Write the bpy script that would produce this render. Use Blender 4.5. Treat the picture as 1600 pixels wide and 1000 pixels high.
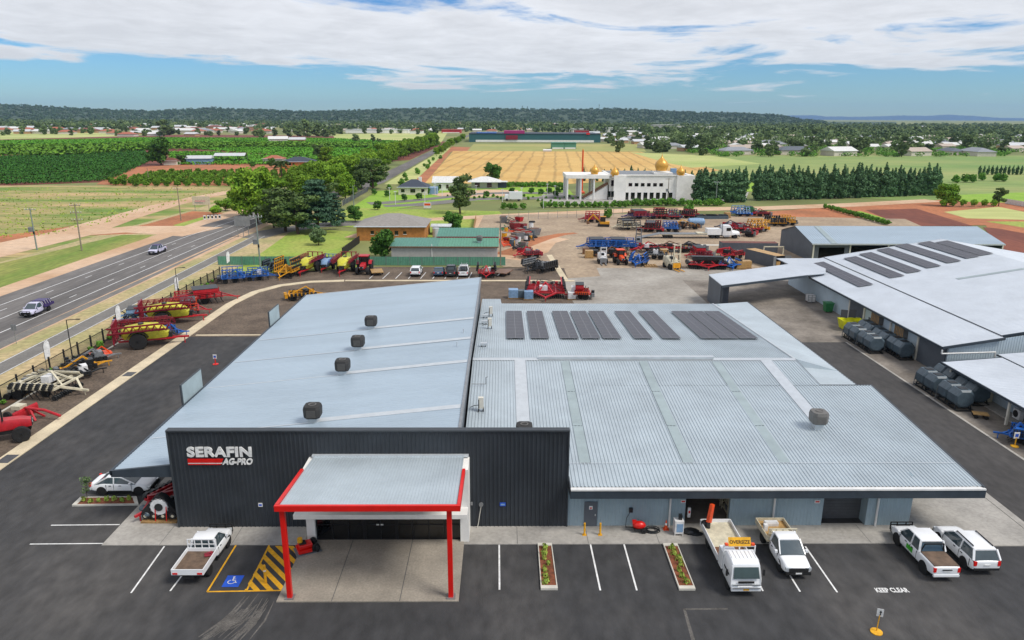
import bpy, bmesh, math, random
import numpy as np
from mathutils import Vector, Matrix
random.seed(7); np.random.seed(7)
R = math.radians
S = bpy.context.scene
for o in list(bpy.data.objects): bpy.data.objects.remove(o)
C = S.collection
# ------------------------------------------------------------------ camera
F, CX, CY, HC = 1130., 800., 500., 29.
TH = math.atan(318/F); YAW = math.atan(14.5*math.cos(TH)/F); RO = .0045
cam = bpy.data.cameras.new('camera'); camo = bpy.data.objects.new('camera', cam); C.objects.link(camo)
camo.location = (0, 0, HC); camo.rotation_euler = (Matrix.Rotation(-YAW, 3, 'Z') @ Matrix.Rotation(R(90)-TH, 3, 'X') @ Matrix.Rotation(RO, 3, 'Z')).to_euler()
cam.sensor_width = 36; cam.lens = 36*F/1600; cam.clip_start = .5; cam.clip_end = 60000
S.camera = camo
# ------------------------------------------------------------------ world, sun, exposure
CLX, CLY, SKYT = 31, 2.2, (.46, .70, .98, 1)
SUN_EL, SUN_AZ = 52, 118          # azimuth clockwise from +Y (the depth axis)
w = bpy.data.worlds.new('World'); S.world = w; w.use_nodes = True
N, L = w.node_tree.nodes, w.node_tree.links
bg = N['Background']; bg.inputs['Strength'].default_value = .115
sky = N.new('ShaderNodeTexSky'); sky.sky_type = 'NISHITA'; sky.sun_disc = False
sky.sun_elevation = R(SUN_EL); sky.sun_rotation = R(SUN_AZ); sky.air_density = 1.0; sky.dust_density = .05; sky.ozone_density = 3.0
tc = N.new('ShaderNodeTexCoord'); sep = N.new('ShaderNodeSeparateXYZ'); L.new(tc.outputs['Generated'], sep.inputs[0])
def wm(op, a, b=None, c=None):
    n = N.new('ShaderNodeMath'); n.operation = op
    for i, q in enumerate((a, b, c)):
        if q is None: continue
        if isinstance(q, (int, float)): n.inputs[i].default_value = q
        else: L.new(q, n.inputs[i])
    return n.outputs[0]
zz = wm('ADD', wm('MAXIMUM', sep.outputs[2], 0.0), .05)
cmb = N.new('ShaderNodeCombineXYZ'); L.new(wm('DIVIDE', sep.outputs[0], zz), cmb.inputs[0]); L.new(wm('DIVIDE', sep.outputs[1], zz), cmb.inputs[1])
def wnoise(scale, det, rough, dist, off, sc=(1, .8, 1), rot=0.):
    mp = N.new('ShaderNodeMapping'); L.new(cmb.outputs[0], mp.inputs[0]); mp.inputs['Location'].default_value = off; mp.inputs['Scale'].default_value = sc; mp.inputs['Rotation'].default_value = (0, 0, rot)
    n = N.new('ShaderNodeTexNoise'); L.new(mp.outputs[0], n.inputs['Vector']); n.inputs['Scale'].default_value = scale
    n.inputs['Detail'].default_value = det; n.inputs['Roughness'].default_value = rough; n.inputs['Distortion'].default_value = dist
    return n.outputs[0]
n1 = wnoise(.55, 9, .58, .6, (CLX, CLY, 0)); n2 = wnoise(.16, 3, .5, .2, (CLX+6.2, CLY+2.7, 2)); n3 = wnoise(2.2, 8, .65, .4, (1, 7, 5))
fld = wm('ADD', wm('ADD', wm('MULTIPLY', n1, .60), wm('MULTIPLY', n2, .62)), wm('MULTIPLY', n3, .14))
hz = N.new('ShaderNodeMapRange'); L.new(sep.outputs[2], hz.inputs[0]); hz.interpolation_type = 'SMOOTHSTEP'
hz.inputs[1].default_value = .0; hz.inputs[2].default_value = .09; hz.inputs[3].default_value = -.20; hz.inputs[4].default_value = .10
cov = N.new('ShaderNodeMapRange'); cov.interpolation_type = 'SMOOTHSTEP'; L.new(wm('ADD', fld, hz.outputs[0]), cov.inputs[0])
cov.inputs[1].default_value = .66; cov.inputs[2].default_value = .745; cov.inputs[3].default_value = 0; cov.inputs[4].default_value = .95
shade = N.new('ShaderNodeMapRange'); L.new(wm('ADD', wm('MULTIPLY', n3, .5), wm('MULTIPLY', n1, .5)), shade.inputs[0]); shade.inputs[1].default_value = .36; shade.inputs[2].default_value = .62
shade.inputs[3].default_value = 1.03; shade.inputs[4].default_value = .80
ccol = N.new('ShaderNodeMixRGB'); ccol.blend_type = 'MULTIPLY'; ccol.inputs[0].default_value = 1; ccol.inputs[1].default_value = (8.2, 8.3, 8.6, 1); L.new(shade.outputs[0], ccol.inputs[2])
hs = N.new('ShaderNodeHueSaturation'); L.new(sky.outputs[0], hs.inputs['Color']); hs.inputs['Saturation'].default_value = 1.3; hs.inputs['Value'].default_value = 1.0
tint = N.new('ShaderNodeMixRGB'); tint.blend_type = 'MULTIPLY'; tint.inputs[0].default_value = 1; L.new(hs.outputs[0], tint.inputs[1]); tint.inputs[2].default_value = SKYT
mx = N.new('ShaderNodeMixRGB'); L.new(cov.outputs[0], mx.inputs[0]); L.new(tint.outputs[0], mx.inputs[1]); L.new(ccol.outputs[0], mx.inputs[2])
L.new(mx.outputs[0], bg.inputs['Color'])
sl = bpy.data.lights.new('sun', 'SUN'); sl.energy = 3.2; sl.angle = R(20); sl.color = (1, .95, .87)
so = bpy.data.objects.new('sun', sl); C.objects.link(so); so.location = (60, -40, 120)
sd = Vector((math.sin(R(SUN_AZ))*math.cos(R(SUN_EL)), math.cos(R(SUN_AZ))*math.cos(R(SUN_EL)), math.sin(R(SUN_EL))))
so.rotation_euler = sd.to_track_quat('Z', 'Y').to_euler()
vs = S.view_settings; vs.view_transform = 'Standard'; vs.look = 'None'; vs.gamma = 1; vs.exposure = 0.0; vs.use_curve_mapping = False

# ------------------------------------------------------------------ photo pixel -> place
def ray(px, py):
    x = (px-CX+RO*(py-CY))/F; y = -(py-CY-RO*(px-CX))/F; c, s = math.cos(TH), math.sin(TH)
    d = (x, c+y*s, -s+y*c); cy, sy = math.cos(YAW), math.sin(YAW)
    return d[0]*cy+d[1]*sy, -d[0]*sy+d[1]*cy, d[2]
def G(px, py, z=0.):              # where that pixel's ray meets the level z
    d = ray(px, py); t = (z-HC)/d[2]; return Vector((d[0]*t, d[1]*t, z))
def D(px, py, Y):                 # where it meets the upright plane at depth Y
    d = ray(px, py); t = Y/d[1]; return Vector((d[0]*t, Y, HC+d[2]*t))
def PX(x, y, z):
    z -= HC; cy, sy = math.cos(YAW), math.sin(YAW); X = x*cy-y*sy; Y = x*sy+y*cy
    c, s = math.cos(TH), math.sin(TH); zc = Y*c-z*s; u = F*X/zc; v = -F*(Y*s+z*c)/zc; return CX+u-RO*v, CY+v+RO*u

# ------------------------------------------------------------------ materials
def lin(h):
    h = h.lstrip('#'); o = []
    for i in (0, 2, 4):
        v = int(h[i:i+2], 16)/255; o.append(v/12.92 if v <= .04045 else ((v+.055)/1.055)**2.4)
    return tuple(o)
M = {}
def mat(name, col, rough=.6, metal=0., var=.12, scale=1.5, col2=None, bump=0., bscale=None, spec=.5, stretch=None, rnd=0., det=6, emit=None, lo=.35, hi=.65, fine=0.):
    """Principled with large noise variation between col and col2, a little fine noise, optional bump"""
    if isinstance(col, str): col = lin(col)
    if col2 is None: col2 = tuple(min(1, c*(1-var*2)) for c in col); col = tuple(min(1, c*(1+var*.6)) for c in col)
    elif isinstance(col2, str): col2 = lin(col2)
    m = bpy.data.materials.new(name); m.use_nodes = True; n, l = m.node_tree.nodes, m.node_tree.links
    b = n['Principled BSDF']; b.inputs['Roughness'].default_value = rough; b.inputs['Metallic'].default_value = metal
    b.inputs['Specular IOR Level'].default_value = spec
    t = n.new('ShaderNodeTexCoord'); src = t.outputs['Object']
    if stretch:
        mp = n.new('ShaderNodeMapping'); mp.inputs['Scale'].default_value = stretch; l.new(src, mp.inputs[0]); src = mp.outputs[0]
    nz = n.new('ShaderNodeTexNoise'); nz.inputs['Scale'].default_value = scale; nz.inputs['Detail'].default_value = det; nz.inputs['Roughness'].default_value = .62
    l.new(src, nz.inputs['Vector'])
    mr = n.new('ShaderNodeMapRange'); mr.inputs[1].default_value = lo; mr.inputs[2].default_value = hi; l.new(nz.outputs[0], mr.inputs[0])
    mix = n.new('ShaderNodeMixRGB'); mix.inputs[1].default_value = (*col, 1); mix.inputs[2].default_value = (*col2, 1); l.new(mr.outputs[0], mix.inputs[0])
    out = mix.outputs[0]
    if fine:
        nf = n.new('ShaderNodeTexNoise'); nf.inputs['Scale'].default_value = scale*14; nf.inputs['Detail'].default_value = 3; l.new(src, nf.inputs['Vector'])
        fr = n.new('ShaderNodeMapRange'); fr.inputs[1].default_value = .3; fr.inputs[2].default_value = .7; fr.inputs[3].default_value = 1-fine; fr.inputs[4].default_value = 1+fine; l.new(nf.outputs[0], fr.inputs[0])
        mf = n.new('ShaderNodeMixRGB'); mf.blend_type = 'MULTIPLY'; mf.inputs[0].default_value = 1; l.new(out, mf.inputs[1]); l.new(fr.outputs[0], mf.inputs[2]); out = mf.outputs[0]
    if rnd:
        oi = n.new('ShaderNodeObjectInfo'); rr = n.new('ShaderNodeMapRange'); rr.inputs[3].default_value = 1-rnd; rr.inputs[4].default_value = 1+rnd; l.new(oi.outputs['Random'], rr.inputs[0])
        mf = n.new('ShaderNodeMixRGB'); mf.blend_type = 'MULTIPLY'; mf.inputs[0].default_value = 1; l.new(out, mf.inputs[1]); l.new(rr.outputs[0], mf.inputs[2]); out = mf.outputs[0]
    l.new(out, b.inputs['Base Color'])
    if bump:
        nb = n.new('ShaderNodeTexNoise'); nb.inputs['Scale'].default_value = bscale or scale*8; nb.inputs['Detail'].default_value = 4; l.new(src, nb.inputs['Vector'])
        bp = n.new('ShaderNodeBump'); bp.inputs['Strength'].default_value = bump; bp.inputs['Distance'].default_value = .1; l.new(nb.outputs[0], bp.inputs['Height']); l.new(bp.outputs[0], b.inputs['Normal'])
    M[name] = m; return m
def nodes_of(name):
    m = M[name]; return m, m.node_tree.nodes, m.node_tree.links, m.node_tree.nodes['Principled BSDF']

# ------------------------------------------------------------------ mesh builder
class MB:
    def __init__(s): s.v = []; s.f = []
    def add(s, vs, fs):
        k = len(s.v); s.v += [tuple(p) for p in vs]; s.f += [tuple(i+k for i in f) for f in fs]; return s
    def box(s, x0, x1, y0, y1, z0, z1):
        return s.add([(x0,y0,z0),(x1,y0,z0),(x1,y1,z0),(x0,y1,z0),(x0,y0,z1),(x1,y0,z1),(x1,y1,z1),(x0,y1,z1)],
                     [(3,2,1,0),(4,5,6,7),(0,1,5,4),(1,2,6,5),(2,3,7,6),(3,0,4,7)])
    def cb(s, x, y, z, sx, sy, sz): return s.box(x-sx/2, x+sx/2, y-sy/2, y+sy/2, z-sz/2, z+sz/2)
    def bar(s, a, b, w, h=None, up=(0, 0, 1)):
        a, b = Vector(a), Vector(b); d = (b-a).normalized(); u = Vector(up)
        if abs(d.dot(u)) > .98: u = Vector((0, 1, 0))
        x = d.cross(u).normalized(); z = x.cross(d); h = h or w; x *= w/2; z *= h/2
        return s.add([a-x-z, a+x-z, a+x+z, a-x+z, b-x-z, b+x-z, b+x+z, b-x+z], [(0,1,2,3),(7,6,5,4),(4,5,1,0),(5,6,2,1),(6,7,3,2),(7,4,0,3)])
    def tube(s, a, b, r, n=8, r2=None, cap=True):
        a, b = Vector(a), Vector(b); d = (b-a).normalized(); u = Vector((0, 0, 1)) if abs(d.z) < .95 else Vector((0, 1, 0))
        x = d.cross(u).normalized(); y = d.cross(x); r2 = r if r2 is None else r2; vs = []
        for c, q in ((a, r), (b, r2)):
            for i in range(n): t = 2*math.pi*i/n; vs.append(c+x*(q*math.cos(t))+y*(q*math.sin(t)))
        fs = [(i+n, (i+1) % n+n, (i+1) % n, i) for i in range(n)]
        if cap: fs += [tuple(range(n)), tuple(range(2*n-1, n-1, -1))]
        return s.add(vs, fs)
    def path(s, pts, r, n=6, r2=None):
        m = len(pts)-1
        for i in range(m):
            ra = r if r2 is None else r+(r2-r)*i/m; rb = r if r2 is None else r+(r2-r)*(i+1)/m
            s.tube(pts[i], pts[i+1], ra, n, rb)
        return s
    def poly(s, pts): return s.add(pts, [tuple(range(len(pts)))])
    def prism(s, pts, h):            # pts: planar 3-D outline, h: offset vector
        h = Vector(h); n = len(pts); A = [Vector(p) for p in pts]
        return s.add(A+[p+h for p in A], [tuple(range(n))[::-1], tuple(range(n, 2*n))]+[(i, (i+1) % n, (i+1) % n+n, i+n) for i in range(n)])
    def loft(s, rings, cap=True):
        n = len(rings[0]); vs = [p for r in rings for p in r]; fs = []
        for k in range(len(rings)-1):
            for i in range(n): j = (i+1) % n; fs.append((k*n+i, k*n+j, (k+1)*n+j, (k+1)*n+i))
        if cap: fs += [tuple(range(n))[::-1], tuple(range((len(rings)-1)*n, len(rings)*n))]
        return s.add(vs, fs)
    def lathe(s, prof, c=(0, 0, 0), n=16):
        rings = [[(c[0]+r*math.cos(2*math.pi*i/n), c[1]+r*math.sin(2*math.pi*i/n), c[2]+z) for i in range(n)] for r, z in prof]
        return s.loft(rings)
    def ell(s, c, rx, ry, rz, n=10, m=6):
        return s.loft([[(c[0]+rx*math.sin(math.pi*k/m)*math.cos(2*math.pi*i/n), c[1]+ry*math.sin(math.pi*k/m)*math.sin(2*math.pi*i/n), c[2]-rz*math.cos(math.pi*k/m)) for i in range(n)]
                       for k in [.12]+list(range(1, m))+[m-.12]])
    def wheel(s, c, r, wd, n=16, ax='x'):      # rounded tyre around axis
        prof = [(r*.55, -wd/2), (r*.93, -wd/2), (r, -wd*.36), (r, wd*.36), (r*.93, wd/2), (r*.55, wd/2)]; rings = []
        for q, o in prof:
            ring = []
            for i in range(n):
                t = 2*math.pi*i/n; a, b = q*math.cos(t), q*math.sin(t)
                ring.append((c[0]+o, c[1]+a, c[2]+b) if ax == 'x' else (c[0]+a, c[1]-o, c[2]+b))
            rings.append(ring)
        return s.loft(rings)
    def mesh(s, name, smooth=None, fix=True):
        me = bpy.data.meshes.new(name); me.from_pydata(s.v, [], s.f); me.update()
        if fix:
            bm = bmesh.new(); bm.from_mesh(me); bmesh.ops.recalc_face_normals(bm, faces=bm.faces); bm.to_mesh(me); bm.free()
        if smooth:
            me.shade_smooth(); me.set_sharp_from_angle(angle=R(smooth))
        return me
    def build(s, name, m, par=None, world=False, smooth=None, bevel=0, fix=True):
        return link(s.mesh(name, smooth, fix), name, m, par, world, bevel)
def link(me, name, m, par=None, world=False, bevel=0):
    o = bpy.data.objects.new(name, me)
    if m and not me.materials: me.materials.append(M[m] if isinstance(m, str) else m)
    C.objects.link(o)
    if par: o.parent = par
    if world and par:
        root = par if par.parent is None else par.parent
        o.location = -Vector(root.location) if par.parent is None else (0, 0, 0)
    if bevel:
        b = o.modifiers.new('bevel', 'BEVEL'); b.width = bevel; b.segments = 2; b.limit_method = 'ANGLE'
    return o
def thing(name, label, cat, loc=(0, 0, 0), rz=0, group=None):
    o = bpy.data.objects.new(name, None); C.objects.link(o); o.location = loc; o.rotation_euler = (0, 0, rz); o.empty_display_size = .3
    return tag(o, label, cat, group)
def tag(o, label, cat, group=None):
    o['label'] = label; o['category'] = cat
    if group: o['group'] = group
    return o
def struct(o): o['kind'] = 'structure'; return o
def stuff(o, label=None, cat=None):
    o['kind'] = 'stuff'
    if label: o['label'] = label; o['category'] = cat
    return o
def dup(root, loc, rz=0, label=None, group=None, sc=1.):
    def cp(o, par):
        c = o.copy(); C.objects.link(c); c.parent = par
        for ch in KIDS.setdefault(o.name, list(o.children)): cp(ch, c)
        return c
    r = cp(root, None); r.location = loc; r.rotation_euler = (0, 0, rz); r.scale = (sc, sc, sc) if isinstance(sc, (int, float)) else sc
    if label: r['label'] = label
    if group: r['group'] = group
    return r
KIDS = {}
ZS = set()
def zfree(z):                      # no two ground sheets on one level
    while round(z*1e4) in ZS: z += .0004
    ZS.add(round(z*1e4)); return z
def sheet(name, m, px, z, par=None, raw=False):     # flat sheet through ground pixels (or raw x, y)
    z = zfree(z) if par is None else z
    pts = [(p[0], p[1], z) if raw else tuple(G(p[0], p[1], z)) for p in px]
    me = bpy.data.meshes.new(name); bm = bmesh.new(); vs = [bm.verts.new(p) for p in pts]; f = bm.faces.new(vs); f.normal_update()
    if f.normal.z < 0: f.normal_flip()
    bmesh.ops.triangulate(bm, faces=[f]); bm.to_mesh(me); bm.free()
    o = link(me, name, m, par)
    return struct(o) if par is None else o
def textmesh(txt, size, extr=.02, offset=0., shear=0., sx=1., align='LEFT', spacing=1.):
    cu = bpy.data.curves.new('lettering', 'FONT'); cu.body = txt; cu.size = size; cu.extrude = extr; cu.offset = offset; cu.shear = shear; cu.align_x = align; cu.space_character = spacing
    cu.resolution_u = 3
    o = bpy.data.objects.new('lettering', cu); C.objects.link(o); bpy.context.view_layer.update()
    me = bpy.data.meshes.new_from_object(o.evaluated_get(bpy.context.evaluated_depsgraph_get())); bpy.data.objects.remove(o); bpy.data.curves.remove(cu)
    me.materials.clear()
    if sx != 1: me.transform(Matrix.Diagonal((sx, 1, 1, 1)))
    return me
# ------------------------------------------------------------------ palette
mat('asphalt', '#363637', .88, col2='#565350', scale=.085, fine=.28, bump=.3, bscale=10, stretch=(1, .5, 1), lo=.46, hi=.80, det=9)
mat('highway_asphalt', '#6f6b68', .9, var=.18, scale=.12, fine=.2, stretch=(1, .15, 1))
mat('path_asphalt', '#76736e', .9, var=.1, scale=.3, fine=.15)
mat('driveway_asphalt', '#434140', .9, var=.18, scale=.15, fine=.2, stretch=(1, .4, 1))
mat('gravel_dark', '#6d5f51', .95, col2='#52463b', scale=.3, fine=.35, bump=.3, bscale=9)
mat('gravel_yard', '#a8957d', .95, col2='#8c7a66', scale=.09, fine=.2)
mat('yard_concrete', '#a49f96', .9, col2='#8a847b', scale=.1, fine=.12)
mat('concrete', '#a5a19a', .85, var=.12, scale=.3, fine=.12)
mat('apron_concrete', '#968e82', .85, var=.1, scale=.5, fine=.14)
mat('slab_stained', '#8d857b', .9, col2='#5f5850', scale=.16, fine=.15)
mat('kerb', '#cfc0a2', .85, var=.1, scale=.5, fine=.1)
mat('kerb_white', '#c9c5ba', .8, var=.08, scale=.8)
mat('paint_white', '#e2e2e0', .7, var=.12, scale=3, fine=.1)
mat('paint_yellow', '#e3a81c', .7, var=.12, scale=3)
mat('paint_blue', '#1f55c4', .7, var=.08, scale=3)
mat('dirt_red', '#b5714a', .95, col2='#93603f', scale=.06, fine=.2)
mat('dirt_pale', '#cdb094', .95, col2='#b89574', scale=.05, fine=.1)
mat('soil_brown', '#7d4634', .95, col2='#65372a', scale=.08, fine=.2, stretch=(1, .2, 1))
mat('mulch', '#5d4430', .95, col2='#3f3026', scale=1.2, fine=.4)
mat('lawn', '#7f9a35', .95, col2='#98a04a', scale=.08, fine=.25, bump=.3, bscale=3)
mat('lawn_bright', '#7aa02a', .95, col2='#8aa83a', scale=.1, fine=.2)
mat('glass_car_sky', '#3c4a50', .08, var=.1, spec=.8); mat('verge', '#b7a17a', .95, col2='#969260', scale=.1, fine=.25)  # car glass base lightened to stand in for reflected sky
mat('scrub', '#b3996b', .95, col2='#66802f', scale=.06, fine=.35, stretch=(.22, 1, 1), bump=.3, bscale=1.5, lo=.4, hi=.6, det=9)
mat('grass_strip', '#677f2c', .95, col2='#8b8b45', scale=.1, fine=.25, stretch=(1, .25, 1))
mat('stubble', '#cfac68', .95, col2='#bd9552', scale=.03, fine=.1)
mat('dry_field', '#b9b878', .95, col2='#98a75c', scale=.012, fine=.1, stretch=(.4, 1, 1))
mat('green_field', '#6d8a45', .95, col2='#93995a', scale=.014, fine=.15, stretch=(.3, 1, 1))
mat('m_rust', '#6b5848', .8, var=.2, scale=2, fine=.1); mat('pasture', '#7f8f4a', .95, col2='#a39a5c', scale=.01, fine=.15, stretch=(.5, 1, 1))
mat('ground_far', '#87864f', .95, col2='#5d6d3a', scale=.004, fine=.25, stretch=(.6, 1, 1))
mat('hill', '#3f5233', .95, col2='#2b3d2a', scale=.012, fine=.4)
mat('hill_far_hazed', '#26507a', .95, col2='#22486e', scale=.002)  # blue of distance haze painted into the range's base colour
mat('roof_blue', '#a8b8c4', .42, .25, var=.05, scale=.35, stretch=(.2, 1, 1), fine=.03)
mat('roof_white', '#b3bec4', .45, .2, var=.06, scale=.3, fine=.03)
mat('roof_bright', '#bcc3cb', .5, .1, var=.05, scale=.25, fine=.03)
mat('skylight', '#98a6a8', .4, var=.08, scale=.6)
mat('flashing', '#c6ccd0', .4, .3, var=.05)
mat('clad_dark', '#33383e', .5, .1, var=.12, scale=.4)
mat('clad_trim', '#3d4247', .5, .1, var=.08)
mat('fascia_dark', '#39424b', .5, .1, var=.08)
mat('wall_teal', '#95a8b1', .6, var=.06, scale=.5)
mat('wall_blue', '#b9c8d2', .6, var=.05, scale=.4)
mat('shed_grey', '#5a6068', .6, var=.08, scale=.5)
mat('roller_grey', '#55575a', .55, .2, var=.1)
mat('white_render', '#e9e7e2', .6, var=.06, scale=.5)
mat('white_paint_metal', '#dcdcda', .4, var=.06)
mat('interior_dark', '#26241f', .9, var=.2, scale=.8)
mat('red_paint', '#d3170f', .35, var=.05)
mat('black_frame', '#16171a', .4, var=.1)
mat('glass_dark', '#0d1013', .06, 0, var=.2, scale=.6, spec=.8)
mat('cooler_grey', '#6c6a67', .6, var=.08)
mat('cooler_dark', '#2f2e2d', .7, var=.1)
mat('steel', '#9b9d9f', .4, .6, var=.1)
mat('pipe_cream', '#d6d2c6', .6, var=.08)
mat('timber', '#a58253', .85, var=.2, scale=4, fine=.2)
mat('rubber', '#1b1b1c', .85, var=.2, scale=6)
mat('rim', '#9d9fa2', .35, .6, var=.1)
for k, h in dict(red='#b6202a', dred='#861b2c', orange='#e4501c', blue='#1f5fb0', pblue='#7f9fc0', yellow='#d99a1c', lime='#c9c53a', cream='#cfc7ae', white='#dedede', black='#202224',
                 green='#2f7a46', grey='#777a7d', tan='#b08d5a', brown='#75523a', purple='#3d2f66', bluegrey='#4d5c66', pink='#d77f92', navy='#2b3450').items():
    mat('m_'+k, h, .42, var=.12, scale=2.5, fine=.06)
for k, h in dict(white='#e4e6e8', silver='#a9aeb3', charcoal='#3c4045', navy='#3a4f68', lilac='#c3c1d6').items():
    mat('car_'+k, h, .18, var=.02, spec=.6)
mat('bark', '#5a4a3c', .95, var=.2, scale=3)
def leafmat(name, a, b, rnd=.22):
    mat(name, a, .75, col2=b, scale=.55, rnd=rnd, spec=.2, det=3, fine=.25)
    m, n, l, p = nodes_of(name); p.inputs['Transmission Weight'].default_value = 0
    p.inputs['Subsurface Weight'].default_value = 0
leafmat('leaf_pine', '#7d9b2b', '#557a20'); leafmat('leaf_cedar', '#4f6d52', '#395641'); leafmat('leaf_gum', '#64783f', '#465c33')
leafmat('leaf_poplar', '#5f8058', '#456542'); leafmat('leaf_round', '#567f30', '#3c6526'); leafmat('leaf_olive', '#6f8357', '#4f6840')
leafmat('leaf_vine', '#659c2b', '#4b8423'); leafmat('leaf_citrus', '#668a28', '#48701f'); leafmat('leaf_town', '#74854e', '#3f5737', .4); M['leaf_town'].node_tree.nodes['Noise Texture'].inputs['Scale'].default_value = .06
leafmat('leaf_hill', '#46593f', '#33472f'); leafmat('leaf_hedge', '#6a9436', '#4a7a2a'); leafmat('leaf_bright', '#86ae35', '#659229'); leafmat('leaf_vine_dark', '#457a28', '#356521')
mat('flower_red', '#a33a28', .8); mat('grass_tuft', '#7fa03a', .8, col2='#a0a84a', scale=3); mat('dry_tuft', '#b59a63', .9, col2='#7f8c45', scale=.06, lo=.42, hi=.58)
mat('brick_orange', '#b77a3e', .85, var=.12, scale=1.2, fine=.12)
mat('roof_taupe', '#8f8a84', .7, var=.08); mat('roof_green', '#4f8474', .55, var=.08); mat('roof_charcoal', '#3b4350', .7, var=.1)
mat('wall_grey', '#a9a7a6', .7, var=.06); mat('wall_cream', '#d9d1bf', .8, var=.06); mat('gold', '#d8a345', .35, .25, var=.08)
mat('store_green', '#2f5f63', .6, var=.08); mat('magenta', '#a3246f', .6)
for i, h in enumerate(('#c3c6c8', '#a8624a', '#8b8f95', '#d6d6d2', '#7d4d42', '#5d646c', '#b3a597')): mat('roof_far%d' % i, h, .7, var=.1)
mat('wall_far', '#cfc7ba', .8, var=.08); mat('wall_far2', '#b58f6a', .8, var=.08)
mat('fence_green', '#5a8f78', .7, var=.08); mat('fence_black', '#1c1d1f', .6)
mat('pole_wood', '#8b8070', .9, var=.15, scale=3); mat('pole_grey', '#7e8a84', .8)
# solar glass with cell lines
mat('solar', '#3a3b45', .42, .0, var=.12, scale=.6, spec=.7)
m, n, l, b = nodes_of('solar')
bt = n.new('ShaderNodeTexBrick'); t = n.new('ShaderNodeTexCoord'); l.new(t.outputs['Object'], bt.inputs['Vector']); bt.offset = 0
for k, v in (('Scale', 1.), ('Mortar Size', .012), ('Brick Width', .166), ('Row Height', .166)): bt.inputs[k].default_value = v
bt.inputs['Color1'].default_value = (.038, .037, .046, 1); bt.inputs['Color2'].default_value = (.046, .043, .052, 1); bt.inputs['Mortar'].default_value = (.10, .10, .12, 1)
l.new(bt.outputs[0], b.inputs['Base Color'])
# drilled stubble rows: tramlines along the field
m, n, l, b = nodes_of('stubble')
t = n.new('ShaderNodeTexCoord'); wv = n.new('ShaderNodeTexWave'); wv.inputs['Scale'].default_value = .035; wv.inputs['Distortion'].default_value = 1.2; wv.inputs['Detail'].default_value = 2
wv.bands_direction = 'X'; mp = n.new('ShaderNodeMapping'); mp.inputs['Rotation'].default_value = (0, 0, R(4)); l.new(t.outputs['Object'], mp.inputs[0]); l.new(mp.outputs[0], wv.inputs[0])
cr = n.new('ShaderNodeMapRange'); cr.inputs[1].default_value = 0; cr.inputs[2].default_value = .14; cr.inputs[3].default_value = .72; cr.inputs[4].default_value = 1; l.new(wv.outputs['Fac'], cr.inputs[0])
src = b.inputs['Base Color'].links[0].from_socket; mm = n.new('ShaderNodeMixRGB'); mm.blend_type = 'MULTIPLY'; mm.inputs[0].default_value = 1
l.new(src, mm.inputs[1]); l.new(cr.outputs[0], mm.inputs[2]); l.new(mm.outputs[0], b.inputs['Base Color'])
# ================================================================== the setting
o = sheet('ground', 'ground_far', [(-30000, -500), (30000, -500), (30000, 40000), (-30000, 40000)], -.03, raw=True)
def ribbon(name, m, pts, wd, z, par=None, px=True):
    z = zfree(z) if par is None else z
    P_ = [G(p[0], p[1], z) if px else Vector((p[0], p[1], z)) for p in pts]; mb = MB(); L_ = []; R_ = []
    for i, p in enumerate(P_):
        a = P_[max(i-1, 0)]; b = P_[min(i+1, len(P_)-1)]; d = (b-a).normalized(); n = Vector((-d.y, d.x, 0))
        q = wd[i] if isinstance(wd, (list, tuple)) else wd; L_.append(p+n*q/2); R_.append(p-n*q/2)
    k = len(P_); mb.add(L_+R_, [(i, i+k, i+k+1, i+1) for i in range(k-1)])
    o = mb.build(name, m, par, fix=False)
    return struct(o) if par is None else o
# fields and open country
sheet('pasture', 'dry_field', [(0, 205), (240, 209), (175, 214), (100, 219), (0, 220)], 0)
sheet('vineyard_ground', 'soil_brown', [(-40, 219), (300, 210), (640, 214), (700, 222), (640, 250), (440, 264), (180, 284), (-40, 292)], 0)
sheet('orchard_ground', 'dirt_red', [(150, 288), (200, 262), (330, 255), (450, 258), (560, 262), (520, 290), (430, 292), (240, 292)], .02)
sheet('scrub_field', 'scrub', [(-60, 290), (440, 290), (420, 345), (300, 372), (-60, 420)], .03)
sheet('dry_paddock', 'dry_field', [(520, 210), (700, 206), (690, 222), (525, 222)], .02)
sheet('stubble_field', 'stubble', [(664, 286), (708, 236), (1000, 237), (1125, 266), (1080, 275), (880, 288)], .03)
sheet('red_headland', 'dirt_red', [(640, 288), (706, 229), (760, 231), (990, 236.5), (705, 237), (664, 287)], .02)
sheet('stubble_margin', 'dry_field', [(600, 288), (692, 234), (704, 231), (642, 288)], .03)
sheet('store_paddock', 'pasture', [(740, 225), (1000, 225), (1010, 237), (730, 236)], .02)
sheet('green_paddock', 'green_field', [(1000, 241), (1120, 243), (1640, 243), (1640, 318), (1460, 316), (1180, 300), (1090, 262)], .02)
sheet('pale_margin', 'dry_field', [(985, 238), (1110, 243), (1190, 256), (1080, 262), (1040, 254)], .04)
sheet('dirt_lane', 'dirt_red', [(1100, 345), (1200, 330), (1470, 312), (1640, 318), (1640, 420), (1580, 410), (1540, 352), (1230, 352)], .03)
sheet('ploughed_plot', 'soil_brown', [(1352, 328), (1432, 326), (1520, 353), (1410, 353)], .05)
sheet('crop_bed', 'lawn_bright', [(1322, 331), (1345, 330), (1424, 353), (1385, 353)], .05)
sheet('straw_plot', 'dry_field', [(1475, 331), (1560, 323), (1620, 335), (1620, 344), (1510, 341)], .05)
sheet('ploughed_plot', 'soil_brown', [(1536, 355), (1560, 357), (1640, 372), (1640, 412), (1570, 394)], .05)
sheet('crop_bed', 'lawn', [(1540, 346), (1640, 346), (1640, 362)], .05)
sheet('grass_bank', 'lawn_bright', [(1480, 305), (1640, 299), (1640, 318), (1500, 315)], .05)
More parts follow.
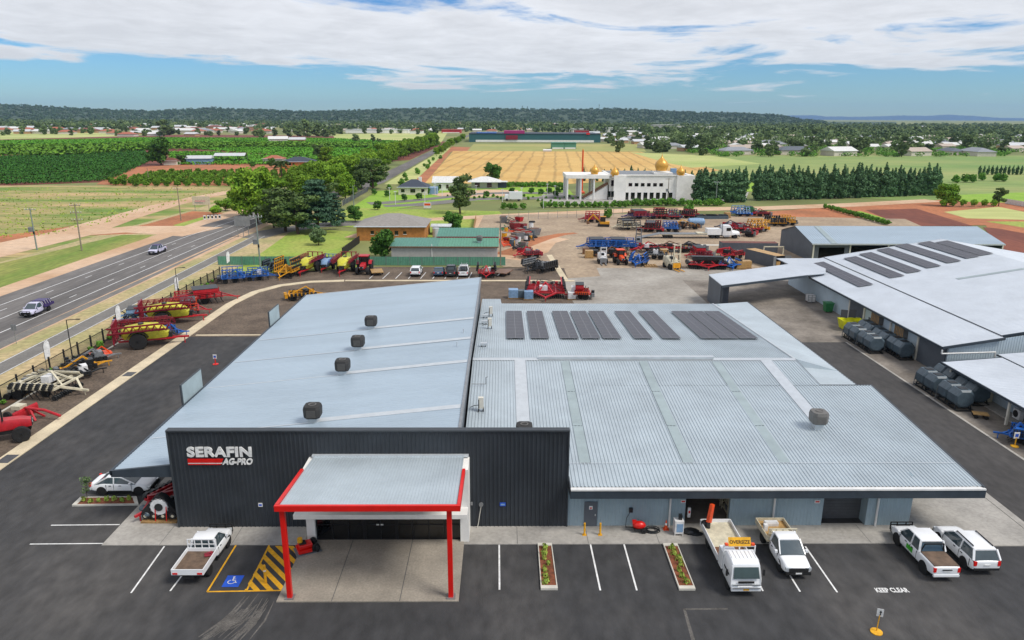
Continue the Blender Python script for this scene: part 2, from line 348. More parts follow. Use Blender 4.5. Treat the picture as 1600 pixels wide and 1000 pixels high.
# township grounds round the temple and the houses
sheet('lawn', 'lawn_bright', [(540, 330), (590, 298), (760, 292), (885, 292), (900, 308), (700, 316), (560, 334)], .04)
sheet('lawn', 'lawn_bright', [(1160, 292), (1185, 280), (1215, 290), (1200, 300), (1162, 299)], .05)
sheet('lawn', 'lawn', [(440, 345), (560, 325), (780, 330), (790, 340), (640, 345), (600, 360)], .05)
sheet('lawn', 'lawn', [(330, 420), (395, 372), (440, 356), (565, 362), (545, 395), (560, 412), (560, 424), (330, 428)], .04)
sheet('lawn', 'lawn', [(668, 372), (672, 345), (742, 342), (738, 366), (728, 372)], .06)
sheet('dirt_drive', 'dirt_pale', [(738, 372), (745, 340), (785, 340), (790, 372), (788, 415), (770, 415)], .05)
ribbon('temple_drive', 'path_asphalt', [(600, 322), (650, 320), (740, 311), (850, 309), (960, 308), (1090, 308)], [5, 8, 9, 8, 8, 7], .06)
ribbon('temple_drive', 'path_asphalt', [(576, 318), (600, 317), (660, 312), (740, 303), (800, 301), (880, 302)], [8, 7, 6, 6, 8, 6], .07)
sheet('temple_forecourt', 'concrete', [(830, 310), (870, 300), (900, 306), (1100, 306), (1170, 300), (1165, 313), (880, 320)], .05)
sheet('forecourt', 'dirt_pale', [(670, 303), (760, 296), (810, 297), (808, 306), (700, 309)], .05)
ribbon('gravel_road', 'dirt_pale', [(560, 372), (640, 345), (790, 337), (1000, 328), (1200, 325), (1330, 320), (1460, 313)], [8, 8, 8, 9, 9, 9, 8], .055)
ribbon('side_street', 'path_asphalt', [(395, 372), (425, 362), (490, 352), (600, 346)], [6, 8, 9, 9], .06)
ribbon('dirt_track', 'dirt_pale', [(-60, 402), (20, 385), (110, 365), (190, 340), (260, 320), (310, 309), (382, 295)], [16, 14, 13, 10, 9, 8, 6], .06)
ribbon('dirt_track', 'dirt_pale', [(110, 366), (200, 358), (260, 359), (318, 362)], [8, 12, 14, 16], .064)
sheet('red_earth', 'dirt_red', [(-40, 372), (20, 366), (120, 352), (200, 330), (215, 334), (150, 352), (60, 376), (-40, 392)], .045)
sheet('red_earth', 'dirt_red', [(140, 368), (230, 350), (300, 330), (345, 332), (375, 335), (330, 350), (280, 362)], .046)
sheet('verge_grass', 'grass_strip', [(-60, 425), (60, 398), (190, 367), (240, 367), (190, 388), (100, 428), (-60, 475)], .05)
sheet('verge_grass', 'lawn', [(270, 352), (320, 338), (352, 338), (340, 347), (300, 358)], .052)
# highway, shoulders, shared path
sheet('highway_verge', 'verge', [(-110, -60), (-52.5, -60), (-52.5, 150), (-60, 260), (-98, 260)], .04, raw=True)
sheet('road_shoulder', 'dirt_pale', [(-85.5, -60), (-62.3, -60), (-64.5, 120), (-64, 260), (-84, 330), (-87.5, 150)], .05, raw=True)
road = sheet('highway', 'highway_asphalt', [(-84, -60), (-64.8, -60), (-66.6, 120), (-67, 200), (-62, 262), (-54, 330), (-56.5, 800), (-40, 2000), (-46, 2000), (-63, 800), (-63, 330), (-75, 262), (-82, 200), (-83, 120)], .06, raw=True)
sheet('shoulder_seal', 'path_asphalt', [(-66.5, -60), (-62.8, -60), (-64.8, 120), (-66.2, 190)], .065, raw=True)
for xs, wd, nm in (((-79.3, -79.4, -78.3, -76), .18, 'edge_line'), ((-69.2, -69.2, -69.6, -69.5), .18, 'edge_line'), ((-73.9, -73.9, -73.9, -72.5), .16, 'centre_line')):
    ribbon(nm, 'paint_white', list(zip(xs, (-60, 95, 180, 225))), wd, .072, road, px=False)
for k, y in enumerate(range(20, 170, 12)):
    ribbon('lane_dash', 'paint_white', [(-71.2, y), (-71.25, y+2.2)], .14, .072, road, px=False)
    ribbon('lane_dash', 'paint_white', [(-76.9, y+3), (-76.9, y+5.2)], .14, .072, road, px=False)
path = sheet('shared_path', 'path_asphalt', [(-60.6, -60), (-57.6, -60), (-58.0, 80), (-59.4, 180), (-62.3, 180), (-60.9, 80)], .065, raw=True)
for a in ((-57.75, -58.12, -59.5), (-60.45, -60.75, -62.2)):
    ribbon('path_edge_line', 'paint_white', [(a[0], -60), (a[1], 80), (a[2], 180)], .12, .07, path, px=False)
# the dealership's own ground
sheet('display_gravel', 'gravel_dark', [(-50.6, -20), (-42.6, -20), (-42.6, 118), (-38, 127), (-30, 128.5), (25, 128.5), (25, 141), (-25, 142), (-51.2, 133)], .05, raw=True)
sheet('back_gravel', 'gravel_dark', [(-43, 94), (12, 94), (12, 129.5), (-31, 129.5), (-39, 127), (-43, 119)], .055, raw=True)
sheet('yard', 'gravel_yard', [(12, 94), (60, 94), (62, 150), (110, 170), (120, 215), (30, 226), (-6, 220), (-8, 165), (0, 142), (12, 141)], .05, raw=True)
sheet('yard_slab', 'yard_concrete', [G(877, 436)[:2], G(938, 432)[:2], G(932, 419)[:2], G(1105, 420)[:2], G(1200, 424)[:2], (60, 94), (12, 94)], .06, raw=True)
ribbon('rutted_earth', 'dirt_red', [(785, 398), (800, 392), (826, 382), (850, 372), (878, 366), (900, 364)], [5, 4, 3, 4, 3, 2], .062)
ribbon('rutted_earth', 'dirt_pale', [(790, 404), (830, 392), (850, 378), (880, 372)], [9, 8, 6, 4], .058)
ribbon('yard_kerb', 'kerb', [(858, 398), (883, 437)], 1.2, .066)
ribbon('yard_kerb', 'kerb_white', [(1003, 381.5), (1135, 383)], 1.6, .066)
carpark = sheet('carpark', 'asphalt', [(-42.7, -20), (80, -20), (80, 44.4), (39, 44.4), (39, 92), (-5, 94.3), (-43, 94.3)], .06, raw=True)
sheet('driveway', 'driveway_asphalt', [(38.8, 44.2), (45.9, 44.2), (45.9, 92), (30, 92), (36.5, 60)], .066, raw=True)
sheet('service_slab', 'slab_stained', [(45.9, 38), (80, 38), (80, 130), (33, 130), (33, 92), (45.9, 92)], .064, raw=True)
sheet('side_slab', 'concrete', [(30, 44.25), (38.2, 44.25), (38.2, 72), (30, 72)], .07, raw=True)
k = struct(MB().box(38.2, 38.8, 44.2, 80, 0, .1).build('kerb', 'concrete')); struct(MB().box(45.8, 46.05, 38, 92, 0, .09).build('kerb', 'concrete'))
def kerbline(pts, wd):
    P_ = [Vector((x, y, 0)) for x, y in pts]; mb = MB(); rings = []
    for i, p in enumerate(P_):
        a = P_[max(i-1, 0)]; b = P_[min(i+1, len(P_)-1)]; d = (b-a).normalized(); n = Vector((-d.y, d.x, 0))*wd/2
        rings.append([p-n, p+n, p+n+Vector((0, 0, .13)), p-n+Vector((0, 0, .13))])
    return struct(mb.loft(rings).build('kerb', 'kerb'))
kerbline([(-43.1, -15), (-43.2, 60), (-43.4, 112), (-42.2, 120), (-39.5, 125), (-35, 128), (-29, 129)], 1.5)
kerbline([(-28.8, 129.1), (0, 129.3), (13, 129.3)], .9)
pl = sheet('drain_grate', 'roller_grey', [(-43.7, 57), (-42.6, 57), (-42.6, 58.6), (-43.7, 58.6)], .136, raw=True)
sheet('drain_grate', 'roller_grey', [(-43.8, 78.6), (-42.7, 78.6), (-42.7, 80), (-43.8, 80)], .136, raw=True)
ribbon('joint_strip', 'kerb', [(-42, 95), (-30, 95.2), (-27, 95.2)], .5, .07, px=False)
sheet('mulch_bed', 'mulch', [(-53, -20), (-50.7, -20), (-51.3, 133), (-53, 133)], .06, raw=True)
struct(MB().box(-50.75, -50.55, -20, 118, 0, .14).build('bed_edging', 'kerb_white'))
# paving round the buildings
struct(MB().box(-28, 30, 44.6, 47.2, 0, .12).build('pavement', 'concrete')); struct(MB().box(-28, -23.3, 47.2, 98, 0, .12).build('pavement', 'concrete'))
struct(MB().box(30, 38.2, 44.3, 46.4, 0, .11).build('pavement', 'concrete'))
ap = struct(MB().box(-14, -2.75, 38.4, 47.3, 0, .135).build('entrance_apron', 'apron_concrete'))
for x in (-10.6, -6.4): ribbon('control_joint', 'roller_grey', [(x, 38.42), (x, 47)], .04, .139, ap, px=False)
for x in (-24, -19, 1, 6, 11, 16, 21, 26):
    ribbon('control_joint', 'roller_grey', [(x, 44.62), (x, 47)], .03, .124, px=False)
# bay markings
def line(a, b, m='paint_white', wd=.11, z=.074, nm='bay_line'): return ribbon(nm, m, [a, b], wd, z, carpark, px=False)
def gpx(x, y): p = G(x, y); return p.x, p.y
for a, b in (((257, 855), (205, 928)), ((318, 857), (266, 925)), ((780, 852.5), (780.5, 923)), ((922.5, 852), (938, 924)), ((975, 852), (995, 924)), ((1155, 853), (1192, 925)), ((1206, 855), (1250, 926)), ((1258, 855), (1308, 927)),
             ((80, 822), (187, 821)), ((47, 851.5), (161, 850.5))):
    line(gpx(*a), gpx(*b))
for a, b in (((369, 853), (324, 926)), ((421, 853), (385, 925)), ((324, 926), (442, 924))): line(gpx(*a), gpx(*b), 'paint_yellow', .12)
BAYX = gpx(421, 853)[0]
def clip(poly, ax, lim, keep_less):
    out = []
    for i in range(len(poly)):
        p, q = poly[i-1], poly[i]; ip = (p[ax] <= lim) == keep_less; iq = (q[ax] <= lim) == keep_less
        if ip != iq: f_ = (lim-p[ax])/(q[ax]-p[ax]); out.append((p[0]+(q[0]-p[0])*f_, p[1]+(q[1]-p[1])*f_))
        if iq: out.append(q)
    return out
for k in range(-4, 8):                                  # hatched bay clipped to its rectangle
    pl_ = [(BAYX, 44.5-k*.95), (-14.03, 41.9-k*.95), (-14.03, 41.42-k*.95), (BAYX, 44.02-k*.95)]
    for ax, lim, less in ((1, 44.5, True), (1, 39.55, False)):
        if pl_: pl_ = clip(pl_, ax, lim, less)
    if len(pl_) > 2: sheet('hatch_stripe', 'paint_yellow', pl_, .078, carpark, raw=True)
sheet('accessible_bay_patch', 'paint_blue', [(356, 899), (382, 899), (372, 917), (346, 917)], .078, carpark)
def flatmesh(me, name, m, loc, rz, par=None, sc=(1, 1)):
    o = link(me, name, m, par); o.location = loc; o.rotation_euler = (0, 0, rz); o.scale = (sc[0], sc[1], 1); return o
mb = MB(); c = Vector((0, 0, 0))
def arc(mb, cx, cy, r, t0, t1, wd, n=20):
    for i in range(n):
        a, b = R(t0+(t1-t0)*i/n), R(t0+(t1-t0)*(i+1)/n)
        mb.add([(cx+(r-wd)*math.cos(a), cy+(r-wd)*math.sin(a), 0), (cx+r*math.cos(a), cy+r*math.sin(a), 0), (cx+r*math.cos(b), cy+r*math.sin(b), 0), (cx+(r-wd)*math.cos(b), cy+(r-wd)*math.sin(b), 0)], [(0, 1, 2, 3)])
def seg(mb, a, b, wd):
    a, b = Vector((*a, 0)), Vector((*b, 0)); d = (b-a).normalized(); n = Vector((-d.y, d.x, 0))*wd/2; mb.add([a-n, b-n, b+n, a+n], [(0, 1, 2, 3)])
arc(mb, -.03, -.16, .22, 110, 350, .045); arc(mb, -.02, .37, .065, 0, 360, .064); seg(mb, (-.02, .29), (0, -.05), .07); seg(mb, (-.01, .15), (.14, .15), .045)
seg(mb, (-.02, -.03), (.17, -.03), .06); seg(mb, (.16, -.02), (.23, -.28), .055); seg(mb, (.22, -.27), (.3, -.24), .045)
p = G(364, 908.5); flatmesh(mb.mesh('wheelchair_symbol', fix=False), 'wheelchair_symbol', 'paint_white', (p.x, p.y, .083), 0, carpark, (1.15, .95))
p = G(1370, 927); flatmesh(textmesh('KEEP CLEAR', .62, 0, .018, sx=.80), 'keep_clear_lettering', 'paint_white', (p.x, p.y, .078), 0, carpark, (.78, 1.0))
# tyre scuffs and trench seams in the seal: thin darker and lighter repairs
mat('seal_pale', '#5f5c58', .95, var=.2, scale=.8, fine=.3); mat('seal_dark', '#2b2b2c', .85, var=.2, scale=.6, fine=.2)
sheet('pale_seal_seam', 'seal_pale', [(1070, 950.5), (1137, 950), (1137, 952.5), (1070, 953)], .068, carpark)
sheet('pale_seal_seam', 'seal_pale', [(1067, 951), (1071, 951), (1086, 1000), (1080, 1000)], .068, carpark)
rg = random.Random(5)
for k in range(26):                       # dusty wheel streaks fanning out of the entrance bay
    f_ = rg.random(); a = (372+f_*58+rg.uniform(-4, 4), 930+rg.uniform(-3, 22)); b = (296+f_*92+rg.uniform(-8, 8), 1004-rg.random()*rg.uniform(0, 30)); m_ = ((a[0]+b[0])/2+5, (a[1]+b[1])/2)
    ribbon('dusty_streak', 'seal_pale', [a, m_, b], [.03, rg.uniform(.08, .2), .05], .066+k*.0001, carpark)
for k in range(3):                       # small turning scuff
    pts_ = [(27.5+(2.4+k*.4)*math.cos(R(190+130*q/14)), 35.2+(2.4+k*.4)*.8*math.sin(R(190+130*q/14))) for q in range(15)]; ribbon('tyre_scuff', 'seal_dark', pts_, .07, .0672+k*.0002, carpark, px=False)
# hills
def ridge(name, m, Y, prof, depth, bump, sd):
    rnd = random.Random(sd); mb = MB(); n = 220; xs = [prof[0][0]+(prof[-1][0]-prof[0][0])*i/n for i in range(n+1)]; top = []
    for x in xs:
        for (a, ya), (b, yb) in zip(prof, prof[1:]):
            if a <= x <= b+1e-6: top.append(ya+(yb-ya)*(x-a)/(b-a)+rnd.uniform(-bump, bump)); break
    rows = []
    for q, (dy, hf) in enumerate(((-depth, -.02), (-depth*.6, .3), (-depth*.3, .68), (0, 1), (depth*.5, .7), (depth, 0))):
        row = []
        for x, t in zip(xs, top):
            p = D(x, t, Y); row.append((p.x*(Y+dy)/Y, Y+dy, max(p.z, 2)*hf*(1+rnd.uniform(-.04, .04))))
        rows.append(row)
    vs = [p for r_ in rows for p in r_]; k = n+1
    mb.add(vs, [(a*k+i, a*k+i+1, (a+1)*k+i+1, (a+1)*k+i) for a in range(len(rows)-1) for i in range(n)])
    return struct(mb.build(name, m, smooth=60))
RIDGE = [(-300, 162), (0, 164), (60, 166), (170, 172), (240, 174), (330, 169), (400, 172), (480, 175), (560, 173), (640, 170), (720, 169), (800, 171), (860, 172), (960, 170), (1060, 175), (1170, 178), (1215, 180), (1250, 187), (1300, 192), (1400, 196)]
ridge('hills', 'hill', 4600, RIDGE, 1500, .5, 3)
ridge('distant_range', 'hill_far_hazed', 14000, [(1100, 186), (1200, 182), (1215, 180.5), (1275, 180), (1290, 182), (1340, 182.5), (1410, 180.5), (1450, 181), (1480, 179), (1520, 181), (1560, 184), (1640, 185), (1800, 184)], 2500, .15, 5)
# ================================================================== the dealership buildings
def corr(mb, u0, u1, pitch, h, fa, fb, nrm, split=1):
    """ribbed sheet: for each u two end points fa(u), fb(u); ribs lifted along nrm"""
    us = []; n = max(1, round((u1-u0)/pitch)); p = (u1-u0)/n; nrm = Vector(nrm)
    for i in range(n):
        b = u0+i*p; us += [(b, 0), (b+p*.58, 0), (b+p*.68, 1), (b+p*.9, 1)]
    us.append((u1, 0)); k = len(us); rows = []
    for s in range(split+1):
        t = s/split; rows += [Vector(fa(u)).lerp(Vector(fb(u)), t)+nrm*(h*q) for u, q in us]
    return mb.add(rows, [(s*k+i, s*k+i+1, (s+1)*k+i+1, (s+1)*k+i) for s in range(split) for i in range(k-1)])
BX = dict(fix=False)
# ---- showroom
sh = thing('showroom_building', 'long showroom with dark ribbed front wall and pale skillion roof', 'building', (-13, 47, 0))
mb = MB(); corr(mb, -23.5, -13.4, .31, .045, lambda u: (u, 46.9, .1), lambda u: (u, 46.9, 7.66), (0, -1, 0)); corr(mb, -2.7, 4.6, .31, .045, lambda u: (u, 46.9, .1), lambda u: (u, 46.9, 7.66), (0, -1, 0))
corr(mb, -13.4, -2.7, .31, .045, lambda u: (u, 46.9, 5.2), lambda u: (u, 46.9, 7.66), (0, -1, 0)); mb.build('front_cladding', 'clad_dark', sh, True, fix=False)
mb = MB(); mb.box(-23.45, -13.5, 46.92, 47.15, .1, 7.6); mb.box(-2.6, 4.55, 46.92, 47.15, .1, 7.6); mb.box(-13.5, -2.6, 46.92, 47.15, 5, 7.6); mb.build('front_wall', 'clad_dark', sh, True)
MB().box(-23.62, 4.7, 46.78, 47.3, 7.66, 7.78).build('parapet_cap', 'clad_trim', sh, True)
MB().box(-23.62, -23.5, 46.8, 47.2, .1, 7.66).build('corner_trim', 'clad_trim', sh, True); MB().box(4.6, 4.7, 46.8, 47.2, .1, 7.66).build('corner_trim', 'clad_trim', sh, True)
zs = lambda x: 4.5+(x+27.95)*(7.12-4.5)/(27.95-3.2)
mb = MB(); mb.box(-23.3, -23.1, 47.2, 99, 0, 4.8); mb.box(-23.1, -3.4, 98.8, 99, 0, 4.8); mb.box(-3.4, -3.25, 47.35, 99.3, 0, 7.0); mb.build('side_walls', 'shed_grey', sh, True)
mb = MB(); corr(mb, 47.3, 99.7, .4, .022, lambda u: (-27.9, u, zs(-27.9)), lambda u: (-3.25, u, zs(-3.25)), (0, 0, 1)); mb.build('roof_sheet', 'roof_blue', sh, True, fix=False)
mb = MB(); mb.prism([(-27.9, 47.25, zs(-27.9)-.03), (-3.3, 47.25, zs(-3.3)-.03), (-3.3, 47.25, zs(-3.3)-.3), (-23, 47.25, 4.12), (-27.9, 47.25, 4.12)], (0, 52.4, 0)); mb.build('roof_soffit', 'shed_grey', sh, True)
MB().prism([(-28.02, 47.02, 4.06), (-23.64, 47.02, 4.06), (-23.64, 47.02, zs(-23.6)+.05), (-28.02, 47.02, zs(-28)+.05)], (0, .2, 0)).build('canopy_fascia', 'fascia_dark', sh, True)
MB().box(-28.1, -27.92, 47.02, 99.8, 4.2, 4.55).build('gutter', 'fascia_dark', sh, True)
MB().box(-3.28, -3.1, 47.3, 99.8, 6.6, 7.2).build('high_edge_capping', 'steel', sh, True); MB().prism([(-28, 99.72, 4.3), (-3.2, 99.72, 6.9), (-3.2, 99.72, 7.18), (-28, 99.72, 4.56)], (0, .12, 0)).build('barge_capping', 'flashing', sh, True)
COOL = (78.5, 70.9, 63.6, 52.7)
for y in COOL:
    o = MB().prism([(-14.6, y-.3, zs(-14.6)+.03), (-3.35, y-.3, zs(-3.35)+.03), (-3.35, y+.45, zs(-3.35)+.03), (-14.6, y+.45, zs(-14.6)+.03)], (0, 0, .02)).build('flashing_tray', 'flashing', sh, True)
    MB().prism([(-27.6, y-.35, zs(-27.6)+.026), (-14.7, y-.35, zs(-14.7)+.026), (-14.7, y-.22, zs(-14.7)+.026), (-27.6, y-.22, zs(-27.6)+.026)], (0, 0, .015)).build('lap_seam', 'flashing', sh, True)
for y0, y1 in ((59.4, 63.8), (83.9, 87.9)):
    pn = MB().box(-28.22, -28.1, y0, y1, 4.1, 6.35).build('blade_panel', 'clad_trim', sh, True); MB().box(-28.098, -28.07, y0+.15, y1-.12, 4.3, 6.28).build('panel_face', 'skylight', pn, True)
for (x, y) in ((-4.2, 73), (-4.6, 68.5)): MB().tube((x, y, zs(x)-.02), (x, y, zs(x)+.5), .06, 8).build('vent_pipe', 'flashing', sh, True)
# glazed entrance block
mb = MB(); mb.box(-13.75, -13.15, 44.9, 46.9, .12, 5.7); mb.box(-3.0, -2.4, 44.9, 46.9, .12, 5.7); mb.box(-13.15, -3.0, 44.9, 46.9, 5.3, 5.7); mb.build('entrance_surround', 'white_render', sh, True)
MB().box(-14.3, -2.45, 43.9, 45.15, 2.5, 2.85).build('entrance_ledge', 'white_render', sh, True, bevel=.02)
mb = MB(); mb.box(-13.1, -3.05, 46.3, 46.4, .14, 5.3); mb.build('entrance_backing', 'interior_dark', sh, True)
xs = [-13.15+i*(10.15/9) for i in range(10)]
for a, b in zip(xs, xs[1:]):
    for z0, z1 in ((.16, 1.28), (1.32, 2.48), (2.9, 4.1), (4.15, 5.3)): MB().box(a+.03, b-.03, 45.22, 45.24, z0, z1).build('pane', 'glass_dark', sh, True)
mb = MB()
for i, x in enumerate(xs): mb.box(x-(.12 if i in (3, 5) else .035), x+(.12 if i in (3, 5) else .035), 45.16, 45.28, .14, 5.3)
for z in (.14, 1.3, 2.46, 2.88, 4.12): mb.box(-13.15, -3, 45.17, 45.27, z-.02, z+.03)
mb.build('window_frame', 'black_frame', sh, True)
for x in (-8.9, -8.6): MB().box(x, x+.18, 45.08, 45.14, 1.32, 1.4).build('door_handle', 'white_paint_metal', sh, True)
MB().box(-2.35, -2.2, 46.6, 46.75, 2.0, 2.2).build('wall_light', 'steel', sh, True)
def wsign(nm, label, x, y, z, wx, hz, m, m2=None, rot=0):
    t = thing(nm, label, 'sign', (x, y, z), rot); MB().box(-wx/2, wx/2, -.03, 0, 0, hz).build('plate', m, t)
    if m2: MB().box(-wx*.36, wx*.36, -.037, -.031, hz*.25, hz*.7).build('symbol', m2, t)
    return t
p = D(407, 792, 46.8); wsign('wall_notice', 'small blue and white square notice on dark cladding left of entrance', p.x, 46.84, p.z, .3, .3, 'paint_white', 'paint_blue')
p = D(785.5, 791, 46.8); wsign('wall_notice', 'small blue notice on dark cladding right of the entrance', p.x, 46.84, p.z, .42, .28, 'paint_blue', 'm_pblue')
hs_ = thing('hose_reel', 'white wall tap with hanging hose beside the entrance corner', 'hose', (-1.6, 46.85, 0)); MB().tube((0, -.12, 1.95), (0, 0, 1.95), .16, 12).build('reel', 'steel', hs_); MB().path([(0, -.08, 1.8), (-.1, -.1, 1.2), (-.2, -.12, .5), (-.28, -.2, .14)], .025).build('hose', 'pipe_cream', hs_)
# ---- shop sign
sg = thing('wall_sign', 'large white lettering with red stripe on the dark front wall', 'sign', (-22.35, 46.84, 5.1))
def letters(txt, size, x, z, m, wx, off, shear=0., sp=1.):
    me = textmesh(txt, size, .04, off, shear, spacing=sp); xs_ = [v.co.x for v in me.vertices]; k = wx/(max(xs_)-min(xs_)); me.transform(Matrix.Translation((-min(xs_), 0, 0))); me.transform(Matrix.Diagonal((k, 1, 1, 1)))
    me.transform(Matrix.Rotation(R(90), 4, 'X')); o = link(me, 'lettering', m, sg); o.location = (x, -.05, z); return o
letters('SERAFIN', 1.0, .05, .70, 'paint_white', 4.55, .042, 0., 1.06); letters('AG-PRO', .64, 2.45, .08, 'paint_white', 2.15, .026, .25, 1.04)
MB().prism([(.05, -.09, .22), (2.42, -.09, .22), (2.56, -.09, .5), (.05, -.09, .5)], (0, .08, 0)).build('red_stripe', 'red_paint', sg)
MB().prism([(.05, -.09, .06), (2.34, -.09, .06), (2.39, -.09, .14), (.05, -.09, .14)], (0, .08, 0)).build('red_stripe', 'red_paint', sg)
MB().box(.05, 2.45, -.088, -.02, .15, .2).build('white_stripe', 'paint_white', sg)
# ---- entrance canopy on red posts
ca = thing('entrance_canopy', 'entrance canopy with pale ribbed roof, red beams and two tall red posts', 'canopy', (-8.1, 38.8, 0))
for x in (-13.25, -3.25):
    p_ = MB().box(x-.15, x+.15, 38.65, 38.95, .13, 6.35).build('post', 'red_paint', ca, True, bevel=.02); MB().cb(x, 38.8, .165, .55, .55, .06).build('base_plate', 'steel', p_, True).location = (0, 0, 0)
for x in (-13.6, -2.75): MB().prism([(x, 38.62, 6.35), (x, 44.2, 5.85), (x, 44.2, 6.17), (x, 38.62, 6.72)], (.2, 0, 0)).build('side_beam', 'red_paint', ca, True)
MB().box(-13.6, -2.55, 38.4, 38.6, 6.34, 6.72).build('front_beam', 'red_paint', ca, True, bevel=.01)
mb = MB(); corr(mb, -13.38, -2.77, .2, .028, lambda u: (u, 38.6, 6.6), lambda u: (u, 46.75, 5.82), (0, 0, 1)); mb.build('roof_sheet', 'roof_white', ca, True, fix=False)
MB().prism([(-13.36, 38.65, 6.35), (-13.36, 46.7, 5.7), (-13.36, 46.7, 5.79), (-13.36, 38.65, 6.55)], (10.56, 0, 0)).build('soffit', 'white_render', ca, True)
MB().box(-13.5, -2.45, 46.62, 46.85, 5.8, 5.95).build('back_flashing', 'flashing', ca, True)
# ---- rooftop coolers
def cooler(x, y, z, label, dark=True, base=.45):
    t = thing('evaporative_cooler', label, 'cooler', (x, y, z), group='rooftop coolers')
    MB().box(-.36, .36, -.36, .36, -.25, base).build('duct', 'flashing', t)
    m_ = 'cooler_dark' if dark else 'cooler_grey'
    r_ = [[(sx*a, sy*a if abs(sx) != abs(sy) else sy*a, zz_) for sx, sy in ((1, .62), (.62, 1), (-.62, 1), (-1, .62), (-1, -.62), (-.62, -1), (.62, -1), (1, -.62))] for a, zz_ in ((.58, base-.03), (.64, base+.12), (.66, base+.7), (.6, base+.95), (.34, base+.97))]
    b_ = MB().loft(r_).build('housing', m_, t)
    mb = MB()
    for k in range(7): mb.box(-.36, .36, -.675, -.63, base+.12+k*.09, base+.15+k*.09)
    mb.build('louvre', 'cooler_grey', b_); MB().lathe([(.3, 0), (.32, .05), (.25, .06), (.23, .0)], (0, 0, base+.96), 16).build('top_ring', 'cooler_grey', b_); return t
for y, nm in zip(COOL, ('farthest of the four on the showroom roof', 'second farthest of the four on the showroom roof', 'third farthest of the four on the showroom roof', 'nearest of the four on the showroom roof')):
    cooler(-14.9, y, zs(-14.9), 'dark grey cooler box, '+nm)
# ---- warehouse
zf = lambda y: 3.85+(y-45.8)*.0795          # front slope
zb = lambda y: 5.65-(y-68.5)*.06            # back slope
wh = thing('warehouse_building', 'wide warehouse with ribbed pale metal roof and blue grey front wall', 'building', (17, 47, 0))
mb = MB()
for a, b in ((4.7, 13.3), (16.55, 23.4), (26.65, 29.9)): corr(mb, a, b, .25, .02, lambda u: (u, 46.95, .1), lambda u: (u, 46.95, 3.75), (0, -1, 0)); mb.box(a, b, 46.96, 47.2, .1, 3.75)
mb.box(13.3, 16.55, 46.96, 47.2, 3.1, 3.75); mb.box(23.4, 26.65, 46.96, 47.2, 2.9, 3.75)
mb.build('front_wall', 'wall_teal', wh, True, fix=False)
mb = MB(); mb.box(29.7, 29.88, 47.2, 97, .0, 4.0); mb.box(-3, 29.7, 96.8, 97, 0, 3.8); mb.build('side_walls', 'wall_teal', wh, True)
mb = MB(); mb.box(12.2, 17.8, 47.2, 58, .02, .11); mb.box(12.2, 12.3, 47.2, 58, .1, 3.7); mb.box(17.7, 17.8, 47.2, 58, .1, 3.7); mb.box(12.2, 17.8, 58, 58.1, .1, 3.7); mb.build('store_interior', 'slab_stained', wh, True)
o = MB().box(23.3, 26.7, 47.9, 47.96, .1, 2.9)
for k in range(22): o.box(23.32, 26.68, 47.87, 47.9, .12+k*.128, .2+k*.128)
o.build('roller_door', 'roller_grey', wh, True); mb = MB(); mb.box(23.25, 23.39, 47.2, 47.95, .1, 2.95); mb.box(26.66, 26.8, 47.2, 47.95, .1, 2.95); mb.build('door_reveal', 'wall_teal', wh, True)['kind'] = 'stuff'
dr = MB().box(5.9, 6.85, 46.86, 46.93, .12, 2.1).build('door', 'shed_grey', wh, True); MB().box(6.68, 6.74, 46.8, 46.86, 1.0, 1.12).build('handle', 'white_paint_metal', dr, True); MB().box(6.25, 6.5, 46.845, 46.858, 1.5, 1.78).build('notice', 'paint_white', dr, True); MB().box(6.31, 6.44, 46.838, 46.844, 1.55, 1.68).build('notice_mark', 'red_paint', dr, True)
for x in (12.15, 19.75, 27.35): MB().path([(x+.1, 46.0, 3.4), (x, 46.82, 3.1), (x, 46.82, .12)], .08, 8).build('downpipe', 'white_paint_metal', wh, True, smooth=50)
mb = MB(); corr(mb, 4.75, 34.0, .27, .06, lambda u: (u, 45.85, zf(45.85)), lambda u: (u, 62.4, zf(62.4)), (0, 0, 1)); corr(mb, -3.05, 4.75, .27, .06, lambda u: (u, 47.3, zf(47.3)), lambda u: (u, 68.5, zf(68.5)), (0, 0, 1)); corr(mb, 4.75, 29.3, .27, .06, lambda u: (u, 62.4, zf(62.4)), lambda u: (u, 68.5, zf(68.5)), (0, 0, 1))
mb.build('front_roof', 'roof_white', wh, True, fix=False)
mb = MB(); corr(mb, -3.05, 29.3, .24, .05, lambda u: (u, 68.5, zb(68.5)), lambda u: (u, 97.6 if u > -.3 else 101, zb(97.6 if u > -.3 else 101)), (0, 0, 1)); mb.build('back_roof', 'roof_white', wh, True, fix=False)
mb = MB(); corr(mb, 62.6, 97.6, .5, .02, lambda u: (29.3, u, 4.75 if u < 69 else zb(u)-.04), lambda u: (34.1, u, 4.2), (0, 0, 1)); mb.build('side_roof', 'roof_white', wh, True, fix=False)
MB().prism([(29.28, 62.5, zf(62.5)+.06), (29.28, 68.5, 5.71), (29.28, 68.5, 4.6), (29.28, 62.5, 4.5)], (.06, 0, 0)).build('step_wall', 'clad_trim', wh, True)
MB().box(29.3, 34.1, 62.42, 62.55, 4.2, 5.22).build('step_wall', 'clad_trim', wh, True); MB().box(34.05, 34.2, 62.5, 97.7, 3.9, 4.22).build('gutter', 'clad_trim', wh, True)
MB().prism([(33.98, 45.7, zf(45.7)+.08), (33.98, 62.5, zf(62.5)+.08), (33.98, 62.5, zf(62.5)-.3), (33.98, 45.7, zf(45.7)-.3)], (.16, 0, 0)).build('barge_capping', 'clad_trim', wh, True)
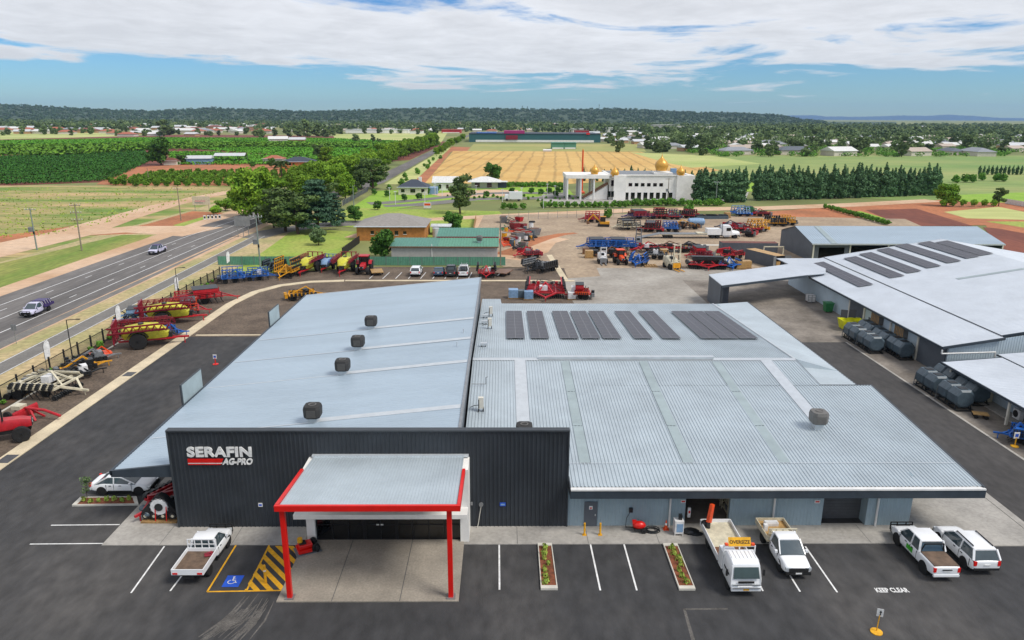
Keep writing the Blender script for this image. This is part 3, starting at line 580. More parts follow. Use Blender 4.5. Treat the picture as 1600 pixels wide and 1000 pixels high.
MB().prism([(29.15, 68.5, 5.7), (29.15, 97.6, zb(97.6)+.05), (29.35, 97.6, zb(97.6)+.05), (29.35, 68.5, 5.7)], (0, 0, .03)).build('hip_capping', 'flashing', wh, True)
fs_ = MB().box(4.72, 34.15, 45.55, 45.8, 3.1, 3.72).build('fascia', 'fascia_dark', wh, True); MB().box(4.75, 34.1, 45.5, 45.86, 3.725, 3.84).build('gutter', 'white_paint_metal', wh, True)
MB().box(4.72, 33.9, 45.8, 46.95, 3.2, 3.3).build('eave_soffit', 'shed_grey', wh, True)
MB().box(4.75, 4.95, 45.86, 62, 0, 0).build if False else None
MB().prism([(4.7, 45.8, zf(45.8)+.02), (4.7, 47.2, zf(47.2)+.02), (4.7, 47.2, 3.2), (4.7, 45.8, 3.2)], (.08, 0, 0)).build('end_capping', 'clad_trim', wh, True)
MB().prism([(-3.05, 68.1, zf(68.1)+.06), (-3.05, 68.5, 5.74), (-3.05, 68.9, zb(68.9)+.06)], (32.3, 0, 0)).build('ridge_capping', 'flashing', wh, True)
MB().box(3.5, 21, 68.25, 68.75, 5.76, 5.98).build('ridge_vent', 'flashing', wh, True)
for x in (6.1, 13.85, 21.1):
    for a, b in ((49, 54.6), (54.7, 61), (61.1, 67.8)): MB().prism([(x-.4, a, zf(a)+.056), (x+.4, a, zf(a)+.056), (x+.4, b, zf(b)+.056), (x-.4, b, zf(b)+.056)], (0, 0, .012)).build('skylight_sheet', 'skylight', wh, True)
for x, a in ((1.65, 52.9), (26.2, 54.9)): MB().prism([(x-.55, a, zf(a)+.054), (x+.55, a, zf(a)+.054), (x+.55, 68.2, zf(68.2)+.054), (x-.55, 68.2, zf(68.2)+.054)], (0, 0, .012)).build('flashing_tray', 'flashing', wh, True)
MB().prism([(4.8, 48.9, zf(48.9)+.056), (33.9, 48.9, zf(48.9)+.056), (33.9, 48.96, zf(48.96)+.056), (4.8, 48.96, zf(48.96)+.056)], (0, 0, .01)).build('lap_seam', 'flashing', wh, True)
cooler(1.65, 52.3, zf(52.3)+.03, 'dark grey cooler box just behind the dark parapet'); cooler(25.7, 54.3, zf(54.3)+.03, 'brown grey cooler on legs alone on the right front roof', False, .55)
p = D(1067, 792, 46.9); wsign('wall_notice', 'small red and white notice left of the open loading door', p.x, 46.92, 2.0, .35, .24, 'paint_white', 'red_paint')
wsign('wall_notice', 'small red and white notice left of the closed roller door', 22.9, 46.92, 1.95, .4, .26, 'paint_white', 'red_paint'); wsign('wall_notice', 'small white and yellow camera sign near the right wall end', 29.0, 46.92, 2.35, .35, .4, 'paint_yellow', 'paint_white')
# shelving seen inside the loading door
for k in range(3):
    t = thing('storage_rack', ('nearest', 'middle', 'farthest')[k]+' cream rack of parts inside the open loading door', 'rack', (17.1, 48.6+k*1.9, .11), group='racks inside the loading door')
    mb = MB()
    for x in (-.35, .35):
        for y in (-.75, .75): mb.box(x-.04, x+.04, y-.04, y+.04, 0, 2.6)
    mb.build('upright', 'm_cream', t)
    for q in range(4): MB().box(-.4, .4, -.8, .8, .35+q*.7, .41+q*.7).build('shelf', 'm_cream', t)
    for q in range(4): MB().box(-.3, .3, -.6+q*.1, .2+q*.12, .42+q*.7, .75+q*.7).build('carton', 'm_cream' if q % 2 else 'm_grey', t)
# rooftop small plant left side
def roofunit(x, y, label, big):
    t = thing('roof_condenser', label, 'air conditioner', (x, y, (zf(y) if y < 68.5 else zb(y))+.05))
    if big: MB().box(-.22, .22, -.18, .18, .3, 1.25).build('case', 'pipe_cream', t); MB().box(-.225, -.14, -.185, .185, .35, 1.1).build('coil', 'cooler_dark', t); MB().path([(-.2, .1, .5), (-.6, .1, .45), (-.9, .1, .3)], .03).build('pipe', 'cooler_dark', t)
    else: MB().box(-.35, .35, -.22, .22, .15, .4).build('case', 'flashing', t)
    mb = MB(); mb.box(-.25, -.17, -.2, .2, 0, .3); mb.box(.17, .25, -.2, .2, 0, .3); mb.build('feet', 'cooler_dark', t)
for x, y, l_, b_ in ((-1.9, 57.3, 'nearest cream condenser with hose on the left warehouse roof', 1), (-1.6, 82, 'cream condenser mid way along the showroom side', 1), (-1.6, 89, 'farthest cream condenser along the showroom side', 1), (-2.1, 73.5, 'small flat vent box behind the ridge', 0), (-2.3, 84.5, 'small flat vent box between the two far condensers', 0), (-2.3, 88, 'small flat vent box beside the farthest condenser', 0)): roofunit(x, y, l_, b_)
t = thing('roof_pipe', 'thin bent pipe standing on the left front roof', 'pipe', (-1.9, 62.2, zf(62.2))); MB().path([(-1, 0, .25), (.3, 0, .25), (.3, 0, .9), (.5, 0, .95)], .035).build('tube', 'steel', t)
# ---- solar arrays: each panel a part
pm = MB().box(-.49, .49, -.82, .82, 0, .035).mesh('panel'); pm.materials.append(M['solar'])
fm = MB(); 
for s_ in (-1, 1): fm.box(s_*.497-.012, s_*.497+.012, -.83, .83, -.005, .042); fm.box(-.5, .5, s_*.83-.012, s_*.83+.012, -.005, .042)
fm = fm.mesh('panel_rim'); fm.materials.append(M['steel'])
def array(x0, y0, nx, ny, dx, zfun, label, group, tilt_y=0, tilt_x=0, sx=1., sy=1.):
    t = thing('solar_array', label, 'solar panels', (x0, y0, 0), group=group)
    for i in range(nx):
        for j in range(ny):
            x = x0+(i+.5)*1.02*sx; y = y0+(j+.5)*1.69*sy; o = link(pm, 'panel', None, t); o.location = (x-x0, y-y0, zfun(x, y)+.13); o.rotation_euler = (tilt_y, tilt_x, 0); o.scale = (sx, sy, 1)
            f_ = link(fm, 'panel_rim', None, o)
    mb = MB()
    for i in range(nx): 
        a, b = zfun(x0, y0), zfun(x0, y0+ny*1.69*sy)
        if not tilt_x: mb.bar(((i+.5)*1.02*sx, 0, a+.09), ((i+.5)*1.02*sx, ny*1.69*sy, b+.09), .05)
    if tilt_x: mb.bar((.5, 0, zfun(x0+.5, y0)+.09), (.5, ny*1.69*sy, zfun(x0+.5, y0)+.09), .05)
    mb.build('rail', 'steel', t); return t
zbw = lambda x, y: zb(y)+.05
AX = [.35, 3.05, 6.35, 8.75, 11.1, 14.55, 17.7, 22.0, 24.15, 26.3]; AN = ['first', 'second', 'third', 'fourth', 'fifth', 'sixth', 'seventh', 'eighth', 'ninth', 'tenth']
for x, nm in zip(AX, AN): array(x, 76.6, 2, 9, 0, zbw, nm+' solar panel bank from the left on the warehouse back roof', 'solar banks on the warehouse', -math.atan(.06), 0, 1., .985)
# ================================================================== service building, rear shed, containers
zv = lambda x: 3.7+(x-50.5)*.163
sv = thing('service_building', 'large pale roofed service workshop with light blue walls beside the driveway', 'building', (65, 100, 0))
mb = MB(); 
def wallY(mb, x, ya, yb, z0, z1, s=-1): corr(mb, ya, yb, .3, .03, lambda u: (x, u, z0), lambda u: (x, u, z1), (s, 0, 0))
for a, b in ((85, 98.5), (103.3, 116)): wallY(mb, 51.4, a, b, .06, 3.75)
mb.box(51.42, 51.6, 78.9, 127, .06, 3.7); corr(mb, 51.4, 62, .3, .03, lambda u: (u, 78.85, .06), lambda u: (u, 78.85, zv(u)-.15), (0, -1, 0)); mb.build('wall', 'wall_blue', sv, True, fix=False)
for a, b in ((79.1, 84.6), (98.8, 103)):
    m_ = MB().box(51.28, 51.38, a, b, .06, 3.6)
    for k in range(26): m_.box(51.24, 51.28, a+.05, b-.05, .1+k*.135, .2+k*.135)
    m_.build('roller_door', 'shed_grey', sv, True)
for y in (84.8, 91.4, 98.65, 103.15): MB().box(51.2, 51.4, y-.16, y+.16, .06, 3.7).build('pilaster', 'pipe_cream', sv, True)
for y in (94.6, 88.4): 
    w_ = MB().box(50.75, 51.38, y-1.1, y+1.1, 2.0, 3.3).build('window_grille', 'cooler_grey', sv, True); m_ = MB()
    for k in range(6): m_.box(50.7, 50.75, y-1.05+k*.37, y-.9+k*.37, 2.02, 3.28)
    m_.build('slat', 'timber', w_, True)
MB().box(51.32, 51.38, 96.4, 97.4, .06, 2.1).build('door', 'shed_grey', sv, True)
mb = MB(); corr(mb, 78.6, 127.4, .42, .03, lambda u: (50.5, u, zv(50.5)), lambda u: (57.4, u, zv(57.4)), (0, 0, 1)); corr(mb, 79.4, 127.4, .42, .03, lambda u: (57.5, u, zv(57.5)), lambda u: (78.3, u, zv(78.3)), (0, 0, 1)); mb.build('roof_sheet', 'roof_bright', sv, True, fix=False)
mb = MB(); corr(mb, 79.4, 127.4, .42, .03, lambda u: (78.3, u, zv(78.3)), lambda u: (106, u, zv(78.3)-27.7*.163), (0, 0, 1)); mb.build('roof_sheet', 'roof_bright', sv, True, fix=False)
MB().prism([(57.4, 79, zv(57.4)+.02), (57.55, 79, zv(57.55)+.04), (57.55, 127.4, zv(57.55)+.04), (57.4, 127.4, zv(57.4)+.02)], (0, 0, .04)).build('step_flashing', 'clad_trim', sv, True)
MB().box(50.35, 50.5, 78.5, 116.2, 3.5, 3.74).build('gutter', 'fascia_dark', sv, True)
MB().prism([(50.4, 78.45, 3.45), (57.5, 78.45, zv(57.5)-.25), (57.5, 78.45, zv(57.5)+.04), (50.4, 78.45, 3.75)], (0, .15, 0)).build('barge_capping', 'fascia_dark', sv, True)
MB().prism([(57.5, 79.3, zv(57.5)-.3), (78, 79.3, zv(78)-.3), (78, 79.3, zv(78)+.04), (57.5, 79.3, zv(57.5)+.04)], (0, .1, 0)).build('barge_capping', 'fascia_dark', sv, True)
MB().prism([(57.4, 127.4, zv(57.4)-.2), (78.3, 127.4, zv(78.3)-.2), (106, 127.4, 3.4), (106, 127.4, 3.7), (78.3, 127.4, zv(78.3)+.06), (57.4, 127.4, zv(57.4)+.06)], (0, .15, 0)).build('barge_capping', 'flashing', sv, True)
MB().path([(50.3, 78.3, 3.45), (50.3, 78.3, 3.0), (56.5, 78.3, 3.2), (56.5, 78.3, .1)], .09, 8).build('downpipe', 'white_paint_metal', sv, True, smooth=50)
MB().prism([(63, 80, zv(63)+.04), (74, 99.4, zv(74)+.04), (74.8, 99.4, zv(74.8)+.04), (63.8, 80, zv(63.8)+.04)], (0, 0, .02)).build if False else None
MB().prism([(66.5, 102.6, zv(66.5)+.035), (67.3, 102.6, zv(67.3)+.035), (78, 102.6, zv(78)+.035), (78, 103.4, zv(78)+.035), (66.5, 103.4, zv(66.5)+.035)], (0, 0, .012)).build('skylight_sheet', 'skylight', sv, True)
# porch roof reaching over the drive
q = [G(1107, 430, 4.2), G(1128, 447, 4.2), G(1262, 430.5, 4.2), G(1290, 428, 4.35), G(1290, 404.5, 4.55), G(1213, 404.5, 4.3), G(1232, 413.5, 4.2)]
MB().prism(q, (0, 0, .12)).build('porch_roof', 'roof_bright', sv, True)
MB().bar(q[1]-Vector((0, .03, .1)), q[2]-Vector((0, .03, .1)), .08, .34).build('porch_fascia', 'fascia_dark', sv, True)
MB().box(33.5, 36.2, 112.6, 115.0, 0, 4.18).build('porch_wall', 'shed_grey', sv, True); MB().box(33.42, 33.5, 108.0, 112.6, 0, 4.15).build('porch_wall', 'shed_grey', sv, True)
mb = MB(); mb.box(33.5, 33.75, 107.7, 108, 0, 4.1); mb.build('porch_post', 'clad_trim', sv, True)
# low annex
an = thing('annex', 'low white roofed annex at the right edge beside parked hoppers', 'building', (60, 68, 0))
za = lambda x: 2.9+(x-48.8)*.08
mb = MB(); corr(mb, 40, 75.6, .42, .025, lambda u: (48.8, u, za(48.8)), lambda u: (55.5, u, za(55.5)), (0, 0, 1)); corr(mb, 40, 76.6, .42, .025, lambda u: (55.6, u, za(55.5)+.05), lambda u: (80, u, za(80)), (0, 0, 1)); mb.build('roof_sheet', 'roof_bright', an, True, fix=False)
MB().box(48.68, 48.8, 40, 75.7, 2.72, 2.93).build('gutter', 'fascia_dark', an, True); MB().prism([(48.7, 75.6, 2.7), (55.5, 75.6, za(55.5)-.2), (55.5, 75.6, za(55.5)+.03), (48.7, 75.6, 2.93)], (0, .1, 0)).build('barge_capping', 'fascia_dark', an, True)
MB().box(55.45, 55.58, 40, 76.6, za(55.5)-.1, za(55.5)+.06).build('step_flashing', 'clad_trim', an, True)
mb = MB(); mb.box(51.9, 52.1, 40, 75, .06, 3.05); corr(mb, 40, 75, .3, .02, lambda u: (51.88, u, .06), lambda u: (51.88, u, 3.05), (-1, 0, 0)); mb.build('wall', 'wall_blue', an, True, fix=False)
for y in (49, 57, 65, 74.6): MB().box(49.2, 49.4, y-.1, y+.1, .06, 2.8).build('post', 'pipe_cream', an, True)
for y in (69.4, 66.9): MB().box(51.8, 51.86, y-.35, y+.35, 1.2, 2.2).build('window', 'glass_dark', an, True)
MB().box(50.2, 51.8, 60, 71, .06, .2).build('step', 'concrete', an, True)
# service roof solar
zsv = lambda x, y: zv(x)+.03
for k, (x, y, n_, nm) in enumerate(((53.9, 106.3, 11, 'leftmost'), (59.6, 108.3, 10, 'second'), (62.8, 109.5, 10, 'third'), (66.4, 110.6, 10, 'fourth'), (70.1, 111.6, 10, 'fifth'), (73.6, 112.5, 9, 'sixth'), (75.9, 112.9, 8, 'rightmost'))):
    array(x if k else 53.9, y, 2 if k < 6 else 2, n_-1, 0, zsv, nm+' solar bank on the service workshop roof', 'solar banks on the service workshop', 0, -math.atan(.163), 1.05, 1.05)
# ---- rear open shed
sd_ = thing('machinery_shed', 'long open fronted grey machinery shed with pale gable roof', 'shed', (85, 157, 0))
y0, y1, ym = 148.5, 166, 158; x0, x1 = 64.3, 104.3
mb = MB(); mb.prism([(x0, y0, 0), (x0, y1, 0), (x0, y1, 4), (x0, ym, 6), (x0, y0, 3.9)], (.2, 0, 0)); mb.box(x0+.2, x1, y1-.2, y1, 0, 4); mb.prism([(x1-.2, y0, 0), (x1-.2, y1, 0), (x1-.2, y1, 4), (x1-.2, ym, 6), (x1-.2, y0, 3.9)], (.2, 0, 0)); mb.build('wall', 'shed_grey', sd_, True)
mb = MB(); corr(mb, x0-.2, x1+.2, .5, .04, lambda u: (u, y0-.4, 3.86), lambda u: (u, ym, 6.1), (0, 0, 1)); corr(mb, x0-.2, x1+.2, .5, .04, lambda u: (u, ym, 6.1), lambda u: (u, y1+.3, 4), (0, 0, 1)); mb.build('roof_sheet', 'roof_blue', sd_, True, fix=False)
MB().prism([(68.2, y0-.3, 3.93), (69.4, y0-.3, 3.93), (69.4, ym-.3, 6.1), (68.2, ym-.3, 6.1)], (0, 0, .02)).build('skylight_sheet', 'skylight', sd_, True); MB().box(x0-.2, x1+.2, y0-.55, y0-.4, 3.6, 3.88).build('gutter', 'flashing', sd_, True)
for i in range(6): MB().box(x0+i*8-.12 if i else x0+.2, x0+i*8+.15 if i else x0+.5, y0-.12, y0+.12, 0, 3.7).build('post', 'pipe_cream', sd_, True)
mb = MB(); mb.box(x0+.5, x0+1.5, y0, y0+.15, 0, 3.7); mb.box(x0+6.9, x0+8, y0, y0+.15, 0, 3.7); mb.box(x0+1.5, x0+6.9, y0, y0+.15, 3, 3.7); mb.build('end_bay_wall', 'shed_grey', sd_, True)
rnd = random.Random(4)
for k in range(9):
    x = 74+k*3.2; t = thing('stored_pallet', 'stacked goods on a pallet in the shade of the machinery shed', 'pallet', (x, 152+rnd.uniform(0, 3), .06), rnd.uniform(-.2, .2), 'goods under the machinery shed')
    MB().box(-.6, .6, -.6, .6, 0, .14).build('pallet', 'timber', t); MB().box(-.55, .55, -.5, .5, .14, .5+rnd.random()*1.2).build('load', rnd.choice(['m_tan', 'm_red', 'm_grey', 'm_brown', 'm_black']), t)
# ---- containers
def container(label, c, rz, L_, m, mr, open_=False):
    t = thing('shipping_container', label, 'container', c, rz); mb = MB(); h = 2.5; wd = 2.4
    for s in (-1, 1): corr(mb, -L_/2, L_/2, .28, .04, lambda u: (u, s*wd/2, .12), lambda u: (u, s*wd/2, h), (0, s, 0))
    mb.box(-L_/2, -L_/2+.06, -wd/2, wd/2, .1, h)
    if not open_: mb.box(L_/2-.06, L_/2, -wd/2, wd/2, .1, h)
    mb.box(-L_/2, L_/2, -wd/2, wd/2, 0, .12); mb.build('shell', m, t, fix=False); mb = MB(); corr(mb, -L_/2, L_/2, .3, .03, lambda u: (u, -wd/2, h), lambda u: (u, wd/2, h), (0, 0, 1)); mb.build('roof', mr, t, fix=False)
    mb = MB()
    for sx in (-1, 1):
        for sy in (-1, 1): mb.cb(sx*(L_/2-.07), sy*(wd/2-.05), h/2, .16, .16, h+.08)
    mb.build('corner_post', m, t)
    if open_:
        for s in (-1, 1): MB().bar((L_/2, s*wd/2, 1.3), (L_/2+.5, s*(wd/2+1.05), 1.3), 2.3, .05, up=(1, 0, 0)).build('door', 'm_grey', t)
        MB().box(L_/2-1.6, L_/2-.5, -.5, .5, .13, 1.2).build('carton', 'm_tan', t)
    return t
container('long dark grey shipping container with faded pink roof', (54.0, 157.5, .06), R(-3), 12.2, 'shed_grey', 'roof_far4'); container('shorter dark container with tan roof and open doors', (53.5, 145.5, .06), R(-68), 9.0, 'shed_grey', 'm_tan', True)
t = thing('steel_stand', 'white steel goalpost stand standing against the long container', 'stand', (58.2, 153.5, .06)); mb = MB()
for x in (-2.1, 2.1): mb.bar((x, 0, 0), (x, 0, 2.2), .2)
mb.bar((-2.2, 0, 2.2), (2.2, 0, 2.2), .2); mb.bar((-2.1, 0, .3), (2.1, 0, .3), .12); mb.build('frame', 'm_cream', t)
# ================================================================== vehicles (front towards local +y)
def xring(y, zb_, zt, hb, ht):
    m_ = zb_+(zt-zb_)*.55
    return [(-hb*.92, y, zb_), (hb*.92, y, zb_), (hb, y, zb_+.1), (hb, y, m_), (ht, y, zt-.05), (ht*.9, y, zt), (-ht*.9, y, zt), (-ht, y, zt-.05), (-hb, y, m_), (-hb, y, zb_+.1)]
def wheels(t, ys, hx, r, wd, n=18):
    for y in ys:
        for s in (-1, 1):
            w_ = MB().wheel((s*hx, y, r), r, wd, n).build('wheel', 'rubber', t, smooth=40)
            MB().tube((s*(hx-wd*.1), y, r), (s*(hx+wd*.47), y, r), r*.6, 12).build('rim', 'rim', w_)
def arches(t, ys, hx, r):
    for y in ys:
        for s in (-1, 1): MB().tube((s*(hx-.25), y, r+.02), (s*(hx+.006), y, r+.02), r*1.17, 16).build('wheel_arch', 'rubber', t)
CARS = dict(
 sedan=dict(W=.92, secs=[(-2.3, .5, .86, .72, .66), (-2.22, .32, .99, .86, .76), (-1.7, .27, 1.02, .91, .82), (-.6, .24, .97, .92, .88), (.8, .24, .95, .92, .88), (1.4, .26, .91, .91, .82), (2.0, .3, .8, .87, .74), (2.28, .38, .64, .74, .6)], cab=(-1.85, -.95, .1, 1.15), belt=.94, roof=1.44, ax=(-1.38, 1.4), r=.33),
 suv=dict(W=.93, secs=[(-2.3, .5, .95, .8, .74), (-2.24, .34, 1.1, .9, .84), (-1.7, .3, 1.1, .92, .86), (-.4, .28, 1.05, .93, .89), (.9, .28, 1.04, .93, .88), (1.5, .3, 1.0, .92, .82), (2.1, .34, .92, .88, .74), (2.32, .42, .72, .76, .62)], cab=(-2.2, -1.85, .25, 1.2), belt=1.04, roof=1.68, ax=(-1.38, 1.38), r=.36),
 dual=dict(W=.92, secs=[(-2.62, .55, 1.05, .84, .82), (-2.58, .4, 1.12, .88, .86), (-.8, .36, 1.1, .92, .88), (.7, .34, 1.08, .92, .88), (1.4, .36, 1.06, .92, .84), (2.3, .4, 1.0, .9, .78), (2.6, .46, .8, .8, .68)], cab=(-.95, -.7, .75, 1.5), belt=1.08, roof=1.78, ax=(-1.6, 1.55), r=.39),
 single=dict(W=.9, secs=[(-.35, .5, 1.08, .86, .82), (-.3, .4, 1.1, .9, .86), (.6, .36, 1.08, .92, .88), (1.3, .36, 1.05, .92, .84), (2.25, .4, .98, .89, .78), (2.55, .46, .78, .8, .68)], cab=(-.32, -.2, .65, 1.42), belt=1.07, roof=1.74, ax=(-1.6, 1.55), r=.37))
def car(label, loc, rz, kind='sedan', paint='car_white', group=None, tray=None, roofm=None, lining=None, name=None, bar=False):
    K = CARS[kind]; t = thing(name or dict(sedan='sedan_car', suv='suv_car', dual='pickup_truck', single='tray_ute')[kind], label, 'car' if kind in ('sedan', 'suv') else 'ute', loc, rz, group)
    t.scale = (1.04, 1.04, 1.04); secs = K['secs']; W = K['W']; b = MB().loft([xring(*q) for q in secs]).build('body', paint, t, smooth=70); sb_ = b.modifiers.new('round', 'SUBSURF'); sb_.levels = sb_.render_levels = 2
    y0, y1, y2, y3 = K['cab']; zb_, zr = K['belt']-.06, K['roof']; hw = W-.08
    def crs(y, z, h): return [(-hw, y, zb_), (hw, y, zb_), (h, y, z), (-h, y, z)]
    MB().loft([crs(y0, zb_+.07, hw-.03), crs(y1, zr-.05, hw-.16), crs((y1+y2)/2, zr-.02, hw-.14), crs(y2, zr-.06, hw-.16), crs(y3, zb_+.07, hw-.02)]).build('window_glass', 'glass_car_sky', t)
    rf = MB().loft([[(-h, y, z-.05), (h, y, z-.05), (h-.02, y, z), (h-.14, y, z+.035), (-h+.14, y, z+.035), (-h+.02, y, z)] for y, z, h in ((y1-.06, zr-.05, hw-.15), (y1+.1, zr-.01, hw-.13), ((y1+y2)/2, zr, hw-.12), (y2-.1, zr-.02, hw-.13), (y2+.04, zr-.06, hw-.15))]).build('roof', roofm or paint, t, smooth=40)
    mb = MB()
    for s in (-1, 1):
        mb.bar((s*(hw-.02), y3-.02, zb_+.06), (s*(hw-.15), y2, zr-.05), .07); mb.bar((s*(hw-.01), y0+.03, zb_+.06), (s*(hw-.14), y1, zr-.04), .13 if kind != 'sedan' else .09)
        ym_ = (y2+y1)/2 if kind != 'single' else None
        if ym_ is not None: mb.bar((s*(hw+.004), ym_, zb_+.05), (s*(hw-.125), ym_, zr-.03), .08)
    mb.build('pillar', paint, t)['kind'] = 'stuff'
    mb = MB()
    for s in (-1, 1):
        for yy in ((y3-.25, (y1+y2)/2, y1-.05) if kind != 'single' else (y3-.25, y1+.1)): mb.box(min(s*(W-.03), s*(W+.004)), max(s*(W-.03), s*(W+.004)), yy-.008, yy+.008, .5, zb_+.02)
        mb.box(min(s*(W-.06), s*(W+.008)), max(s*(W-.06), s*(W+.008)), -.9 if kind != 'single' else -.2, .9, .3, .42)
    mb.build('door_seams', 'rubber', t)['kind'] = 'stuff'
    hx = W-.12; wheels(t, K['ax'], hx, K['r'], .24); arches(t, K['ax'] if kind != 'single' else K['ax'][1:], W-.01, K['r'])
    yf = secs[-1][0]; yr = secs[0][0]; zl = secs[-1][2]
    for s in (-1, 1):
        MB().box(min(s*.48, s*.8), max(s*.48, s*.8), yf-.34, yf-.05, zl-.12, zl+.04).build('headlight', 'flashing', t); MB().box(min(s*W, s*(W+.17)), max(s*W, s*(W+.17)), y3-.35, y3-.2, zb_+.06, zb_+.22).build('mirror', paint, t)
        if kind != 'single': MB().box(min(s*.66, s*(W-.09)), max(s*.66, s*(W-.09)), yr-.005, yr+.14, .72, .98 if kind == 'sedan' else 1.02).build('tail_light', 'red_paint', t)
        for yy in (((y1+y2)/2-.25, (y1+y2)/2+.5) if kind in ('sedan', 'suv', 'dual') else (.25,)): MB().box(min(s*(W-.02), s*(W+.025)), max(s*(W-.02), s*(W+.025)), yy-.1, yy+.08, zb_-.08, zb_-.05).build('door_handle', 'rubber', t)
    MB().box(-.6, .6, yf-.1, yf+.012, zl-.2, zl+.02).build('grille', 'rubber', t); MB().box(-.19, .19, yf-.02, yf+.03, zl-.34, zl-.24).build('number_plate', 'paint_white', t)
    MB().box(-.78, .78, yf-.2, yf+.02, .36, .54).build('front_bumper', 'rubber', t)
    if kind != 'single': MB().box(-.8, .8, yr-.035, yr+.1, .42, .56).build('rear_bumper', 'rubber' if kind == 'suv' else paint, t); MB().box(-.2, .2, yr-.02, yr+.02, .74, .84).build('number_plate', 'paint_white', t)
    if kind == 'dual':
        MB().box(-.76, .76, -2.5, -.98, 1.0, 1.135).build('tub_cover', lining or 'rubber', t); mb = MB(); mb.bar((-.74, -.9, 1.1), (-.6, -1.02, 1.72), .07); mb.bar((.74, -.9, 1.1), (.6, -1.02, 1.72), .07); mb.bar((-.62, -1.02, 1.7), (.62, -1.02, 1.7), .07); mb.build('sports_bar', 'rubber', t)
        mb = MB(); mb.bar((-.3, -2.635, .9), (.3, -2.635, .9), .05); mb.build('tailgate_handle', 'rubber', t)
    if kind == 'single':
        m_ = tray or 'car_white'; tr = MB().box(-.95, .95, -2.75, -.42, .86, .96).build('tray_deck', lining or 'timber', t)
        for a in ((-.98, -.93, -2.78, -.42), (.93, .98, -2.78, -.42), (-.93, .93, -2.78, -2.73), (-.93, .93, -.47, -.42)): MB().box(*a, .82, 1.2).build('tray_side', m_, t)
        hb = MB()
        for x in (-.9, -.45, 0, .45, .9): hb.bar((x, -.42, 1.0), (x, -.42, 1.78), .05)
        hb.bar((-.92, -.42, 1.78), (.92, -.42, 1.78), .06); hb.bar((-.92, -.42, 1.45), (.92, -.42, 1.45), .04); hb.build('headboard', m_, t)
        MB().box(-.35, .35, -2.7, -.3, .5, .82).build('chassis', 'rubber', t)
        for s in (-1, 1): MB().box(min(s*.6, s*.9), max(s*.6, s*.9), -2.8, -2.78, .86, .98).build('tail_light', 'red_paint', t); MB().box(min(s*.66, s*.93), max(s*.66, s*.93), -2.05, -1.15, .74, .8).build('mudguard', m_, t)
    if bar:
        mb = MB()
        for z in (.55, .8, 1.0): mb.bar((-.75, yf+.12, z), (.75, yf+.12, z), .06)
        for x in (-.75, -.3, .3, .75): mb.bar((x, yf+.12, .45), (x, yf+.12, 1.0), .06)
        mb.bar((-.4, yf-.1, .5), (-.4, yf+.12, .5), .06); mb.bar((.4, yf-.1, .5), (.4, yf+.12, .5), .06); mb.build('bull_bar', 'rubber', t)
    return t
A_ = .063
p = G(297, 916); u1 = car('white tray ute with bare brown deck parked left of the accessible bay', (p.x, p.y+2.75, A_), 0, 'single', bar=True, lining='m_rust')
MB().path([(.3, -.9, 1.0), (.7, -.7, 1.06), (.8, -1.0, 1.02), (.4, -1.1, 1.04)], .08).build('strap_bundle', 'm_dred', u1)
p = G(1246, 907); u2 = car('white tray ute nosed out beside the flatbed truck', (p.x, p.y+2.6, A_), math.pi, 'single', lining='m_tan', tray='m_cream')
p = G(1479, 912); u3 = car('white dual cab ute with green door sticker and brown tub cover', (p.x-.1, p.y+2.75, A_), 0, 'dual', lining='m_rust', bar=True)
mat('sticker_green', '#3fae2a', .5); MB().box(-.937, -.925, -.35, .35, .6, .92).build('door_sticker', 'sticker_green', u3)
p = G(1543, 903); u4 = car('white suv at the right end of the front row', (p.x-.1, p.y+2.5, A_), 0, 'suv')
mb = MB(); mb.bar((-.62, -1.6, 1.75), (-.62, .1, 1.75), .05); mb.bar((.62, -1.6, 1.75), (.62, .1, 1.75), .05)
for x in (-.62, .62):
    for y in (-1.6, .1): mb.bar((x, y, 1.66), (x, y, 1.75), .05)
mb.build('roof_rail', 'rubber', u4)['kind'] = 'stuff'
p = G(187, 775); u5 = car('white sedan under the left canopy beside the garden strip', (p.x+.1, p.y+.9, A_), R(-90), 'sedan')
car('white sedan mostly hidden behind the low canopy edge', (-27.6, 57.5, .125), R(-90), 'sedan'); car('blue and white hatchback half hidden by the roof edge near the far blade panel', (-28.5, 94, .125), R(-90), 'suv', 'car_navy', roofm='car_white'); car('white hatchback peeping past the roof edge before the far blade panel', (-28.6, 77.7, .125), R(-90), 'sedan')
p = G(45, 496); u6 = car('purple and white tray ute with canopy driving on the highway', (p.x, p.y+2.0, .066), math.pi, 'single', 'car_lilac', tray='m_purple', bar=True)
MB().box(-.85, .85, -2.2, -.5, .97, 1.75).build('tray_canopy', 'm_purple', u6); mb = MB(); [mb.bar((-.87, -2.2+k*.55, 1.0), (-.87, -1.8+k*.55, 1.75), .06) for k in range(4)]; mb.build('canopy_frame', 'm_white', u6)['kind'] = 'stuff'
p = G(243, 397); car('white ute with dark roof farther along the highway', (p.x, p.y+1, .066), math.pi, 'dual', 'car_lilac', roofm='m_purple')
for px_, k, c_, l_ in ((649, 'suv', 'car_white', 'white suv parked alone in the rear bays'), (685, 'sedan', 'car_navy', 'slate blue hatchback in the rear bays'), (704, 'dual', 'car_charcoal', 'black ute in the rear bays'), (724, 'dual', 'car_white', 'white ute with ladder rack at the end of the rear bays')):
    p = G(px_, 433); c = car(l_, (p.x, p.y+2, .058), 0, k, c_, 'cars in the rear bays')
    if 'ladder' in l_: mb = MB(); [mb.bar((x, -2.4, 1.85), (x, 2, 1.85), .06) for x in (-.5, .5)]; [mb.bar((-.5, y, 1.85), (.5, y, 1.85), .05) for y in (-2, -1, 0, 1)]; [mb.bar((x, y, 1.1), (x, y, 1.85), .05) for x in (-.5, .5) for y in (-2.2,)]; mb.build('ladder_rack', 'steel', c)
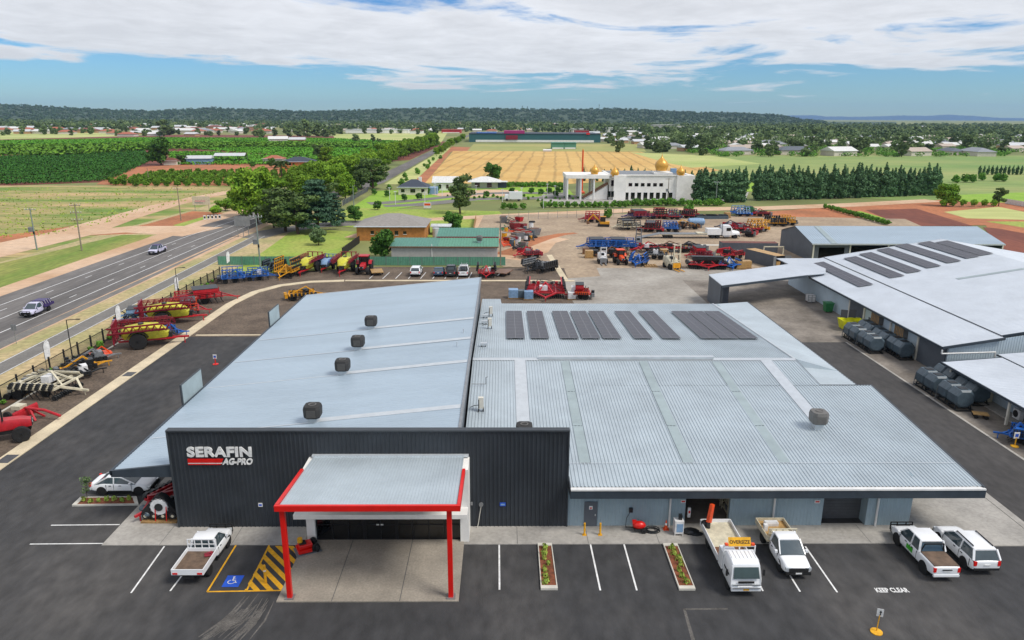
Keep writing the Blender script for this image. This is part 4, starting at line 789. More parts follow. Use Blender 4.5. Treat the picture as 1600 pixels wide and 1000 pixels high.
for px_ in (582, 603, 623, 643, 662, 681, 700, 719, 737):
    a = G(px_-5, 436); line((a.x, a.y), (a.x+.4, a.y+5.6), z=.075, wd=.14)
# ---- flatbed truck with oversize board
p = G(1165, 937); tk = thing('flatbed_truck', 'white cab over flatbed truck with yellow oversize board', 'truck', (p.x, p.y+3.6, A_), math.pi)
cabr = [[(-.92, y, .55), (.92, y, .55), (.98, y, .7), (.98, y, zt-.5), (ht, y, zt-.08), (ht-.08, y, zt), (-ht+.08, y, zt), (-ht, y, zt-.08), (-.98, y, zt-.5), (-.98, y, .7)] for y, zt, ht in ((1.75, 2.2, .88), (1.8, 2.28, .9), (2.7, 2.28, .9), (3.1, 2.12, .88))]
fr = [[(x, y+dy*max(0, (1.5-z)), z) for x, y, z in cabr[-1]] for dy in (0, .0)]
cb_ = MB().loft(cabr+[[(-.9, 3.4, .55), (.9, 3.4, .55), (.95, 3.4, .7), (.95, 3.38, 1.25), (.86, 3.16, 2.0), (.8, 3.14, 2.02), (-.8, 3.14, 2.02), (-.86, 3.16, 2.0), (-.95, 3.38, 1.25), (-.95, 3.4, .7)]]).build('cab', 'car_white', tk, smooth=35)
MB().prism([(-.82, 3.4, 1.3), (.82, 3.4, 1.3), (.76, 3.185, 1.98), (-.76, 3.185, 1.98)], (0, .02, .008)).build('windscreen', 'glass_car_sky', tk)
for s in (-1, 1):
    MB().prism([(s*.985, 2.0, 1.3), (s*.985, 3.05, 1.3), (s*.9, 2.95, 1.95), (s*.9, 2.0, 2.0)], (s*.012, 0, 0)).build('side_window', 'glass_dark', tk); MB().cb(s*1.16, 3.1, 1.55, .12, .1, .42).build('mirror', 'rubber', tk)
    MB().cb(s*.68, 3.42, .82, .36, .06, .2).build('headlight', 'flashing', tk)
mb = MB(); [mb.bar((-.75+k*.25, 1.85, 2.29), (-.75+k*.25, 2.7, 2.29), .04) for k in range(7)]; mb.build('roof_rib', 'm_white', tk)['kind'] = 'stuff'
MB().cb(0, 3.42, 1.05, 1.0, .03, .14).build('grille', 'rubber', tk); MB().cb(0, 3.45, .62, 1.86, .14, .26).build('front_bumper', 'car_white', tk); MB().cb(0, 3.53, .6, .36, .02, .12).build('number_plate', 'paint_yellow', tk)
mb = MB(); [mb.bar((-.85, 3.56, z), (.85, 3.56, z), .05) for z in (.72, .95)]; mb.build('nudge_bar', 'steel', tk)['kind'] = 'stuff'
MB().box(-.38, .38, -3.4, 1.9, .5, .75).build('chassis', 'rubber', tk); wheels(tk, (-2.0, 2.55), .82, .4, .26); 
dk = MB().box(-1.05, 1.05, -3.5, .85, .95, 1.07).build('tray_deck', 'm_cream', tk)
for a in ((-1.09, -1.04, -3.5, .85), (1.04, 1.09, -3.5, .85), (-1.04, 1.04, -3.54, -3.49)): MB().box(*a, .9, 1.32).build('tray_side', 'car_white', tk)
MB().box(-1.0, 1.0, -.4, .8, 1.073, 1.1).build('dirt_patch', 'm_brown', tk); MB().box(.15, 1.05, .9, 1.65, .8, 2.1).build('tool_box', 'car_white', tk, bevel=.02); MB().box(-1.0, .1, .95, 1.6, .95, 1.4).build('tool_box', 'car_white', tk)
mb = MB(); [mb.bar((x, 1.68, .9), (x, 1.68, 2.55), .07) for x in (-1.0, 0, 1.0)]; [mb.bar((-1.0, 1.68, z), (1.0, 1.68, z), .06) for z in (1.9, 2.2, 2.5)]; mb.build('headboard', 'car_white', tk)
bd = MB().prism([(-.72, 1.72, 2.5), (.72, 1.72, 2.5), (.72, 1.45, 3.0), (-.72, 1.45, 3.0)], (0, .02, .02)).build('oversize_board', 'paint_yellow', tk)
me = textmesh('OVERSIZE', .3, .003, .006, align='CENTER'); me.transform(Matrix.Rotation(R(180), 4, 'Z') @ Matrix.Rotation(R(90-28), 4, 'X')); lo_ = link(me, 'lettering', 'rubber', bd); lo_.location = (0, 1.665, 2.67)
for s in (-1, 1): MB().cb(s*.85, 1.65, 2.62, .2, .2, .12).build('amber_beacon', 'm_orange', tk)
cr_ = thing('loading_crane', 'small orange crane folded on the truck tray', 'crane', (p.x-.7, p.y+6.4, A_+1.07)); MB().tube((0, 0, 0), (0, 0, .5), .16, 10).build('column', 'm_black', cr_); MB().bar((0, 0, .45), (.25, .25, 1.7), .22, .34).build('arm', 'm_orange', cr_); MB().bar((.3, .2, 1.6), (.05, -.25, .55), .16, .2).build('jib', 'm_orange', cr_); MB().ell((-.15, .25, .22), .3, .25, .22).build('winch', 'm_black', cr_)
p2 = u2.location
for k, (x, y, sx, sy, sz, m_, nm) in enumerate((((.1), 2.3, 1.0, .35, .3, 'm_white', 'tube_bundle'), (0, .75, 1.3, .6, .45, 'm_cream', 'tool_chest'), (.75, 1.6, .28, .28, .5, 'm_white', 'drum'))):
    t = thing(nm, ('pale tube bundle across the ute tray tail', 'cream tool chest behind the ute cab', 'small white drum on the ute tray')[k], ('pipe', 'chest', 'drum')[k], (p2.x-x, p2.y+y, A_+.97)); MB().box(-sx/2, sx/2, -sy/2, sy/2, 0, sz).build('body', m_, t, bevel=.04); MB().box(-sx*.45, sx*.45, -sy*.45, sy*.45, sz, sz+.04).build('lid', m_, t)
# ---- prime mover and drop-deck trailer in the yard
p = G(1075, 372); tr = thing('semi_truck', 'white long nosed prime mover in the rear yard', 'truck', (p.x+9.0, p.y, .06), R(-90))
MB().loft([xring(-3.6, .6, .95, .4, .4), xring(-3.5, .6, 1.0, .42, .42), xring(.5, .6, 1.0, .42, .42)]).build('chassis', 'm_grey', tr); MB().loft([xring(-.8, .8, 3.1, 1.15, 1.05), xring(-.7, .75, 3.3, 1.2, 1.1), xring(1.0, .75, 3.3, 1.2, 1.1), xring(1.6, .75, 2.5, 1.2, 1.05)]).build('cab', 'car_white', tr, smooth=35)
MB().loft([xring(1.5, .8, 1.95, 1.0, .75), xring(3.3, .8, 1.75, .95, .7), xring(3.55, .85, 1.6, .8, .6)]).build('bonnet', 'car_white', tr, smooth=35); MB().prism([(-.9, 1.62, 2.0), (.9, 1.62, 2.0), (.8, 1.08, 2.95), (-.8, 1.08, 2.95)], (0, .03, .01)).build('windscreen', 'glass_dark', tr)
for s in (-1, 1): MB().box(min(s*1.19, s*1.22), max(s*1.19, s*1.22), .1, 1.2, 1.9, 2.7).build('side_window', 'glass_dark', tr); MB().tube((s*1.05, -.95, .8), (s*1.05, -.95, 3.6), .08, 8).build('exhaust_stack', 'steel', tr); MB().tube((s*1.0, -.5, .55), (s*1.0, 1.0, .55), .3, 10).build('fuel_tank', 'rim', tr)
MB().box(-1.2, 1.2, -4.6, -1.1, .95, 2.4).build('tray_body', 'car_white', tr); MB().cb(0, 3.65, .6, 2.1, .15, .4).build('bull_bar', 'steel', tr); wheels(tr, (-3.2, -1.9, 2.5), 1.0, .5, .35, 14)
tl = thing('drop_deck_trailer', 'pale flat drop deck trailer with lowered ramp behind the prime mover', 'trailer', (p.x-2.2, p.y+.1, .06), R(-90)); MB().box(-1.25, 1.25, -4.8, 6.8, .95, 1.15).build('deck', 'm_grey', tl); MB().prism([(-1.2, -4.8, 1.13), (1.2, -4.8, 1.13), (1.2, -10.2, .02), (-1.2, -10.2, .02)], (0, 0, .1)).build('ramp', 'm_grey', tl); MB().box(-1.25, 1.25, 4.2, 6.9, 1.15, 1.35).build('gooseneck', 'm_cream', tl); wheels(tl, (-3.6, -2.3), 1.0, .48, .35, 14)
for s in (-1, 1): MB().box(min(s*1.26, s*1.3), max(s*1.26, s*1.3), -4.8, 6.8, .9, 1.0).build('side_rail', 'm_cream', tl)
# ================================================================== trees and planting
def leafmesh(name, blobs, n, size, m, out=.6, shell=.55):
    B = np.array(blobs, float); wts = (B[:, 3]*B[:, 4]*B[:, 5])**(2/3); k = np.random.choice(len(B), n, p=wts/wts.sum())
    d = np.random.normal(size=(n, 3)); d /= np.linalg.norm(d, axis=1)[:, None]; r = shell+(1-shell)*np.random.rand(n)**.7; rad = B[k, 3:6]
    P_ = B[k, :3]+d*rad*r[:, None]; nn = d/rad; nn /= np.linalg.norm(nn, axis=1)[:, None]; nn = nn*out+np.random.normal(size=(n, 3))*.45; return quads(name, P_, nn, size, m)
def quads(name, P_, nn, size, m):
    n = len(P_); nn = nn/np.linalg.norm(nn, axis=1)[:, None]; a = np.random.normal(size=(n, 3)); t = np.cross(nn, a); t /= np.linalg.norm(t, axis=1)[:, None]; b = np.cross(nn, t)
    s = (size*(.55+.8*np.random.rand(n)))[:, None]/2 if np.isscalar(size) else size[:, None]/2; asp = .55+.4*np.random.rand(n)[:, None]
    V = np.stack([P_-t*s-b*s*asp*.6, P_+t*s*.8-b*s*asp, P_+t*s+b*s*asp*.7, P_-t*s*.7+b*s*asp], 1).reshape(-1, 3)
    me = bpy.data.meshes.new(name); me.vertices.add(4*n); me.vertices.foreach_set('co', V.ravel()); me.loops.add(4*n); me.loops.foreach_set('vertex_index', np.arange(4*n, dtype=np.int32))
    me.polygons.add(n); me.polygons.foreach_set('loop_start', np.arange(0, 4*n, 4, dtype=np.int32)); me.update(calc_edges=True); me.validate()
    me.materials.append(M[m]); return me
def tree_parts(kind, seed, detail=1.):
    rg = random.Random(seed); np.random.seed(seed); bl = []; mb = MB(); U = rg.uniform
    if kind == 'pine':
        H = 10; mb.path([(0, 0, -.2), (.1, 0, 2), (0, .2, 5), (0, 0, 8)], .28, 7, .08)
        for i in range(30):
            z = U(2.2, 9.2); q = 3.6*math.sqrt(max(.08, 1-((z-4.4)/5.4)**2)); a = U(0, 6.28); r_ = U(.55, .95)*q; bl.append((r_*math.cos(a), r_*math.sin(a), z, U(1.4, 2.1), U(1.4, 2.1), U(.9, 1.4)))
            if i % 3 == 0: mb.tube((0, 0, z-1), bl[-1][:3], .09, 5, .03)
        m = 'leaf_pine'; n = 6500; s = .5
    elif kind == 'cedar':
        mb.path([(0, 0, -.2), (0, 0, 4), (.1, 0, 8), (0, 0, 11)], .4, 8, .06)
        for tz in range(9):
            z = 2.0+tz*1.05; q = 4.9*(1-tz/10.5)
            for j in range(7):
                a = j*.9+tz*.5+U(-.2, .2); r_ = q*U(.45, 1); bl.append((r_*math.cos(a), r_*math.sin(a), z-r_*.06+U(-.2, .2), U(1.0, 1.7), U(1.0, 1.7), U(.28, .5)))
            mb.tube((0, 0, z), bl[-1][:3], .1, 5, .03)
        m = 'leaf_cedar'; n = 8000; s = .45
    elif kind == 'gum':
        mb.path([(0, 0, -.2), (.2, .1, 3), (.1, .3, 6), (.3, .2, 9)], .32, 7, .1)
        for i in range(28):
            z = U(3, 11); a = U(0, 6.28); r_ = U(.6, 3.4); bl.append((r_*math.cos(a), r_*math.sin(a), z, U(1.1, 1.9), U(1.1, 1.9), U(.8, 1.4)))
            if i % 2 == 0: mb.tube((.1, .2, min(z-1.2, 8)), bl[-1][:3], .1, 5, .03)
        m = 'leaf_gum'; n = 5200; s = .5
    elif kind == 'poplar':
        mb.path([(0, 0, -.2), (0, 0, 6), (0, 0, 10.5)], .25, 6, .05)
        for i in range(30):
            z = .9+10.4*i/29; q = 1.9*math.sin(min(1, .35+z/6)*math.pi/2)*(1 if z < 7 else max(.22, (11.8-z)/4.8)); a = U(0, 6.28); r_ = q*U(.2, .75); bl.append((r_*math.cos(a), r_*math.sin(a), z, q*U(.6, .85), q*U(.6, .85), U(.7, 1.2)))
        m = 'leaf_poplar'; n = 3800; s = .5
    elif kind in ('round', 'olive', 'bright'):
        mb.path([(0, 0, -.15), (.1, 0, 1.2), (0, .1, 3)], .18, 7, .07)
        for i in range(22):
            z = U(1.5, 5.2); q = 2.6*math.sqrt(max(.1, 1-((z-3.2)/2.6)**2)); a = U(0, 6.28); r_ = U(.4, .9)*q; bl.append((r_*math.cos(a), r_*math.sin(a), z, U(.9, 1.35), U(.9, 1.35), U(.7, 1.1)))
            if i % 4 == 0: mb.tube((0, 0, 1.2), bl[-1][:3], .07, 5, .02)
        m = dict(round='leaf_round', olive='leaf_olive', bright='leaf_bright')[kind]; n = 4200; s = .38
    elif kind == 'citrus':
        mb.path([(0, 0, -.1), (0, 0, 1.2)], .12, 6)
        for i in range(9): a = U(0, 6.28); bl.append((U(.2, .9)*math.cos(a), U(.2, .9)*math.sin(a), U(.9, 2.5), U(.7, 1), U(.7, 1), U(.6, .8)))
        m = 'leaf_citrus'; n = 420; s = .55
    elif kind == 'bush':
        mb.path([(0, 0, -.1), (0, 0, .6)], .05, 5)
        for i in range(8): a = U(0, 6.28); bl.append((U(0, .6)*math.cos(a), U(0, .6)*math.sin(a), U(.4, 1.1), U(.35, .6), U(.35, .6), U(.3, .5)))
        m = 'leaf_hedge'; n = 420; s = .26
    elif kind == 'sapling':
        mb.path([(0, 0, -.1), (.02, 0, .9), (0, .03, 2.0)], .03, 6, .015)
        for i in range(9): a = U(0, 6.28); bl.append((U(.05, .35)*math.cos(a), U(.05, .35)*math.sin(a), U(.9, 2.2), U(.15, .28), U(.15, .28), U(.15, .28))); mb.tube((0, 0, .8), bl[-1][:3], .012, 4, .006)
        m = 'leaf_olive'; n = 230; s = .13
    elif kind == 'palm':
        mb.path([(0, 0, -.2), (.1, 0, 3), (0, 0, 5.5)], .26, 8, .2)
        for i in range(26):
            a = i*2.4; l_ = U(2, 2.8); up = U(-.3, .9)
            for q in range(6): f_ = (q+1)/6; bl.append((l_*f_*math.cos(a), l_*f_*math.sin(a), 5.5+up*f_*2-1.8*f_*f_, .32, .32, .12))
        m = 'leaf_gum'; n = 1800; s = .4
    else:                                   # distant township trees, three crown shapes
        H = dict(towna=9, townb=12, townc=7)[kind]; W_ = dict(towna=4.6, townb=4.2, townc=4.6)[kind]; mb.path([(0, 0, -.2), (0, 0, H*.6)], .3, 5)
        for i in range(12): z = U(H*.12, H*.9); q = W_*math.sqrt(max(.1, 1-((z-H*.52)/(H*.5))**2)); a = U(0, 6.28); r_ = q*U(.2, .8); bl.append((r_*math.cos(a), r_*math.sin(a), z, U(1.6, 2.4), U(1.6, 2.4), U(1.1, 1.8)))
        m = 'leaf_town'; n = 900; s = 1.1
    return mb.mesh('trunk', 40), leafmesh('crown', bl, int(n*detail), s, m)
TP = {}
def tree(kind, label, loc, h=1., rz=None, group=None, sc=None, var=0, name=None, cat='tree'):
    key = (kind, var)
    if key not in TP: a, b = tree_parts(kind, hash(kind) % 1 + len(kind)*31+ord(kind[0])*7+var*101); a.materials.append(M['bark']); TP[key] = (a, b)
    t = thing(name or {'pine': 'pine_tree', 'cedar': 'cedar_tree', 'gum': 'gum_tree', 'poplar': 'poplar_tree', 'citrus': 'citrus_tree', 'bush': 'shrub', 'palm': 'palm_tree', 'olive': 'olive_tree'}.get(kind, 'leafy_tree'), label, cat if kind != 'bush' else 'shrub', loc, random.uniform(0, 6.28) if rz is None else rz, group)
    t.scale = sc or (h*random.uniform(.92, 1.08), h*random.uniform(.92, 1.08), h)
    link(TP[key][0], 'trunk', None, t); link(TP[key][1], 'crown', None, t); return t
def at(px, py, z=0): p = G(px, py, z); return (p.x, p.y, z)
KH = dict(pine=10, cedar=11.5, gum=11.5, poplar=11.8, round=6, olive=6, bright=6, palm=7)
def ptree(kind, px, py, hpx, label, var=0, wide=1., group=None):
    loc = G(px, py); h = hpx/(F/math.hypot(loc.y, 29))/KH[kind]; return tree(kind, label, (loc.x, loc.y, 0), h, group=group, sc=(h*wide, h*wide, h), var=var)
for k, a in enumerate((('pine', 402, 350, 84, 'tall bright green pine at the highway corner'), ('gum', 446, 362, 66, 'dark gum tree just left of the big cedar', 0, 1.5), ('cedar', 497, 362, 84, 'broad dark cedar with layered branches near the brick house'), ('palm', 457, 330, 26, 'palm tree rising behind the cedar'),
    ('olive', 498, 383, 28, 'small silvery tree alone on the corner lawn'), ('round', 601, 404, 47, 'round green tree beside the green roofed shed'), ('round', 708, 362, 32, 'round dark tree behind the green roofed shed'), ('gum', 719, 334, 58, 'lone open pine in front of the white houses'),
    ('round', 770, 284, 29, 'round tree at the edge of the stubble field'), ('round', 252, 258, 42, 'large dark tree standing in the vineyard'), ('bright', 1478, 322, 36, 'bright rounded tree at the end of the poplar row'), ('gum', 1560, 322, 28, 'grey green tree by the right hand hedge'),
    ('pine', 492, 298, 44, 'green pine left of the avenue in the house garden', 1), ('pine', 530, 305, 50, 'large green pine near the avenue junction', 1), ('pine', 552, 294, 46, 'green pine between the two gum trees', 2), ('gum', 583, 296, 46, 'tall dull green gum tree at the avenue corner', 1, 1.4), ('gum', 565, 300, 34, 'darker gum beside the tall dull green one', 1),
    ('round', 555, 347, 26, 'small spreading tree on the side street verge', 1), ('palm', 441, 282, 34, 'palm by the orange house'), ('round', 425, 262, 15, 'round shrubby tree by the orange house wall', 1), ('pine', 512, 258, 28, 'green pine behind the orange house', 2), ('gum', 498, 253, 26, 'dark gum behind the orange house', 1),
    ('bright', 425, 296, 18, 'bright bushy tree on the orchard lane', 1, 1.5), ('bright', 445, 296, 16, 'bright bushy tree right of the orchard lane', 1, 1.5), ('bright', 352, 330, 20, 'bright bush clump beside the roadside billboard', 1, 1.4), ('bright', 372, 322, 20, 'bright bush clump behind the roadside billboard', 1, 1.4), ('bright', 338, 336, 15, 'low bright bush under the roadside billboard', 1, 1.3),
    ('round', 395, 262, 10, 'small tree by the farm sheds', 1), ('gum', 285, 257, 14, 'brown green bush by the farm house', 1, 1.6), ('round', 590, 328, 14, 'small garden tree by the metal fence', 1), ('pine', 420, 330, 30, 'smaller pine behind the corner pine', 2), ('gum', 466, 366, 58, 'dark low gum under the cedar', 1, 1.7), ('pine', 428, 356, 58, 'dark pine between the corner pine and the gum', 1), ('pine', 384, 338, 46, 'lower bright pine left of the corner pine', 2), ('cedar', 520, 352, 52, 'smaller dark cedar right of the broad one', 1), ('pine', 478, 318, 44, 'bright pine behind the cedar', 2), ('pine', 540, 312, 40, 'bright pine right of the cedar top', 1), ('gum', 510, 328, 40, 'grey green gum behind the cedar', 1, 1.4), ('pine', 500, 300, 40, 'rounded pine above the cedar', 2))):
    ptree(a[0], a[1], a[2], a[3], a[4], a[5] if len(a) > 5 else 0, a[6] if len(a) > 6 else 1.)
# avenue along the far road
for k in range(46):
    y = 262+k*11.6+random.uniform(-2, 2); tree('pine', 'green avenue tree in the row left of the straight road', (-71-random.uniform(0, 6)+(y-262)*.006, y, 0), random.uniform(.95, 1.3), group='avenue trees left of the road', var=k % 3)
for k in range(14): tree('pine', 'small avenue tree right of the far road', (-50+random.uniform(-2, 2)-k*.2, 560+k*34, 0), random.uniform(.6, .8), group='avenue trees right of the road', var=k % 3)
for k in range(12): tree('bush', 'low roadside shrub on the stubble side of the road', (-46+random.uniform(-3, 3), 300+k*20, 0), random.uniform(1., 2.), group='shrubs along the far road')
# poplars and screens
for k in range(38):
    p = G(1184+k*7.5+random.uniform(-1.5, 1.5), 313.5-k*.23); tree('poplar', 'dark poplar in the long screen behind the gravel road', (p.x, p.y+random.uniform(-1, 1), 0), random.uniform(.86, 1.08), group='poplar screen', var=k % 3)
for k, px_ in enumerate((1092, 1101, 1111, 1122, 1133, 1146, 1157)): p = G(px_, 316); tree('poplar', 'dark poplar in the clump right of the temple', (p.x, p.y, 0), random.uniform(.85, 1.0), group='poplar clump by the temple', var=k % 3, sc=(1.25, 1.25, .95))
for k in range(30):
    p = G(912+k*10.5, 288-.35*abs(15-k)); tree('poplar', 'small dark conifer in the row behind the temple', (p.x, p.y, 0), random.uniform(.48, .66), group='conifers behind the temple', var=k % 3)
for k in range(14): p = G(1530+k*6.5, 273); tree('poplar', 'small conifer in the far right paddock row', (p.x, p.y, 0), .42, group='conifers in the right paddock', var=k % 3)
for px_, py_ in ((1495, 286), (1508, 285), (1520, 285), (1556, 283), (1568, 284), (1535, 282)): tree('bush', 'olive bush standing in the right paddock', at(px_, py_), 2.6, group='bushes in the right paddock')
for px_ in (1472, 1488, 1505, 1522, 1538, 1552): tree('bright', 'low rounded bush in the row by the right hand garden', at(px_, 323), .42, group='bushes by the right garden', var=1)
for k in range(26): tree('bush', 'hedge bush along the temple frontage', (G(962+k*6.6, 321.5).x, G(962+k*6.6, 321.5).y, 0), random.uniform(1.2, 1.9), group='hedge along the temple frontage', var=k % 2)
for k in range(18): tree('bush', 'clipped bush in the hedge behind the gravel road', at(786+k*10+(k > 3)*22, 327 if k < 4 else 324.5), 1.5, group='clipped bushes left of the temple', var=k % 2)
for k in range(22): tree('bush', 'hedge bush edging the vegetable plot', (G(1290+k*4.6, 326+k*1.25).x, G(1290+k*4.6, 326+k*1.25).y, .05), 1.1, group='hedge edging the vegetable plot', var=k % 2)
for k in range(30): tree('bush', 'low flower bed bush on the temple drive', at(700+k*7, 307+random.uniform(-2, 6)+(k > 18)*3), random.uniform(.5, .9), group='bushes round the temple drive', var=k % 2)
for k in range(26): tree('bush', 'hedge bush in front of the stubble field', at(790+k*4.2 if k < 22 else 560+k, 292+random.uniform(-1, 1)), 1.5, group='hedge before the stubble field', var=k % 2)
for k in range(14): tree('round', 'young street tree planted on the temple lawn', at((585, 605, 632, 655, 668, 683, 760, 830, 845, 858, 868, 872, 880, 800)[k], (305, 308, 314, 312, 304, 300, 309, 303, 305, 303, 308, 302, 299, 303)[k]), .42, group='young trees on the temple lawn', var=1)
for px_, py_ in ((950, 341), (1076, 333), (1075, 336)): tree('bush', 'wild green bush at the back of the yard', at(px_, py_), 1.9, group='wild bushes in the yard')
for k in range(30): tree('bush', 'weedy shrub in the mulch bed along the black fence', (-51.9+random.uniform(-.5, .5), 52+k*2.7+random.uniform(-1, 1), .06), random.uniform(.35, .65), group='shrubs in the fence bed', var=k % 2)
# citrus orchard
kk = 0
for r_ in range(11):
    for c_ in range(34):
        x = -170+c_*4.1+(r_ % 2)*1.2; y = 306+r_*6.4+c_*.5; px_, py_ = PX(x, y, 0)
        if 165+max(0, (272-py_))*2.2 < px_ < 470 and 262 < py_ < 292 and kk < 300: tree('citrus', 'round citrus tree in the orchard behind the scrub field', (x, y, 0), random.uniform(.9, 1.15), group='citrus orchard', var=kk % 3); kk += 1
# vines and far orchards: nobody could count them
def inside(x, y, P_):
    c = False; j = len(P_)-1
    for i in range(len(P_)):
        if (P_[i][1] > y) != (P_[j][1] > y) and x < (P_[j][0]-P_[i][0])*(y-P_[i][1])/(P_[j][1]-P_[i][1])+P_[i][0]: c = not c
        j = i
    return c
def rows(name, label, polyg, y0, y1, dy, dx, hgt, size, m, slope=0., per=2, seed=1):
    rg = np.random.RandomState(seed); pts = []
    y = y0
    while y < y1:
        s_ = y/F; x = -20-800*s_*1.02
        while x < 60:
            yy = y+x*slope; px_, py_ = PX(x, yy, 0)
            if inside(px_, py_, polyg):
                for q in range(per): pts.append((x+rg.uniform(-.5, .5)*dx, yy+rg.uniform(-.4, .4), hgt*rg.uniform(.35, 1)))
            x += dx
        y += dy*(1 if y < 500 else 1.35)
    P_ = np.array(pts); np.random.seed(seed); nn = np.random.normal(size=P_.shape)*.5; nn[:, 2] += .8; me = quads(name, P_, nn, size, m); o = link(me, name, None); return stuff(o, label, 'crop')
rows('vineyard', 'dark green vine rows across the left field', [(-60, 249), (60, 243), (222, 233), (240, 250), (215, 262), (172, 283), (100, 287), (-60, 291)], 300, 640, 2.6, .62, 1.3, .75, 'leaf_vine_dark', .04, 4, 2)
rows('vineyard', 'bright green vine rows beyond the large tree', [(-60, 222), (170, 218), (260, 214), (420, 214), (640, 222), (690, 226), (620, 246), (560, 252), (420, 243), (280, 232), (0, 241), (-60, 242)], 500, 980, 3.8, 1.1, 1.6, 1.2, 'leaf_vine', .04, 4, 3)
rows('vineyard', 'mid green vine rows around the farm sheds', [(280, 236), (440, 246), (520, 250), (480, 258), (270, 258), (262, 240)], 380, 600, 3.4, 1.0, 1.7, 1.3, 'leaf_vine', .04, 3, 4)
rows('orchard_strip', 'dark orchard strips beyond the vineyard', [(-60, 229), (70, 231), (230, 227), (400, 224), (660, 228), (660, 234), (400, 232), (240, 236), (90, 246), (-60, 246)], 440, 760, 6.5, 1.8, 3.6, 2.4, 'leaf_citrus', .04, 4, 5)
rows('orchard_strip', 'orchard rows in front of the far stores', [(925, 208), (1130, 209), (1130, 213), (925, 213)], 1060, 1300, 12, 3, 4, 4, 'leaf_hedge', 0, 3, 6) if False else None
# scrub tufts on the open field, verge weeds
rg = np.random.RandomState(9); pts = []
while len(pts) < 1200:
    px_, py_ = rg.uniform(-20, 420), rg.uniform(293, 372)
    if inside(px_, py_, [(-40, 294), (400, 292), (300, 312), (180, 345), (90, 366), (-40, 382)]): p = G(px_, py_); pts.append((p.x, p.y, .12))
P_ = np.array(pts); nn = rg.normal(size=P_.shape); nn[:, 2] = abs(nn[:, 2])*.4+.1; stuff(link(quads('weed_tufts', P_, nn, .55, 'grass_tuft'), 'weed_tufts', None), 'dry weed tufts scattered over the scrub field', 'weeds')
# township mass far away, and the bush on the hills
def canopy(name, label, pts, h, wv_, per, size, m, seed):
    rg = np.random.RandomState(seed); A = np.repeat(np.array(pts), per, 0); n = len(A); d = rg.normal(size=(n, 3)); d /= np.linalg.norm(d, axis=1)[:, None]
    hh = np.repeat(rg.uniform(.6, 1.25, len(pts))*h, per); P_ = A.copy(); P_[:, 0] += d[:, 0]*wv_; P_[:, 1] += d[:, 1]*wv_; P_[:, 2] += hh*(.55+.45*d[:, 2]); nn = d+rg.normal(size=(n, 3))*.35; np.random.seed(seed)
    return stuff(link(quads(name, P_, nn, size, m), name, None), label, 'trees')
rg = np.random.RandomState(21); pts = []
FAR = [(-60, 187), (240, 190), (700, 190), (1230, 194), (1660, 196), (1660, 226), (1000, 210), (720, 204), (520, 204), (300, 200), (200, 203), (-60, 203)]
while len(pts) < 3400:
    px_ = rg.uniform(-40, 1640); py_ = 186+rg.rand()**1.25*30
    if inside(px_, py_, FAR): p = G(px_, max(py_, 187+px_*.0045)); pts.append((p.x, min(p.y, 3900), 0))
for q in range(len(pts)):
    x, y, z = pts[q]
    if y >= 3850: pts[q] = (x*rg.uniform(.6, 1), 2200+rg.rand()*1500, 0)
canopy('township_trees', 'dense distant trees spread through the township', pts, 11, 6.5, 34, 4.2, 'leaf_town', 22)
canopy('township_trees', 'trees massed behind the houses beyond the green paddock', [(*G(*q)[:2], 0) for q in [(rg.uniform(990, 1640), 0) for _ in range(0)]] or [(G(x, y).x, G(x, y).y, 0) for x, y in ((rg.uniform(1010, 1640), rg.uniform(206, 229)) for _ in range(420))], 9, 5.5, 70, 1.9, 'leaf_town', 24)
canopy('garden_shrubs', 'low garden shrubs between the houses beyond the green paddock', [(G(x, y).x, G(x, y).y, 0) for x, y in ((rg.uniform(1075, 1640), rg.uniform(226, 245)) for _ in range(420))], 3.4, 3.2, 50, 1.1, 'leaf_hedge', 25)
pts = []
for q in range(4200):
    x = rg.uniform(-250, 1290); 
    for (a, ya), (b, yb) in zip(RIDGE, RIDGE[1:]):
        if a <= x <= b: top = ya+(yb-ya)*(x-a)/(b-a); break
    p = D(x, top, 4600); f_ = rg.rand()**.6; dy = -1500*(1-f_); hf = np.interp(dy, (-1500, -900, -450, 0), (-.02, .3, .68, 1)); pts.append((p.x*(4600+dy)/4600, 4600+dy, max(p.z, 2)*hf-1))
canopy('hillside_bush', 'dark bushland covering the low hills', pts, 10, 9, 30, 5.5, 'leaf_hill', 23)
KT = ('towna', 'townb', 'townc'); cnt = 0; HOUSES = []
def clear(x, y, r):
    return all((x-a)**2+(y-b)**2 > (r+c)**2 for a, b, c in HOUSES)
